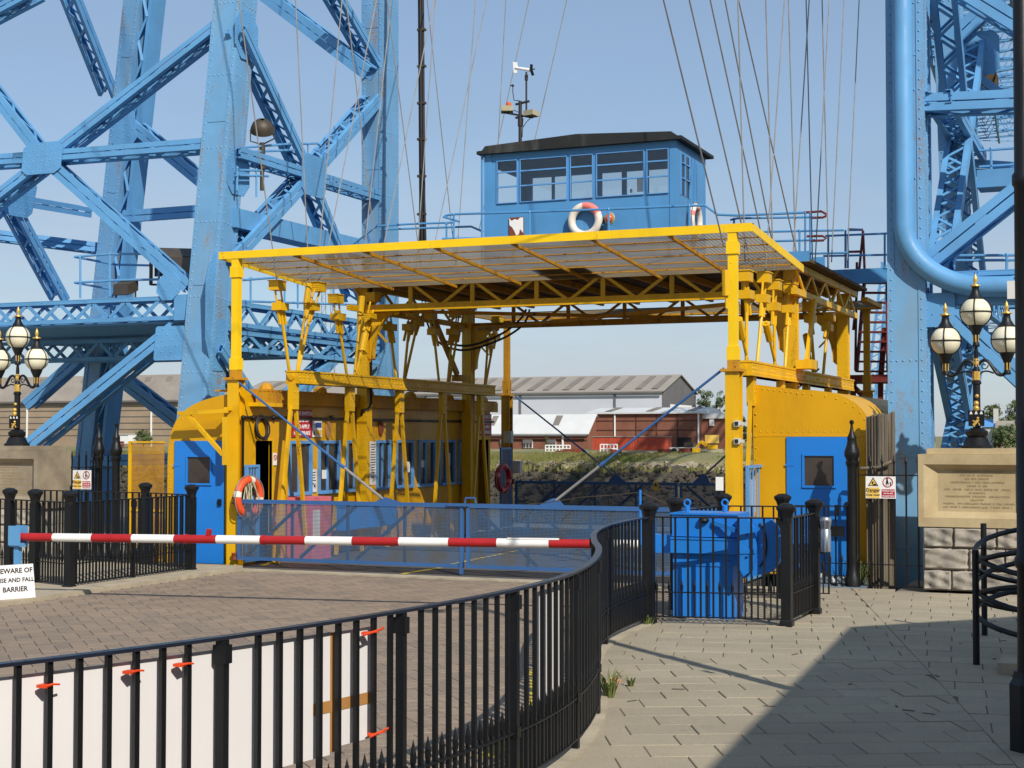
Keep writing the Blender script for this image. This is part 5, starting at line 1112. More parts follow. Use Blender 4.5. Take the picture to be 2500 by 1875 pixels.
# ------------------------------------------------------------------ suspension cables
CAB = [('L', (583, 0), (676, 685)), ('L', (721.5, 0), (755, 690)), ('L', (835, 0), (772, 690)), ('L', (919, 0), (784, 690)), ('L', (956, 0), (880, 700)), ('L', (845, 0), (930, 720)), ('L', (930, -120), (1040, 750)), ('L', (1043, 0), (1125, 760)), ('L', (1060, 0), (910, 730)), ('L', (1063, 0), (1010, 740)), ('L', (1161, 0), (1105, 760)), ('L', (1188, 0), (1030, 740)), ('M', (1235, 0), (1205, 560)), ('M', (1291, 0), (1170, 560)), ('M', (1384, 0), (1260, 540)), ('R', (1620, 0), (1767, 600)), ('R', (1683, 0), (1825, 610)), ('R', (1734, 0), (1869, 620)), ('R', (1770, 0), (1895, 640)), ('R', (1803, 0), (1950, 640)), ('R', (1801.6, 0), (1819, 640)), ('R', (1869.6, 0), (1888, 660)), ('R', (1915.5, 0), (1868, 670)), ('R', (1925, 0), (1944, 690)), ('R', (1975.6, 0), (1932, 690)), ('R', (1968, 0), (1985, 690)), ('R', (2007, 0), (2024, 680)), ('R', (2024.7, 0), (1990, 640)), ('R', (2061, 0), (2030, 640)), ('R', (2097.5, 0), (2068, 640))]
CAB.sort(key=lambda c: c[1][0]); ORD = 'first second third fourth fifth sixth seventh eighth ninth tenth eleventh twelfth thirteenth fourteenth fifteenth sixteenth seventeenth eighteenth nineteenth twentieth twenty-first twenty-second twenty-third twenty-fourth twenty-fifth twenty-sixth twenty-seventh twenty-eighth twenty-ninth thirtieth'.split()
for k, (pl_, a, b) in enumerate(CAB):
    f = {'L': lambda u, v: RX(u, v, -12.5), 'R': lambda u, v: RX(u, v, -5.12), 'M': lambda u, v: RY(u, v, 28.4)}[pl_]
    lo, hi_ = f(*b), f(*a); d_ = (hi_-lo); top = lo+d_*((46-lo.z)/d_.z) if d_.z > .5 else hi_
    if (top-lo).length > 90: top = lo+d_.normalized()*60
    o = MB().tube([lo, lo.lerp(top, .5), top], .0105, 6).build('suspension_cable', 'wire', None, True, 'thin steel suspension cable, %s along the sky counting from the tower with the floodlights' % ORD[k], 'cable', 'suspension cables of the gondola', loc=lo)
bu = rY(27.0); b0, t0 = bu(1032, 610), bu(1028, 0); bl_ = V(t0.x-.03, t0.y, 46); BC = thing('cable_bundle', 'thick black bundle of power cables with clamps running up to the sky', 'cable', b0)
for dx, dy in ((-.045, 0), (0, .03), (.04, 0), (0, -.03)): MB().tube([b0+V(dx*1.6, dy, 0), b0.lerp(t0, .2)+V(dx, dy, 0), t0+V(dx, dy, 0), bl_+V(dx, dy, 0)], .026, 8).build('cable', 'darkwire', BC, True)
for v in (73, 162, 252, 340, 430, 523): c = bu(1029.5, v); MB().bar(c-V(.085, 0, 0), c+V(.085, 0, 0), .09, .045).bar(c-V(0, 0, .035), c+V(0, 0, .035), .07, .07).build('cable_clamp', 'bronze', BC)
for pts_, lab in (([(1035, 767), (1060, 825), (1100, 850), (1150, 853), (1230, 825), (1280, 790), (1293, 755)], 'lower of the two black power cables looping under the gondola roof'), ([(1040, 760), (1068, 815), (1105, 840), (1155, 842), (1225, 815), (1270, 780), (1285, 755)], 'upper of the two black power cables looping under the gondola roof')):
    MB().tube(catmull([RY(u, v, 27.3) for u, v in pts_], .15), .022, 6).build('power_cable', 'darkwire', None, True, lab, 'cable', loc=RY(1150, 853, 27.3))
# ------------------------------------------------------------------ details on the deck side of the cabin wall
wf = lambda u, v, x=XW+.03: RX(u, v, x)
t_ = thing('hose_coil', 'coiled black hose hanging on the yellow wall above the dark doorway', 'hose', wf(637, 1040)); 
for k in range(5): c = wf(637, 1046); MB().torus(c+V(.01*k, random.uniform(-.02, .02), random.uniform(-.02, .02)), .155+.018*(k % 3), .014, (1, .1*random.uniform(-1, 1), .1), 24, 6).build('loop', 'darkwire', t_, True)
t_ = thing('conduit', 'thin black conduit running along the yellow cabin wall above the windows', 'pipe', wf(594, 1019)); MB().tube([wf(594, 1019), wf(720, 1021), wf(900, 1025), wf(1060, 1028), wf(1205, 1030)], .022, 6).build('pipe', 'black', t_, True); MB().tube([wf(594, 1019), V(wf(594, 1019).x, wf(594, 1019).y, .9)], .02, 6).build('pipe', 'black', t_, True)
for u in (594, 618, 668, 810): MB().ball(wf(u, 1020), .042, 8, 6).build('junction', 'black', t_, True)
MB().tube([RX(906, 690, -12.63), RX(906, 985, -12.63), RX(900, 998, -12.63), RX(884, 1002, -12.7), RX(882, 1024, -12.8)], .022, 6).build('pipe', 'black', t_, True)
def wall_sign(name, label, u0, u1, v0, v1, base, x=XW+.02, yq=None):
    a, b = RX(u0, v0, x), RX(u1, v1, x); z0, z1 = RX(u0, v1, x).z, a.z; t = thing(name, label, 'sign', (x, a.y, z0)); MB().bx(x-.006, x, a.y, b.y, z0, z1).build('plate', base, t); return t, a.y, b.y, z0, z1, x
for u0, u1, v0, v1, lab in ((713, 762, 1000, 1067, 'red sign with white capitals on the cabin wall above the first window'), (1170, 1200, 1010, 1064, 'red sign with white capitals on the cabin wall at the far doorway')):
    t, a, b, z0, z1, x = wall_sign('handbrake_sign', lab, u0, u1, v0, v1, 'signred'); H = z1-z0
    if a > 25: H = .45; 
    for k, s_ in enumerate(('PLEASE SWITCH', 'ENGINE OFF', 'AND APPLY', 'HANDBRAKE')): text_mb(s_, H*.2, (x+.001, (a+b)/2, z1-H*(.14+.24*k)), (0, 1, 0), (0, 0, 1)).build('lettering', 'white', t)
t, a, b, z0, z1, x = wall_sign('safety_sign', 'small blue and yellow safety sign beside the red sign', 763.5, 786, 1027, 1067, 'white'); m_ = (z0+z1)/2
MB().bx(x, x+.003, a+(b-a)*.3, b-.02, m_+.02, z1-.03).build('panel', 'signblue', t); MB().bx(x, x+.003, a+(b-a)*.3, b-.02, z0+.03, m_-.02).build('panel', 'signyellow', t); MB().lathe([(.03, 0), (.03, .004)], 10, (x, a+.05, m_+.07)).prism([(x, a+.02, z0+.04), (x, a+.08, z0+.04), (x, a+.05, z0+.12)], (.003, 0, 0)).build('symbol', 'ink', t)
t, a, b, z0, z1, x = wall_sign('no_smoking_sign', 'small white no smoking sign by the dark doorway', 667, 676, 1106, 1136, 'white'); MB().torus((x+.003, (a+b)/2, z1-.07), .04, .006, (1, 0, 0), 16, 6).tube([(x+.003, (a+b)/2-.03, z1-.04), (x+.003, (a+b)/2+.03, z1-.1)], .005, 5).build('symbol', 'signred', t)
for (u0, u1, v0, v1, lab, x) in ((760, 773, 1146, 1202, 'tall white notice between the first two windows', XW+.02), (903, 918, 1078, 1184, 'tall white notice with small print on the yellow column', -12.643)):
    t, a, b, z0, z1, x = wall_sign('notice', lab, u0, u1, v0, v1, 'notice', x); m = MB(); n = int((z1-z0-.2)/.045)
    for k in range(n): w_ = (b-a)*random.uniform(.25, .42); m.bx(x, x+.002, (a+b)/2-w_, (a+b)/2+w_, z1-.06-k*.045, z1-.045-k*.045)
    m.build('print', 'ink', t, kind='stuff'); text_mb('"4' if u0 < 800 else '"3', .13, (x+.001, (a+b)/2, z0+.1), (0, 1, 0), (0, 0, 1)).build('lettering', 'ink', t)
for u, v, lab in ((800, 1050, 'oval weathered plaque on the yellow wall above the second window'), (929, 1044, 'oval weathered plaque beside the yellow column')):
    c = wf(u, v, XW+.012); t = thing('plaque', lab, 'plaque', c); n = 18; MB().prism([c+V(0, .085*math.cos(2*math.pi*i/n), .15*math.sin(2*math.pi*i/n)) for i in range(n)], (.02, 0, 0)).build('plate', 'rustpipe' if u > 850 else 'tape', t)
for u, v, w_, h_, lab in ((792, 1158, .16, .15, 'white paper sheet in the second blue window'), (997, 1140, .14, .2, 'pale poster in the fifth blue window'), (1033, 1132, .16, .14, 'pale paper sheet in the sixth blue window'), (1095, 1122, .16, .26, 'greenish poster in the seventh blue window')):
    c = RX(u, v, XW-.008); o = MB().bx(XW-.0115, XW-.008, c.y-w_/2, c.y+w_/2, c.z-h_/2, c.z+h_/2).build('paper_sheet', 'notice', None, False, lab, 'paper', loc=c)
pk = thing('pink_cabinet', 'faded pink cabinet standing by the cabin wall behind the gate mesh', 'cabinet', (-12.65, 22.3, 0)); a, b = RX(752, 1206, -12.55), RX(804, 1206, -12.55); MB().bx(-12.85, -12.4, a.y-.15, b.y-.2, 0, a.z-.05).build('body', 'pink', pk); MB().bx(-12.4, -12.385, a.y-.1, a.y+.1, .3, .8).build('label_plate', 'notice', pk)
bx2 = thing('storage_box', 'blue storage box fixed low along the cabin wall behind the gate mesh', 'box', (-12.6, 24.5, .4)); a, b = RX(842, 1238, -12.3), RX(968, 1280, -12.3); MB().bx(-12.45, -12.3, a.y, b.y, b.z, a.z).build('body', 'blue', bx2); MB().bx(-12.47, -12.28, a.y-.02, b.y+.02, a.z, a.z+.03).build('lid', 'blue', bx2)
for u, v, lab in ((1801, 1034, 'upper small grey switch box on the yellow gate post'), (1801, 1077, 'lower small grey switch box on the yellow gate post')):
    c = RY(u, v, 19.87); t = thing('switch_box', lab, 'switch box', c); MB().bx(c.x-.04, c.x+.04, 19.82, 19.9, c.z-.04, c.z+.04).build('case', 'boxgrey', t); MB().bx(c.x-.025, c.x+.02, 19.81, 19.82, c.z-.025, c.z+.025).build('cover', 'ink', t); MB().bx(c.x+.04, c.x+.09, 19.83, 19.89, c.z-.02, c.z+.02).build('gland', 'boxgrey', t)
c = RY(1758, 1181, 19.9); t = thing('junction_box', 'white junction box beside the yellow gate post above the railing', 'junction box', c); MB().bx(c.x-.05, c.x+.05, 19.86, 19.94, c.z-.09, c.z+.09).build('case', 'white', t)
for u, v, lab in ((1241, 1067, 'upper grey box on the shaded brown rear post'), (1262, 1140, 'lower grey box on the shaded brown rear post')):
    c = RY(u, v, 30.2); t = thing('control_box', lab, 'control box', c); MB().bx(c.x-.09, c.x+.09, 30.15, 30.27, c.z-.13, c.z+.13).build('case', 'boxgrey', t)
c = RY(1600, 1187, 30.3); t = thing('warning_notice', 'small yellow warning notice on the far dark blue gate', 'sign', c); MB().bx(c.x-.065, c.x+.065, 30.33, 30.34, c.z-.09, c.z+.09).build('plate', 'signyellow', t); MB().prism([(c.x-.04, 30.329, c.z), (c.x+.04, 30.329, c.z), (c.x, 30.329, c.z+.07)], (0, -.003, 0)).build('symbol', 'ink', t)
# ================================================================== PLINTHS AND LAMPS
def plinth(label, xl, xr, yf, stone, dep=1.1, zt=1.76, inscr=True):
    t = thing('stone_plinth', label, 'plinth', ((xl+xr)/2, yf, 0), 'stone plinths under the globe lamps')
    z0 = .82; b = .17; d = .05
    m = MB()
    for a, c, e, f in ((xl, xr, zt-.13, zt), (xl, xr, z0, z0+.12), (xl, xl+.07, z0+.12, zt-.13), (xr-.07, xr, z0+.12, zt-.13)): m.bx(a, c, yf, yf+.12, e, f)
    m.bx(xl, xr, yf+.12, yf+dep, z0, zt)
    A_ = [(xl+.07, yf, z0+.12), (xr-.07, yf, z0+.12), (xr-.07, yf, zt-.13), (xl+.07, yf, zt-.13)]; B2 = [(xl+.07+b, yf+.1, z0+.2), (xr-.07-b*.3, yf+.1, z0+.2), (xr-.07-b*.3, yf+.1, zt-.2), (xl+.07+b, yf+.1, zt-.2)]
    m.add(A_+B2, [(0, 1, 5, 4), (1, 2, 6, 5), (2, 3, 7, 6), (3, 0, 4, 7)]); m.build('panel_block', stone, t)
    MB().add([(x, y-.001, z) for x, y, z in B2], [(0, 1, 2, 3)]).build('inscription_panel', stone, t)
    MB().bx(xl+.1, xr-.06, yf+.1, yf+dep-.1, zt+.002, zt+.075).build('cap_stone', stone, t)
    if inscr:
        m = MB(); rows = [.62, .42, .3, .66, .24, .85, .2, .8, .16, .9, .86]; H = (zt-z0-.46)
        for k, w_ in enumerate(rows):
            z = zt-.235-k*H/len(rows)*1.05; x = (xl+xr)/2+.04-w_*.5; xe = x+w_
            while x < xe:
                c_ = random.uniform(.012, .022)
                if random.random() < .86: m.bx(x, x+.006, yf+.0955, yf+.0989, z, z+.022); m.bx(x+.006, x+c_-.004, yf+.0955, yf+.0989, z+random.choice((0, .009, .018)), z+random.choice((.0, .009, .018))+.005)
                x += c_
        m.build('carved_lines', 'carved', t, kind='stuff')
    for zz0, zz1, cuts in ((.555, .815, (.3, .72)), (.27, .55, (.45, .8)), (0, .265, (.28, .6))):
        ed = [0, *cuts, 1]; w_ = xr-xl-.1
        for f0, f1 in zip(ed, ed[1:]):
            X0, X1 = xl+.05+w_*f0+.002, xl+.05+w_*f1-.002; nx_, nz_ = 18, 12; ph = random.random()*6; vs = []; fs = []
            for j in range(nz_+1):
                for i in range(nx_+1):
                    e = i in (0, nx_) or j in (0, nz_); vs.append((X0+(X1-X0)*i/nx_, yf+(.03 if e else -.018+.011*math.sin(i*.7+ph)+.009*math.sin(j*1.0+ph*2+i*.4)+random.uniform(-.006, .006)), zz0+.003+(zz1-zz0-.006)*j/nz_))
            for j in range(nz_):
                for i in range(nx_): k = j*(nx_+1)+i; fs.append((k, k+1, k+nx_+2, k+nx_+1))
            o = MB().add(vs, fs); o.bx(X0, X1, yf+.031, yf+dep-.04, zz0+.001, zz1-.001); o.build('stone', 'rough', t, True)
    return t
plinth('carved stone plinth with a lettered panel beside the riveted leg and the spiral rail', -2.76, -1.38, 20.3, 'granite')
plinth('weathered grey stone plinth with a sunken panel behind the barrier sign', -17.95, -16.5, 19.6, 'granite_grey', .85, inscr=True)
def lamp(label, x, y, z):
    t = thing('lamp_standard', label, 'lamp', (x, y, z), 'three globe lamp standards'); K = .001466; c = (x, y, z); H = lambda yy: (1659-yy)*K
    MB().lathe([(.2, 0), (.2, .03), (.17, .05), (.13, .14), (.11, .15), (.13, .17), (.14, .22), (.1, .25), (.075, .27)], 8, c, sq=True).build('base', 'black', t, True)
    sh = MB(); sh.prism([(x-.1, y-.075, z+H(1480)+.03), (x+.1, y-.075, z+H(1480)+.03), (x+.105, y-.075, z+H(1318)), (x-.105, y-.075, z+H(1318))], (0, .03, 0)).build('shield', 'black', t)
    g_ = MB(); g_.bar((x-.035, y-.08, z+H(1450)), (x+.03, y-.08, z+H(1400)), .035, .014, (0, 1, 0)).bar((x-.045, y-.08, z+H(1410)), (x+.02, y-.08, z+H(1425)), .015, .012, (0, 1, 0)).bar((x-.04, y-.08, z+H(1445)), (x-.02, y-.08, z+H(1465)), .012, .012, (0, 1, 0)).bar((x+.03, y-.08, z+H(1430)), (x+.045, y-.08, z+H(1455)), .012, .012, (0, 1, 0)).ball((x+.02, y-.082, z+H(1388)), .018, 8, 6).build('lion_emblem', 'gold', t)
    w_ = MB()
    for dx in (-.065, 0, .065): w_.bx(x+dx-.018, x+dx+.018, y-.082, y-.076, z+H(1352), z+H(1345)).prism([(x+dx-.012, y-.08, z+H(1344)), (x+dx+.014, y-.08, z+H(1344)), (x+dx+.008, y-.08, z+H(1328)), (x+dx-.01, y-.08, z+H(1330))], (0, -.004, 0))
    w_.build('ship_emblem', 'white', t)
    MB().ball((x, y-.06, z+H(1300)), .042, 10, 8).ball((x, y-.06, z+H(1255)), .036, 10, 8).ball((x+.01, y-.055, z+H(1190)), .028, 8, 6).build('crest_ornament', 'gold', t, True)
    MB().lathe([(.05, .25), (.048, H(1085)), (.064, H(1078)), (.064, H(1060)), (.045, H(1050)), (.05, H(960)), (.035, H(930)), (.035, H(865)), (.025, H(845)), (.03, H(825)), (.018, H(720)), (.02, H(705))], 12, c).build('column', 'black', t, True)
    MB().lathe([(.0515, H(1045)), (.055, H(1000)), (.052, H(965))], 8, c).lathe([(.038, H(925)), (.04, H(880)), (.036, H(850))], 6, c).build('gilt_ornament', 'gold', t, True)
    for s_ in (-1, 1):
        pts = [V(x+s_*dx*K, y, z+H(yy)) for dx, yy in ((25, 1040), (35, 985), (75, 965), (110, 968), (150, 985))]; a = MB().tube(catmull(pts, .03), .011, 6)
        pts = [V(x+s_*dx*K, y, z+H(yy)) for dx, yy in ((22, 905), (55, 868), (100, 875), (140, 930), (175, 985), (215, 1002), (250, 985), (266, 955))]; a.tube(catmull(pts, .03), .02, 8, r2=.024)
        cc = V(x+s_*68*K, y, z+H(915)); a.tube([cc+V(math.cos(q)*(.012+.006*q), 0, math.sin(q)*(.012+.006*q)*1.0) for q in [i*.5 for i in range(14)]], .008, 5); a.build('scroll_arm', 'black', t, True)
    for dx, gy_, r_ in ((0, 430, .198), (-266, 685, .195), (266, 685, .195)):
        q_ = V(x+dx*K, y, z+H(gy_)); gl = MB().ball(q_, r_, 24, 16).build('globe', 'globe', t, True)
        cg = MB().torus(q_, r_+.004, .009, (0, 0, 1), 32, 6); 
        for an in (0, math.pi/2): cg.torus(q_, r_+.004, .009, (math.cos(an), math.sin(an), 0), 32, 6)
        cg.ball(q_-V(0, r_+.006, 0), .02, 8, 6); cg.build('cage', 'black', gl, True)
        MB().lathe([(.044, -.46), (.05, -.44), (.042, -.42), (.042, -.31), (.055, -.28), (.095, -.19), (.1, -.165)], 12, q_).build('cup', 'black', gl, True)
        MB().lathe([(.0455, -.40), (.046, -.3)], 6, q_).build('gilt_panel', 'gold', gl)
        MB().lathe([(.105, .165), (.11, .175), (.1, .19), (.055, .26), (.045, .32), (.05, .33)], 14, q_).build('cap', 'black', gl, True)
        MB().lathe([(.045, .332), (.07, .345), (.066, .36), (.02, .37), (.016, .385), (.03, .42), (.026, .45), (.008, .505), (.0, .515)], 14, q_).build('finial', 'gold', gl, True)
    return t
L1 = lamp('ornate black three globe lamp on the carved plinth beside the big blue pipe', -2.07, 20.85, 1.835)
L2 = dup(L1, (-17.28, 20.02, 1.835), 'ornate black three globe lamp on the grey plinth behind the barrier sign')
# ------------------------------------------------------------------ danger signs
def danger(label, x, y, z, w_=.39, h_=.29):
    t = thing('danger_sign', label, 'sign', (x, y, z), 'deep water danger signs'); f = lambda px, pz, dy=0: V(x+px*w_, y-dy, z+pz*h_)
    MB().bx(x-w_/2, x+w_/2, y, y+.006, z-h_/2, z+h_/2).build('plate', 'white', t)
    MB().bx(x-w_*.46, x-w_*.04, y-.002, y, z-h_*.48, z-.0*h_).build('yellow_panel', 'signyellow', t); MB().bx(x+w_*.03, x+w_*.47, y-.002, y, z-h_*.45, z-.08*h_).build('red_panel', 'signred', t)
    MB().prism([f(-.43, .06), f(-.07, .06), f(-.25, .46)], (0, -.002, 0)).build('triangle_border', 'ink', t); MB().prism([f(-.38, .09, .002), f(-.12, .09, .002), f(-.25, .39, .002)], (0, -.002, 0)).build('triangle', 'signyellow', t)
    MB().bar(f(-.27, .12, .005), f(-.27, .27, .005), .012, .002, (0, 1, 0)).bar(f(-.3, .2, .005), f(-.22, .24, .005), .008, .002, (0, 1, 0)).bar(f(-.24, .13, .005), f(-.15, .13, .005), .02, .002, (0, 1, 0)).build('falling_figure', 'ink', t)
    MB().torus(f(.24, .24, .001), .062, .006, (0, 1, 0), 28, 6).build('ring', 'signred', t)
    MB().lathe([(.011, 0)], 8) if False else None
    MB().prism([f(.17, .18, .001), f(.27, .18, .001), f(.24, .36, .001), f(.2, .36, .001)], (0, -.002, 0)).bar(f(.19, .1, .002), f(.19, .19, .002), .01, .002, (0, 1, 0)).bar(f(.25, .1, .002), f(.25, .19, .002), .01, .002, (0, 1, 0)).ball(f(.22, .4, .002), .011, 8, 6).bar(f(.33, .1, .002), f(.33, .2, .002), .014, .002, (0, 1, 0)).ball(f(.33, .23, .002), .008, 8, 6).build('parent_and_child', 'ink', t)
    text_mb('Danger', .062, f(-.25, -.13, .0025), (1, 0, 0), (0, 0, 1), .001).build('lettering', 'ink', t); text_mb('Deep water', .037, f(-.25, -.34, .0025), (1, 0, 0), (0, 0, 1), .001).build('lettering', 'ink', t); MB().bar(f(-.43, -.23, .0025), f(-.07, -.23, .0025), .004, .001).build('rule', 'ink', t)
    for k, s_ in enumerate(('Children must', 'not be left', 'unsupervised')): text_mb(s_, .029, f(.25, -.15-.115*k, .0025), (1, 0, 0), (0, 0, 1), .001).build('lettering', 'white', t)
p = RY(2150, 1190, 20.36); danger('white danger deep water sign on the spear topped railing before the timber fence', p.x, 20.36, p.z)
p = RY(200, 1171, 20.2); danger('white danger deep water sign between the grey plinth and the finial posts', p.x, 20.2, p.z, .37, .31)
# ------------------------------------------------------------------ barrier
BA, BB = V(-12.95, 14.92, 0), V(-4.9, 16.17, 0); bd = (BB-BA).normalized(); bnm = V(-bd.y, bd.x, 0); bdist = bnm.dot(BA)
def bp(u): v = 1311+17*(u-42)/1403; return PL(u, v, bnm, bdist)
bt = thing('traffic_barrier', 'red and white striped barrier arm lowered across the block road', 'barrier', bp(42)); us = [42, 131, 226, 324, 427, 530, 637, 747, 861, 975, 1096, 1214, 1341, 1470, 1560]
for k, (a, b) in enumerate(zip(us, us[1:])): MB().tube([bp(a), bp(b)], .051, 14).build('red_stripe' if k % 2 == 0 else 'white_stripe', 'red' if k % 2 == 0 else 'white', bt, True)
MB().tube([bp(452), bp(458)], .06, 14).build('sleeve', 'red', bt, True); MB().tube([bp(640), bp(646)], .06, 14).build('sleeve', 'red', bt, True); MB().bar(bp(508)+V(0, 0, .05), bp(508)+V(.02, 0, .12), .05, .05).build('lug', 'red', bt); MB().bar(bp(1241)+V(0, -.03, .052), bp(1367)+V(0, -.03, .052), .02, .02).build('top_strip', 'white', bt)
pe = bp(44); br = thing('barrier_rest', 'pale blue forked rest post holding the end of the striped barrier', 'barrier rest', (pe.x, pe.y, 0)); MB().bx(pe.x-.035, pe.x+.035, pe.y-.035, pe.y+.035, .04, pe.z-.1).build('post', 'tower', br)
MB().bx(pe.x-.085, pe.x+.085, pe.y-.08, pe.y-.056, pe.z-.1, pe.z+.14).bx(pe.x-.085, pe.x+.085, pe.y+.056, pe.y+.08, pe.z-.1, pe.z+.14).bx(pe.x-.085, pe.x+.085, pe.y-.056, pe.y+.056, pe.z-.12, pe.z-.07).build('fork', 'tower', br)
# rise and fall sign leaning on the rest post
a = RZ(-6, 1466, .045); b = RZ(87, 1459, .045); xd = (b-a).normalized(); a = a-xd*.03; W_ = (b-a).length; nb = V(xd.y, -xd.x, 0); zd = (V(0, 0, 1)-nb*.12).normalized(); Hs = .41; cc = (a+b)/2
BS = thing('barrier_sign', 'white board lettered beware of rise and fall barrier standing on the kerb', 'sign', cc)
MB().prism([a, b, b+zd*Hs-xd*.015, a+zd*Hs], -nb*.012).build('board', 'board', BS)
for k, (s_, sz) in enumerate((('BEWARE OF', .083), ('RISE AND FALL', .071), ('BARRIER', .083))): text_mb(s_, sz, cc+zd*(Hs*(.82-.27*k))+nb*.002-xd*(.0 if k != 1 else -.005), xd, zd, .001).build('lettering', 'ink', BS)
# ------------------------------------------------------------------ barrier machine
BM = thing('barrier_machine', 'bright blue barrier machine with a curved counterweight inside the black railing', 'barrier machine', (-4.5, 16.5, 0)); fy = 16.22
q = lambda u, v, y=fy: RY(u, v, y)
xa, xb = q(1643, 1400).x, q(1790, 1400).x; zt = q(1700, 1350).z
MB().bx(xa, xb, fy, fy+.45, .0, zt).build('pedestal', 'blue', BM)
for i in range(3): x = xa+.08+i*.16; MB().bx(x, x+.035, fy-.012, fy, .04, zt-.15).build('rib', 'blue', BM)
MB().bx(xa+.01, xb-.01, fy-.01, fy, zt-.14, zt-.1).build('rib', 'blue', BM)
za, zb_, zc_ = q(1700, 1252).z, q(1700, 1312).z, q(1700, 1350).z
MB().bx(xa, xb+.06, fy-.03, fy+.5, zb_+.01, za).build('upper_case', 'blue', BM); MB().bx(xa-.01, xb+.2, fy-.06, fy+.52, zc_, zb_).build('lower_case', 'blue', BM); MB().bx(xa-.01, xb+.05, fy-.07, fy-.061, zb_-.02, zb_).bx(xa-.02, xb+.07, fy-.045, fy-.031, za-.02, za+.0).build('flange', 'blue', BM)
MB().prism([q(1700, 1350), q(1722, 1366), q(1775, 1368), q(1800, 1385), q(1815, 1350)], (0, .35, 0)).build('gusset', 'blue', BM)
MB().bx(q(1586, 1330).x, xa-.012, fy+.05, fy+.25, q(1600, 1350).z, q(1600, 1306).z).build('arm_socket', 'blue', BM)
c = q(1838, 1325); R1 = .33
pts = [c+V(.1+R1*.75*math.cos(t), -.12, R1*1.02*math.sin(t)-.02) for t in [math.radians(x) for x in (62, 40, 18, -5, -30, -55)]]+[q(1815, 1412, fy-.12), q(1800, 1385, fy-.12), q(1800, 1300, fy-.12), q(1802, 1262, fy-.12)]
MB().prism(pts, (0, .08, 0)).build('counterweight', 'blue', BM)
pts = [q(u, v, fy-.2) for u, v in ((1803, 1275), (1822, 1262), (1842, 1290), (1846, 1340), (1838, 1390), (1815, 1408), (1803, 1385), (1800, 1330))]; MB().prism(pts, (0, .05, 0)).build('weight_plate', 'blue', BM)
MB().prism([q(u, v, fy-.21) for u, v in ((1801, 1341), (1846, 1341), (1844, 1352), (1801, 1352))], (0, .01, 0)).build('plate_bar', 'blue', BM)
MB().tube(arc(q(1840, 1330, fy-.13), (.14, 0, 0), (0, 0, .26), -1.1, 1.1, 12), .01, 5).build('slot', 'black', BM, True)
for u, v in ((1823, 1305), (1823, 1361)): MB().lathe([(.014, 0), (.014, .01)], 8, q(u, v, fy-.205)).build('bolt_hole', 'black', BM)
for u in (1678, 1770): 
    pz = q(u, 1250); MB().tube([pz, pz+V(0, 0, .07)], .03, 8).build('lifting_boss', 'blue', BM, True); MB().torus(pz+V(0, 0, .1), .035, .011, (0, 1, 0), 16, 6).build('lifting_eye', 'blue', BM, True)
MB().bar(q(1740, 1275, fy-.05), q(1797, 1295, fy-.14), .03, .05).build('lever', 'blue', BM); c = q(1718, 1270, fy-.05); MB().ball(c, .06, 10, 6, .6).build('motor_cap', 'black', BM, True)
rs = thing('rope_post', 'thin bright blue rod with a sagging rope behind the post cap', 'post', RY(1563, 1230, 17)); ty = lambda u, v: RY(u, v, 17.2); MB().tube([ty(1563, 1330), ty(1563, 1196)], .016, 8).build('rod', 'blue', rs, True)
MB().tube([ty(1563, 1202), ty(1500, 1209), ty(1420, 1214), ty(1330, 1228), ty(1290, 1231)], .006, 5).tube([ty(1563, 1202), ty(1640, 1236), ty(1725, 1275)], .007, 5).build('rope', 'bronze', rs, True)
ab = thing('ash_bin', 'stainless steel ash bin fixed to the corner post of the railing', 'bin', (-3.36, 17.12, .65)); c = (-3.345, 17.1, 0)
zb0, zb1 = RY(1990, 1346, 17.1).z, RY(1990, 1262, 17.1).z; MB().lathe([(.062, zb0), (.062, zb0+(zb1-zb0)*.62), (.056, zb0+(zb1-zb0)*.64), (.056, zb0+(zb1-zb0)*.68), (.07, zb1-.05), (.07, zb1-.02), (.055, zb1)], 20, c).build('body', 'steel', ab, True); MB().bx(-3.42, -3.39, 17.07, 17.13, zb0+.05, zb0+.1).bx(-3.42, -3.39, 17.07, 17.13, zb1-.12, zb1-.07).build('bracket', 'black', ab)
# ------------------------------------------------------------------ white boards on the near railing, tape and ties
side = .045
bdp = [p for p in resample(rp, .06) if 3.3 < p.y < 6.62]
def off_path(pts, d):
    out = []
    for i, p in enumerate(pts):
        t = (pts[min(i+1, len(pts)-1)]-pts[max(i-1, 0)]).normalized(); out.append(p+V(-t.y, t.x, 0)*d)
    return out
def strip(pts, z0, z1, d0, d1, mat, name, parent=None, **k):
    A0, A1 = off_path(pts, d0), off_path(pts, d1); m = MB(); n = len(pts)
    vs = [a+V(0, 0, z0) for a in A0]+[a+V(0, 0, z1) for a in A0]+[a+V(0, 0, z0) for a in A1]+[a+V(0, 0, z1) for a in A1]; fs = []
    for i in range(n-1): fs += [(i, i+1, n+i+1, n+i), (2*n+i+1, 2*n+i, 3*n+i, 3*n+i+1), (n+i, n+i+1, 3*n+i+1, 3*n+i), (i+1, i, 2*n+i, 2*n+i+1)]
    fs += [(0, n, 3*n, 2*n), (n-1, 3*n-1, 4*n-1, 2*n-1)]; m.add(vs, fs); return m.build(name, mat, parent, **k)
cut = [p for p in bdp if p.y < 6.33]; tail = [p for p in bdp if p.y > 6.30]
WB = thing('white_board', 'long plain white board tied behind the bars of the curved railing', 'board', bdp[len(bdp)//2])
strip(cut, .5, 1.075, side, side+.006, 'board', 'panel', WB); strip(tail, .53, 1.07, side+.0005, side+.0065, 'board', 'end_panel', WB)
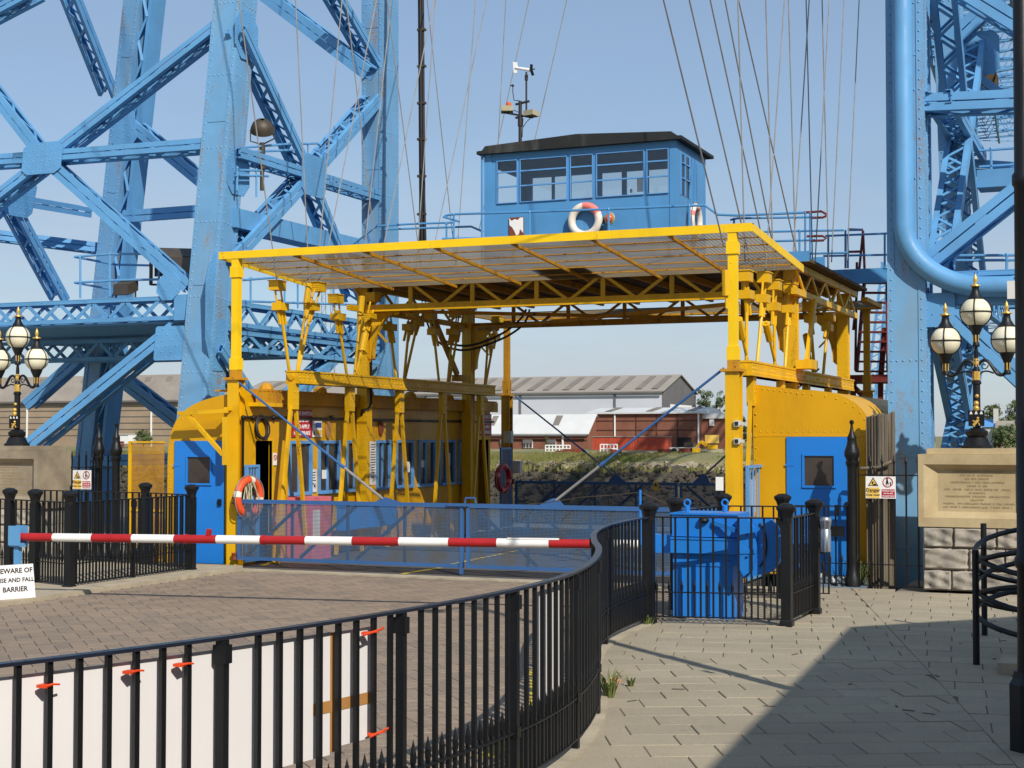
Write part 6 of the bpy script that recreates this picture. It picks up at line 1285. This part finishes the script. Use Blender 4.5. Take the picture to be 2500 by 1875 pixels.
strip([p for p in bdp if 6.285 < p.y < 6.40], .51, 1.072, side-.0015, side-.0004, 'tape', 'tape_strip', WB); strip([p for p in bdp if p.y > 6.12], .70, .755, side-.003, side-.0018, 'tape', 'tape_strip', WB)
k_ = 0
W2 = thing('white_board', 'short white board tied behind the curved railing, glimpsed as slivers between the bars', 'board', (rail_x(8.7), 8.7, .7)); strip([p for p in resample(rp, .06) if 8.35 < p.y < 8.98], .36, 1.07, side, side+.006, 'board', 'panel', W2)
for y, z, lab in ((3.75, 1.03, 'next to the picture edge'), (5.12, 1.04, 'before the second railing post'), (5.36, 1.04, 'just before the tape joint'), (4.76, 1.03, ''), (6.5, 1.05, ''), (6.55, .56, '')):
    c = V(rail_x(y), y, z); t = [p for p in rp if p.y >= y][0]; o = MB().bx(c.x-.021, c.x+.021, c.y-.021, c.y+.021, c.z-.006, c.z+.006).tube([c+V(.02, -.012, .002), c+V(.03, .01, .006), c+V(.032, .05, .0)], .0045, 5)
    if y > 6.4: o.tube([c+V(.02, -.07, 0), c+V(.025, .1, .008), c+V(.0, .17, .008)], .006, 5)
    o.build('cable_tie', 'tie', WB, True)
# ------------------------------------------------------------------ timber fence, dark pole, spiral rail, litter
tf = thing('timber_fence', 'weathered grey timber boards standing between the yellow cabin and the blue leg', 'timber fence', (-3.1, 20.95, 0)); xa, xb = RY(2111, 1100, 20.62).x, RY(2183, 1100, 20.62).x; n = 9; wq = (xb-xa)/n
for i in range(n):
    y = 20.6+.1*abs(i-4)/4; zt = 2.31+random.uniform(-.05, .02); d_ = random.uniform(0, .02); MB().add([(xa+i*wq+.001, y+d_, -.3), (xa+(i+1)*wq-.001, y+d_, -.3), (xa+(i+1)*wq-.001, y+d_+.05, -.3), (xa+i*wq+.001, y+d_+.05, -.3), (xa+i*wq+.002, y+d_, zt), (xa+(i+1)*wq-.004, y+d_, zt-random.uniform(0, .03)), (xa+(i+1)*wq-.004, y+d_+.05, zt), (xa+i*wq+.002, y+d_+.05, zt)], BXF).build('plank', 'timber', tf)
MB().bx(xa+.01, xb-.01, 20.78, 20.8, -.3, 2.2).build('backing_board', 'timber', tf)
MB().tube([V(xa-.05, 20.59, 1.56), V(xa+.2, 20.56, 1.58), V(xb-.02, 20.58, 1.66)], .022, 8).build('batten', 'timber', tf, True)
LP = thing('lamp_column', 'tall dark lamp column at the edge of the shaded footway', 'lamp post', (-.71, 10.24, 0)); c = (-.71, 10.24, 0)
MB().lathe([(.13, 0), (.13, .42), (.105, .46), (.1, .5)], 8, c).build('base', 'black', LP); MB().lathe([(.075, .5), (.07, 1.15), (.085, 1.17), (.085, 1.22), (.07, 1.24), (.062, 3.6), (.075, 3.62), (.075, 3.68), (.06, 3.7), (.05, 7.4)], 14, c).build('shaft', 'black', LP, True)
p = RY(2468, 710, 10.2); MB().bx(p.x-.015, p.x+.03, 10.1, 10.13, p.z-.06, p.z+.055).bx(-.75, -.7, 10.2, 10.23, p.z-.03, p.z-.02).build('sign_plate', 'notice', LP)
for s_ in (-1, 1): MB().tube([V(-.71, 10.24, 6.9), V(-.71, 10.24-s_*.25, 7.35), V(-.71, 10.24-s_*.8, 7.5)], .03, 8).build('lamp_arm', 'black', LP, True); MB().ball((-.71, 10.24-s_*.8, 7.5), .16, 14, 8, .7).build('lantern', 'beige', LP, True)
SR = thing('spiral_rail', 'black spiral handrail coiling beside the dark lamp column', 'handrail', (-1.2, 14.3, 0)); cx, cy = -.3, 14.45
for z_, tl_ in ((.97, .42), (.66, .42), (.42, .36), (.8, -.5), (.52, -.46)):
    pts = [V(cx-1.16*math.sin(t)+.0, cy+.85*math.cos(t), z_+tl_*.5*math.cos(t)) for t in [math.pi*i/24 for i in range(25)]]; pts = [V(cx+.9, pts[0].y, pts[0].z+tl_*.2)]+pts+[V(cx+.9, pts[-1].y, pts[-1].z-tl_*.2)]
    MB().tube(pts, .024, 10).build('coil', 'black', SR, True)
for u, v, zt in ((2384, 1622, 1.0), (2404, 1551, 1.12)):
    p = RZ(u, v); MB().lathe([(.03, 0), (.03, zt)], 10, p).build('post', 'black', SR, True)
for xy in ((-.3, 13.7), (-.4, 15.05)): MB().lathe([(.03, 0), (.03, 1.1)], 10, (*xy, 0)).build('post', 'black', SR, True)
MB().bx(-1.18, -.2, 13.35, 13.9, .0, .1).build('step', 'kerb', None, False, 'low concrete step at the foot of the spiral handrail', 'step', loc=(-.7, 13.6, 0))
lt = MB(); random.seed(11)
for i in range(16):
    c = V(random.uniform(-4.35, -3.75), random.uniform(20.5, 20.8), random.uniform(.0, .12)); vs = [c+V(random.uniform(-.12, .12), random.uniform(-.06, .06), random.uniform(-.06, .08)) for _ in range(4)]; lt.add(vs, [(0, 1, 2, 3)])
lt.build('litter', 'litter', kind='stuff', label='crumpled plastic litter blown against the low gate before the blue door', cat='litter')
def weed(label, x, y, h, n, rad=.1, mat='weed'):
    m = MB()
    for i in range(n):
        a = random.uniform(0, 6.28); l = h*random.uniform(.5, 1); d_ = V(math.cos(a), math.sin(a), 0); w_ = V(-d_.y, d_.x, 0)*.006; b = V(x, y, 0)+d_*random.uniform(0, rad*.4); mpt = b+d_*l*.25+V(0, 0, l*.65); e = b+d_*l*random.uniform(.35, .8)+V(0, 0, l*random.uniform(.6, 1)); m.add([b-w_, b+w_, mpt+w_, mpt-w_, e], [(0, 1, 2, 3), (3, 2, 4)])
    m.build('weed', mat, None, False, label, 'weed', 'weeds in the paving', loc=(x, y, 0))
p = RZ(1480, 1700); weed('tallest grassy weed growing against the foot of the curved railing', p.x+.03, p.y, .24, 60, .12); p = RZ(1582, 1524); weed('small weed at the foot of the flared corner post by the blue machine', p.x, p.y, .13, 40, .2); p = RZ(2100, 1428); weed('bushy weed at the foot of the finial post and timber boards', p.x, p.y-.05, .5, 90, .25); p = RZ(1955, 1500); weed('low weed strip along the side of the enclosure railing', p.x, p.y, .1, 50, .3); p = RZ(1540, 1675); weed('tiny weed in a slab joint near the tallest weed', p.x, p.y, .1, 20, .06)
lf = MB(); p = RZ(1497, 1680); lf.add([p+V(-.05, -.02, .05), p+V(.03, -.04, .02), p+V(.07, .02, .06), p+V(.0, .05, .1)], [(0, 1, 2, 3)]); lf.build('dry_leaf', 'dryleaf', None, False, 'curled dry brown leaf beside the tallest weed', 'leaf', loc=p)
tw = MB(); random.seed(21)
for _ in range(22):
    x, y = random.uniform(-4.2, -.9), random.uniform(9.2, 19.5)
    if x < rail_x(y)+.15: continue
    a = random.uniform(0, 3.1); l = random.uniform(.015, .05); tw.bar((x-math.cos(a)*l, y-math.sin(a)*l, .005), (x+math.cos(a)*l, y+math.sin(a)*l, .006), random.uniform(.006, .016), .004)
tw.build('leaf_litter', 'bark', kind='stuff', label='scattered dry twigs and leaf scraps on the paving slabs', cat='leaf litter')
# ================================================================== OPPOSITE BANK
def shed(name, label, ul, ur, v_eave, v_ridge, Yf, ur_r, vr_r, wall, roof, vbot, gable='gable', skyl=(), bands=(), colsu=(), flat=False):
    a, b = RY(ul, v_eave[0], Yf), RY(ur, v_eave[1], Yf); ze = b.z; x0, x1 = a.x, b.x; rg = RX(ur_r, vr_r, x1); yr, zr = rg.y, rg.z; yb = 2*yr-Yf; zb_ = RY(ur, vbot, Yf).z-1
    t = thing(name, label, 'building', ((x0+x1)/2, Yf, 0))
    MB().prism([(x0, Yf, zb_), (x0, yb, zb_), (x0, yb, ze), (x0, yr, zr-.15), (x0, Yf, ze)], (x1-x0-.1, 0, 0)).build('wall', wall, t)
    MB().prism([(x1-.1, Yf, zb_), (x1-.1, yb, zb_), (x1-.1, yb, ze), (x1-.1, yr, zr-.15), (x1-.1, Yf, ze)], (.12, 0, 0)).build('gable_end', gable, t)
    for s_, y_ in ((1, Yf), (-1, yb)):
        n = (V(0, y_, ze)-V(0, yr, zr)); MB().prism([(x0-.3, y_-s_*.5, ze-.22), (x0-.3, yr, zr), (x0-.3, yr, zr+.14), (x0-.3, y_-s_*.5, ze-.08)], (x1-x0+.7, 0, 0)).build('roof', roof, t)
    MB().bx(x0, x1+.1, Yf-.75, Yf-.55, ze-.5, ze-.22).build('gutter', 'gable', t)
    for u0, u1 in skyl:
        p0, p1 = RY(u0, v_eave[1], Yf), RY(u1, v_eave[1], Yf); f = lambda x, k: V(x, Yf+(yr-Yf)*k, ze+.06+(zr-ze)*k+.12); MB().prism([f(p0.x, .05), f(p1.x, .05), f(p1.x, .9), f(p0.x, .9)], (0, -.03, .05)).build('rooflight', 'rooflight', t)
    for v in bands: z = RY((ul+ur)/2, v, Yf).z; MB().bx(x0, x1-.11, Yf-.08, Yf, z-.06, z+.06).build('panel_joint', 'gable' if wall != 'brick' else 'mortarband', t)
    for u in colsu: x = RY(u, v_eave[1], Yf).x; MB().bx(x-.12, x+.12, Yf-.3, Yf-.05, zb_, ze-.3).build('downpipe', 'gable' if wall == 'cladding' else 'white', t)
    return t, x0, x1, ze, zb_
S1 = shed('warehouse', 'large white clad warehouse with a grey sheet roof and dark gable on the far bank', 575, 1617, (966, 953), 0, 255, 1659, 916, 'cladding', 'greyroof', 1085, skyl=[(u, u+15) for u in (1205, 1238, 1284, 1322, 1370, 1410, 1458, 1497, 1548, 1588, 620, 664, 710, 760, 905, 950, 1000, 1050, 1100, 1150)], colsu=(1271, 1502, 1040, 800))
p = RX(1662, 990, S1[2]); t_ = thing('warehouse_sign', 'white sign with two dark triangles on the dark warehouse gable', 'sign', p); a, b = RX(1637, 987, S1[2]+.1), RX(1688, 982, S1[2]+.1); MB().bx(S1[2]+.05, S1[2]+.15, a.y, b.y, a.z-1.6, a.z).build('plate', 'white', t_)
for k in (0, 1): y = a.y+(b.y-a.y)*(.08+.12*k); MB().prism([(S1[2]+.16, y, a.z-1.1), (S1[2]+.16, y+2.2, a.z-1.1), (S1[2]+.16, y+1.1, a.z-.3)], (.03, 0, 0)).build('triangle', 'ink', t_)
S2 = shed('warehouse', 'long beige panelled warehouse on the far bank behind the bridge tower', -260, 552, (983, 973), 0, 232, 578, 913, 'shedwall', 'shedroof', 1090, 'shedwall', skyl=[(u, u+15) for u in range(20, 540, 52)], bands=(988, 1003, 1018, 1033, 1048, 1063), colsu=(68, 371))
tb, xa, xb, zt, zb0 = shed('brick_building', 'low red brick building with a white sheet roof and shuttered windows on the far bank', 1130, 1434, (1059, 1057), 0, 220, 1452, 1013, 'brick', 'whiteroof', 1097, 'brick', skyl=[(1186, 1200), (1342, 1358)], bands=(1075,), colsu=(1375,))
for u0, u1 in ((1222, 1237), (1278, 1301), (1336, 1358)):
    a, b = RY(u0, 1072, 220), RY(u1, 1094, 220); o = MB().bx(a.x, b.x, 219.8, 219.99, b.z, a.z).build('window', 'white', tb); w_ = (b.x-a.x)/3
    for k in range(3): MB().bx(a.x+k*w_+.08, a.x+(k+1)*w_-.08, 219.7, 219.79, b.z+.12, (a.z+b.z)/2).build('pane', 'darkglass', o)
    MB().bx(a.x, b.x, 219.68, 219.79, (a.z+b.z)/2, a.z).build('shutter', 'gable', o)
T2 = thing('brick_building', 'tall red brick building with a white fascia roof behind the red container', 'building', RY(1580, 1095, 224)); a, b = RY(1440, 1011, 224), RY(1708, 1009, 224)
MB().bx(a.x, b.x, 224, 236, -.3, a.z).build('wall', 'brick', T2); zr = RY(1580, 995, 224).z; MB().prism([(a.x-.4, 223.5, a.z), (a.x-.4, 223.5, a.z+.25), (a.x-.4, 230, zr+.1), (a.x-.4, 236.5, a.z+.25), (a.x-.4, 236.5, a.z)], (b.x-a.x+.8, 0, 0)).build('roof', 'whiteroof', T2)
for u in (1476, 1576, 1676): x = RY(u, 1000, 224).x; f = lambda k: (223.5+6.5*k, a.z+.25+(zr+.1-a.z-.25)*k+.05); MB().prism([(x, *f(.1)), (x+1.1, *f(.1)), (x+1.1, *f(.95)), (x, *f(.95))], (0, -.02, .05)).build('rooflight', 'rooflight', T2)
for v in (1027, 1050): z = RY(1580, v, 224).z; MB().bx(a.x, b.x, 223.93, 223.999, z-.07, z+.07).build('brick_band', 'mortarband', T2)
for u in (1553, 1603, 1654): x = RY(u, 1030, 224).x; MB().bx(x-.07, x+.07, 223.92, 223.999, 0, a.z-.1).build('movement_joint', 'mortarband', T2)
for u in (1502, 1706): x = RY(u, 1030, 224).x; MB().bx(x-.1, x+.1, 223.75, 223.91, 0, a.z).build('downpipe', 'white', T2)
x = RY(1670, 1080, 224).x; MB().bx(x-1, x+1.2, 223.8, 223.91, .1, RY(1670, 1068, 224).z).build('doorway', 'dark', T2)
T3 = thing('brick_building', 'small flat brick annex beside the yellow gate post on the far bank', 'building', RY(1740, 1095, 226)); a, b = RY(1709, 1022, 226), RY(1770, 1022, 226); MB().bx(a.x, b.x, 226, 234, -.3, a.z).build('wall', 'brick', T3); MB().bx(a.x-.2, b.x+.3, 225.6, 234.3, a.z, RY(1740, 1009, 226).z).build('roof', 'whiteroof', T3); c = RY(1738, 1030, 225.9); MB().bx(c.x-.35, c.x+.35, 225.75, 225.99, c.z-.6, c.z+.6).build('wall_light', 'white', T3)
CN = thing('shipping_container', 'long red corrugated container in front of the tall brick building', 'container', RY(1535, 1100, 212)); a, b = RY(1447, 1067, 212), RY(1627, 1103, 212)
MB().bx(a.x, b.x, 212, 214.5, b.z, a.z).build('body', 'container', CN); MB().bx(a.x-.1, b.x+.1, 211.85, 214.6, a.z, a.z+.12).build('roof_panel', 'greyroof', CN); n = 44
for i in range(n): x = a.x+.3+(b.x-a.x-.6)*i/(n-1); MB().bx(x-.05, x+.05, 211.93, 211.999, b.z+.15, a.z-.1).build('corrugation', 'container', CN)
def scrap(name, label, cat, boxes, mat, Yd):
    t = thing(name, label, cat, RY(*boxes[0][:2], Yd))
    for (u0, v0, u1, v1, mt, nm) in boxes:
        a, b = RY(u0, v0, Yd), RY(u1, v1, Yd); MB().bx(min(a.x, b.x), max(a.x, b.x), Yd+random.uniform(-.1, .1), Yd+1.0, min(a.z, b.z), max(a.z, b.z)).build(nm, mt or mat, t)
    return t
def frame_rack(label, u0, u1, v0, v1, n, Yd):
    t = thing('steel_rack', label, 'rack', RY((u0+u1)/2, v1, Yd)); a, b = RY(u0, v0, Yd), RY(u1, v1, Yd)
    for z in (a.z, (a.z+b.z)/2, b.z): MB().bar((a.x, Yd, z), (b.x, Yd, z), .14, .16).build('rail', 'white', t)
    for i in range(n+1): x = a.x+(b.x-a.x)*i/n; MB().bar((x, Yd, b.z), (x, Yd, a.z), .13, .16).build('upright', 'white', t)
frame_rack('white steel racks lying in front of the low brick building', 1332, 1392, 1087, 1103, 7, 208); frame_rack('white steel frame leaning in front of the red container', 1466, 1507, 1085, 1106, 5, 208)
scrap('rusty_skip', 'rust brown scrap skip in the far yard beside the white racks', 'skip', [(1374, 1096, 1412, 1112, None, 'body'), (1356, 1100, 1374, 1112, None, 'side_plate'), (1410, 1094, 1416, 1112, None, 'end_plate')], 'rustpipe', 205)
st_ = thing('scrap_plate', 'spiky rust brown scrap plate below the red container', 'scrap', RY(1505, 1110, 204)); MB().prism([RY(u, v, 204) for u, v in ((1488, 1095), (1500, 1098), (1515, 1100), (1520, 1110), (1508, 1116), (1495, 1115), (1490, 1105))], (0, .3, 0)).build('plate', 'rustpipe', st_)
scrap('concrete_blocks', 'grey concrete blocks in the far yard', 'concrete blocks', [(1552, 1101, 1571, 1117, None, 'block'), (1572, 1101, 1590, 1117, None, 'block')], 'kerb', 205)
scrap('scrap_heap', 'rust brown scrap bins beside the parked dark pickup in the far yard', 'scrap', [(1605, 1096, 1634, 1110, None, 'bin'), (1656, 1094, 1680, 1112, None, 'bin'), (1690, 1094, 1706, 1112, 'yellow', 'yellow_bin'), (1638, 1106, 1656, 1113, 'yellow', 'yellow_bin')], 'rustpipe', 206)
PK = scrap('parked_pickup', 'dark pickup truck parked among the scrap before the brick wall', 'pickup truck', [(1634, 1092, 1700, 1100, 'boxgrey', 'body'), (1670, 1080, 1692, 1092, 'darkglass', 'cab')], 'boxgrey', 209)
for u in (1645, 1688): c = RY(u, 1101, 208.9); MB().tube([c, c+V(0, .3, 0)], .42, 14).build('wheel', 'ink', PK, True)
EX = scrap('yellow_excavator', 'small yellow excavator at the edge of the far yard', 'excavator', [(1722, 1096, 1760, 1108, 'beige', 'track'), (1728, 1086, 1748, 1096, None, 'body'), (1721, 1062, 1751, 1082, 'signyellow', 'cab_panel')], 'yellow', 207)
a, b, c = RY(1726, 1088, 206.8), RY(1712, 1078, 206.8), RY(1700, 1092, 206.8); MB().bar(a, b, .4, .4).bar(b, c, .3, .3).build('boom', 'yellow', EX)
PS = thing('pipe_stack', 'stack of rust red steel pipes on the far bank behind the finial posts', 'pipe stack', RY(285, 1108, 214))
for r in range(5):
    for k in range(3): c = RY(258, 1080+r*7, 214+k*.7); MB().tube([c, c+V(3.4+random.uniform(-.3, .5), 0, .0)], .2, 10).build('pipe', 'rustpipe', PS, True)
HU = thing('site_cabin', 'small white site cabin beside the rusty pipe stack', 'cabin', RY(283, 1080, 218)); a, b = RY(258, 1061, 218), RY(313, 1083, 218); MB().bx(a.x, b.x, 218, 220.4, b.z, a.z).build('body', 'white', HU); MB().bx(a.x-.1, b.x+.1, 217.8, 220.6, a.z, a.z+.15).build('roof', 'boxgrey', HU)
def mast(label, u, v0, v1, Yd, w0, w1):
    a, b = RY(u, v1, Yd), RY(u, v0, Yd); t = thing('lattice_mast', label, 'mast', a, 'far lattice masts'); m = MB(); lm = MB(); n = 14
    for s_ in (-1, 1): m.bar(a+V(s_*w0, 0, 0), b+V(s_*w1, 0, 0), .14, .14)
    for i in range(n):
        s_ = 1 if i % 2 else -1; k0, k1 = i/n, (i+1)/n; lm.bar(a.lerp(b, k0)+V(s_*(w0+(w1-w0)*k0), 0, 0), a.lerp(b, k1)-V(s_*(w0+(w1-w0)*k1), 0, 0), .09, .09); lm.bar(a.lerp(b, k0)+V(-(w0+(w1-w0)*k0), 0, 0), a.lerp(b, k0)+V((w0+(w1-w0)*k0), 0, 0), .08, .08)
    o = m.build('legs', 'wire', t); lm.build('lacing', 'wire', o, kind='stuff')
mast('wider grey lattice mast beyond the blue lattice girder', 790, 690, 965, 330, 1.0, .5); mast('slimmer grey lattice mast beside the wider one', 812, 690, 965, 345, .7, .5)
def tree(label, u, vb, vt, w, Yd, mat, nl=900, grp='trees on the far bank', trunk=True):
    b, tp = RY(u, vb, Yd), RY(u, vt, Yd); b = V(b.x, Yd, min(b.z, 0)); Hh = tp.z-b.z; W_ = abs(RY(u+w/2, vt, Yd).x-tp.x); t = thing('tree', label, 'tree', b, grp)
    tm = MB(); tm.tube([b-V(0, 0, .3), b+V(.1, 0, Hh*.35), b+V(0, 0, Hh*.7)], W_*.07, 8, r2=W_*.02)
    for k in range(5): a = k*1.26; tm.tube([b+V(0, 0, Hh*(.28+.06*k)), b+V(math.cos(a)*W_*.55, math.sin(a)*W_*.55, Hh*(.5+.07*k))], W_*.025, 5, r2=W_*.008)
    tm.build('trunk', 'bark', t, True); m = MB(); cl = []
    for k in range(70):
        th = random.uniform(0, 6.28); r = math.sqrt(random.random())*.85; zz = random.uniform(.22, .95); r *= (1-abs(zz-.5)*.9); cl.append((V(math.cos(th)*r*W_, math.sin(th)*r*W_, zz*Hh), random.uniform(.14, .27)))
    for i in range(nl*3):
        c, rr = random.choice(cl); d_ = Vector((random.gauss(0, 1), random.gauss(0, 1), random.gauss(0, .8))); d_.normalize(); p = b+c+d_*rr*W_*random.uniform(.5, 1.05); s_ = W_*random.uniform(.03, .06); nrm = (d_+Vector((random.uniform(-.6, .6), random.uniform(-.6, .6), random.uniform(-.2, .8)))).normalized(); u_ = nrm.orthogonal().normalized()*s_; w2 = nrm.cross(u_)
        m.add([p-u_*1.3, p-w2*.8, p+u_*1.3, p+w2*.8], [(0, 1, 2, 3)])
    m.build('crown', mat, t)
tree('round leafy tree beyond the dark warehouse gable', 1722, 1070, 945, 62, 275, 'foliage', 1500); tree('taller leafy tree between the warehouse gable and the gate post', 1758, 1070, 950, 52, 280, 'foliage', 1300); tree('leafy tree behind the yellow gate post beside the cabin', 1805, 1100, 1015, 60, 262, 'foliage', 900)
tree('bushy tree beyond the lamp standard above the blue roof', 2425, 1075, 985, 70, 250, 'foliage2', 1500); tree('tall bushy tree beside the dark lamp column on the far bank', 2485, 1085, 972, 80, 255, 'foliage2', 1500); tree('low dark shrub tree below the pale roofs', 2455, 1105, 1035, 80, 225, 'foliage', 1300); tree('low shrub tree at the foot of the lamp standard', 2390, 1105, 1050, 50, 226, 'foliage', 900); tree('round bush growing against the beige warehouse', 350, 1085, 1050, 44, 216, 'foliage', 700); tree('small dark bush by the white site cabin window', 1336, 1078, 1060, 18, 218, 'foliage', 300)
HB = thing('house', 'low turquoise roofed house among the far trees', 'house', RY(2410, 1060, 240)); a, b = RY(2397, 1036, 240), RY(2430, 1060, 240); MB().bx(a.x, b.x, 240, 245, 0, a.z-.4).build('wall', 'boxgrey', HB); MB().prism([(a.x-.2, 239.7, a.z-.4), (a.x-.2, 242.5, a.z+.8), (a.x-.2, 245.3, a.z-.4)], (b.x-a.x+.4, 0, 0)).build('roof', 'winblue', HB); MB().bx(a.x+1.6, a.x+2.3, 241, 241.6, a.z, a.z+2.4).build('chimney', 'boxgrey', HB)
HC = thing('house', 'low brown roofed house beside the turquoise roof', 'house', RY(2450, 1060, 238)); a, b = RY(2432, 1040, 238), RY(2470, 1060, 238); MB().bx(a.x, b.x, 238, 243, 0, a.z-.4).build('wall', 'shedwall', HC); MB().prism([(a.x-.2, 237.7, a.z-.4), (a.x-.2, 240.5, a.z+.8), (a.x-.2, 243.3, a.z-.4)], (b.x-a.x+.4, 0, 0)).build('roof', 'greyroof', HC)
BO = thing('moored_boat', 'white hulled boat stern beside the blue lattice leg', 'boat', RY(2342, 1060, 176)); a, b = RY(2335, 1003, 176), RY(2350, 1052, 176); MB().prism([(a.x, 176, a.z), (b.x, 176, a.z-.6), (b.x-.1, 176, b.z), (a.x+.3, 176, b.z)], (0, 6, 0)).build('hull', 'white', BO)
for u, v in ((2334, 930), (2338, 948)): c0, c1 = RY(u, 1003, 178), RY(u, v, 178); MB().tube([c0, c1], .14, 6).build('mast', 'darkwire', BO)
RB = thing('barge', 'long rust red barge on the far river edge behind the plinth', 'barge', RY(2450, 1095, 178)); a, b = RY(2425, 1082, 178), RY(2560, 1104, 178); MB().bx(a.x, b.x, 178, 183, -7, a.z-.6).build('hull', 'maroon', RB); MB().bx(b.x-3, b.x-.6, 179, 181, a.z-.6, a.z+.8).build('wheelhouse', 'blue', RB)
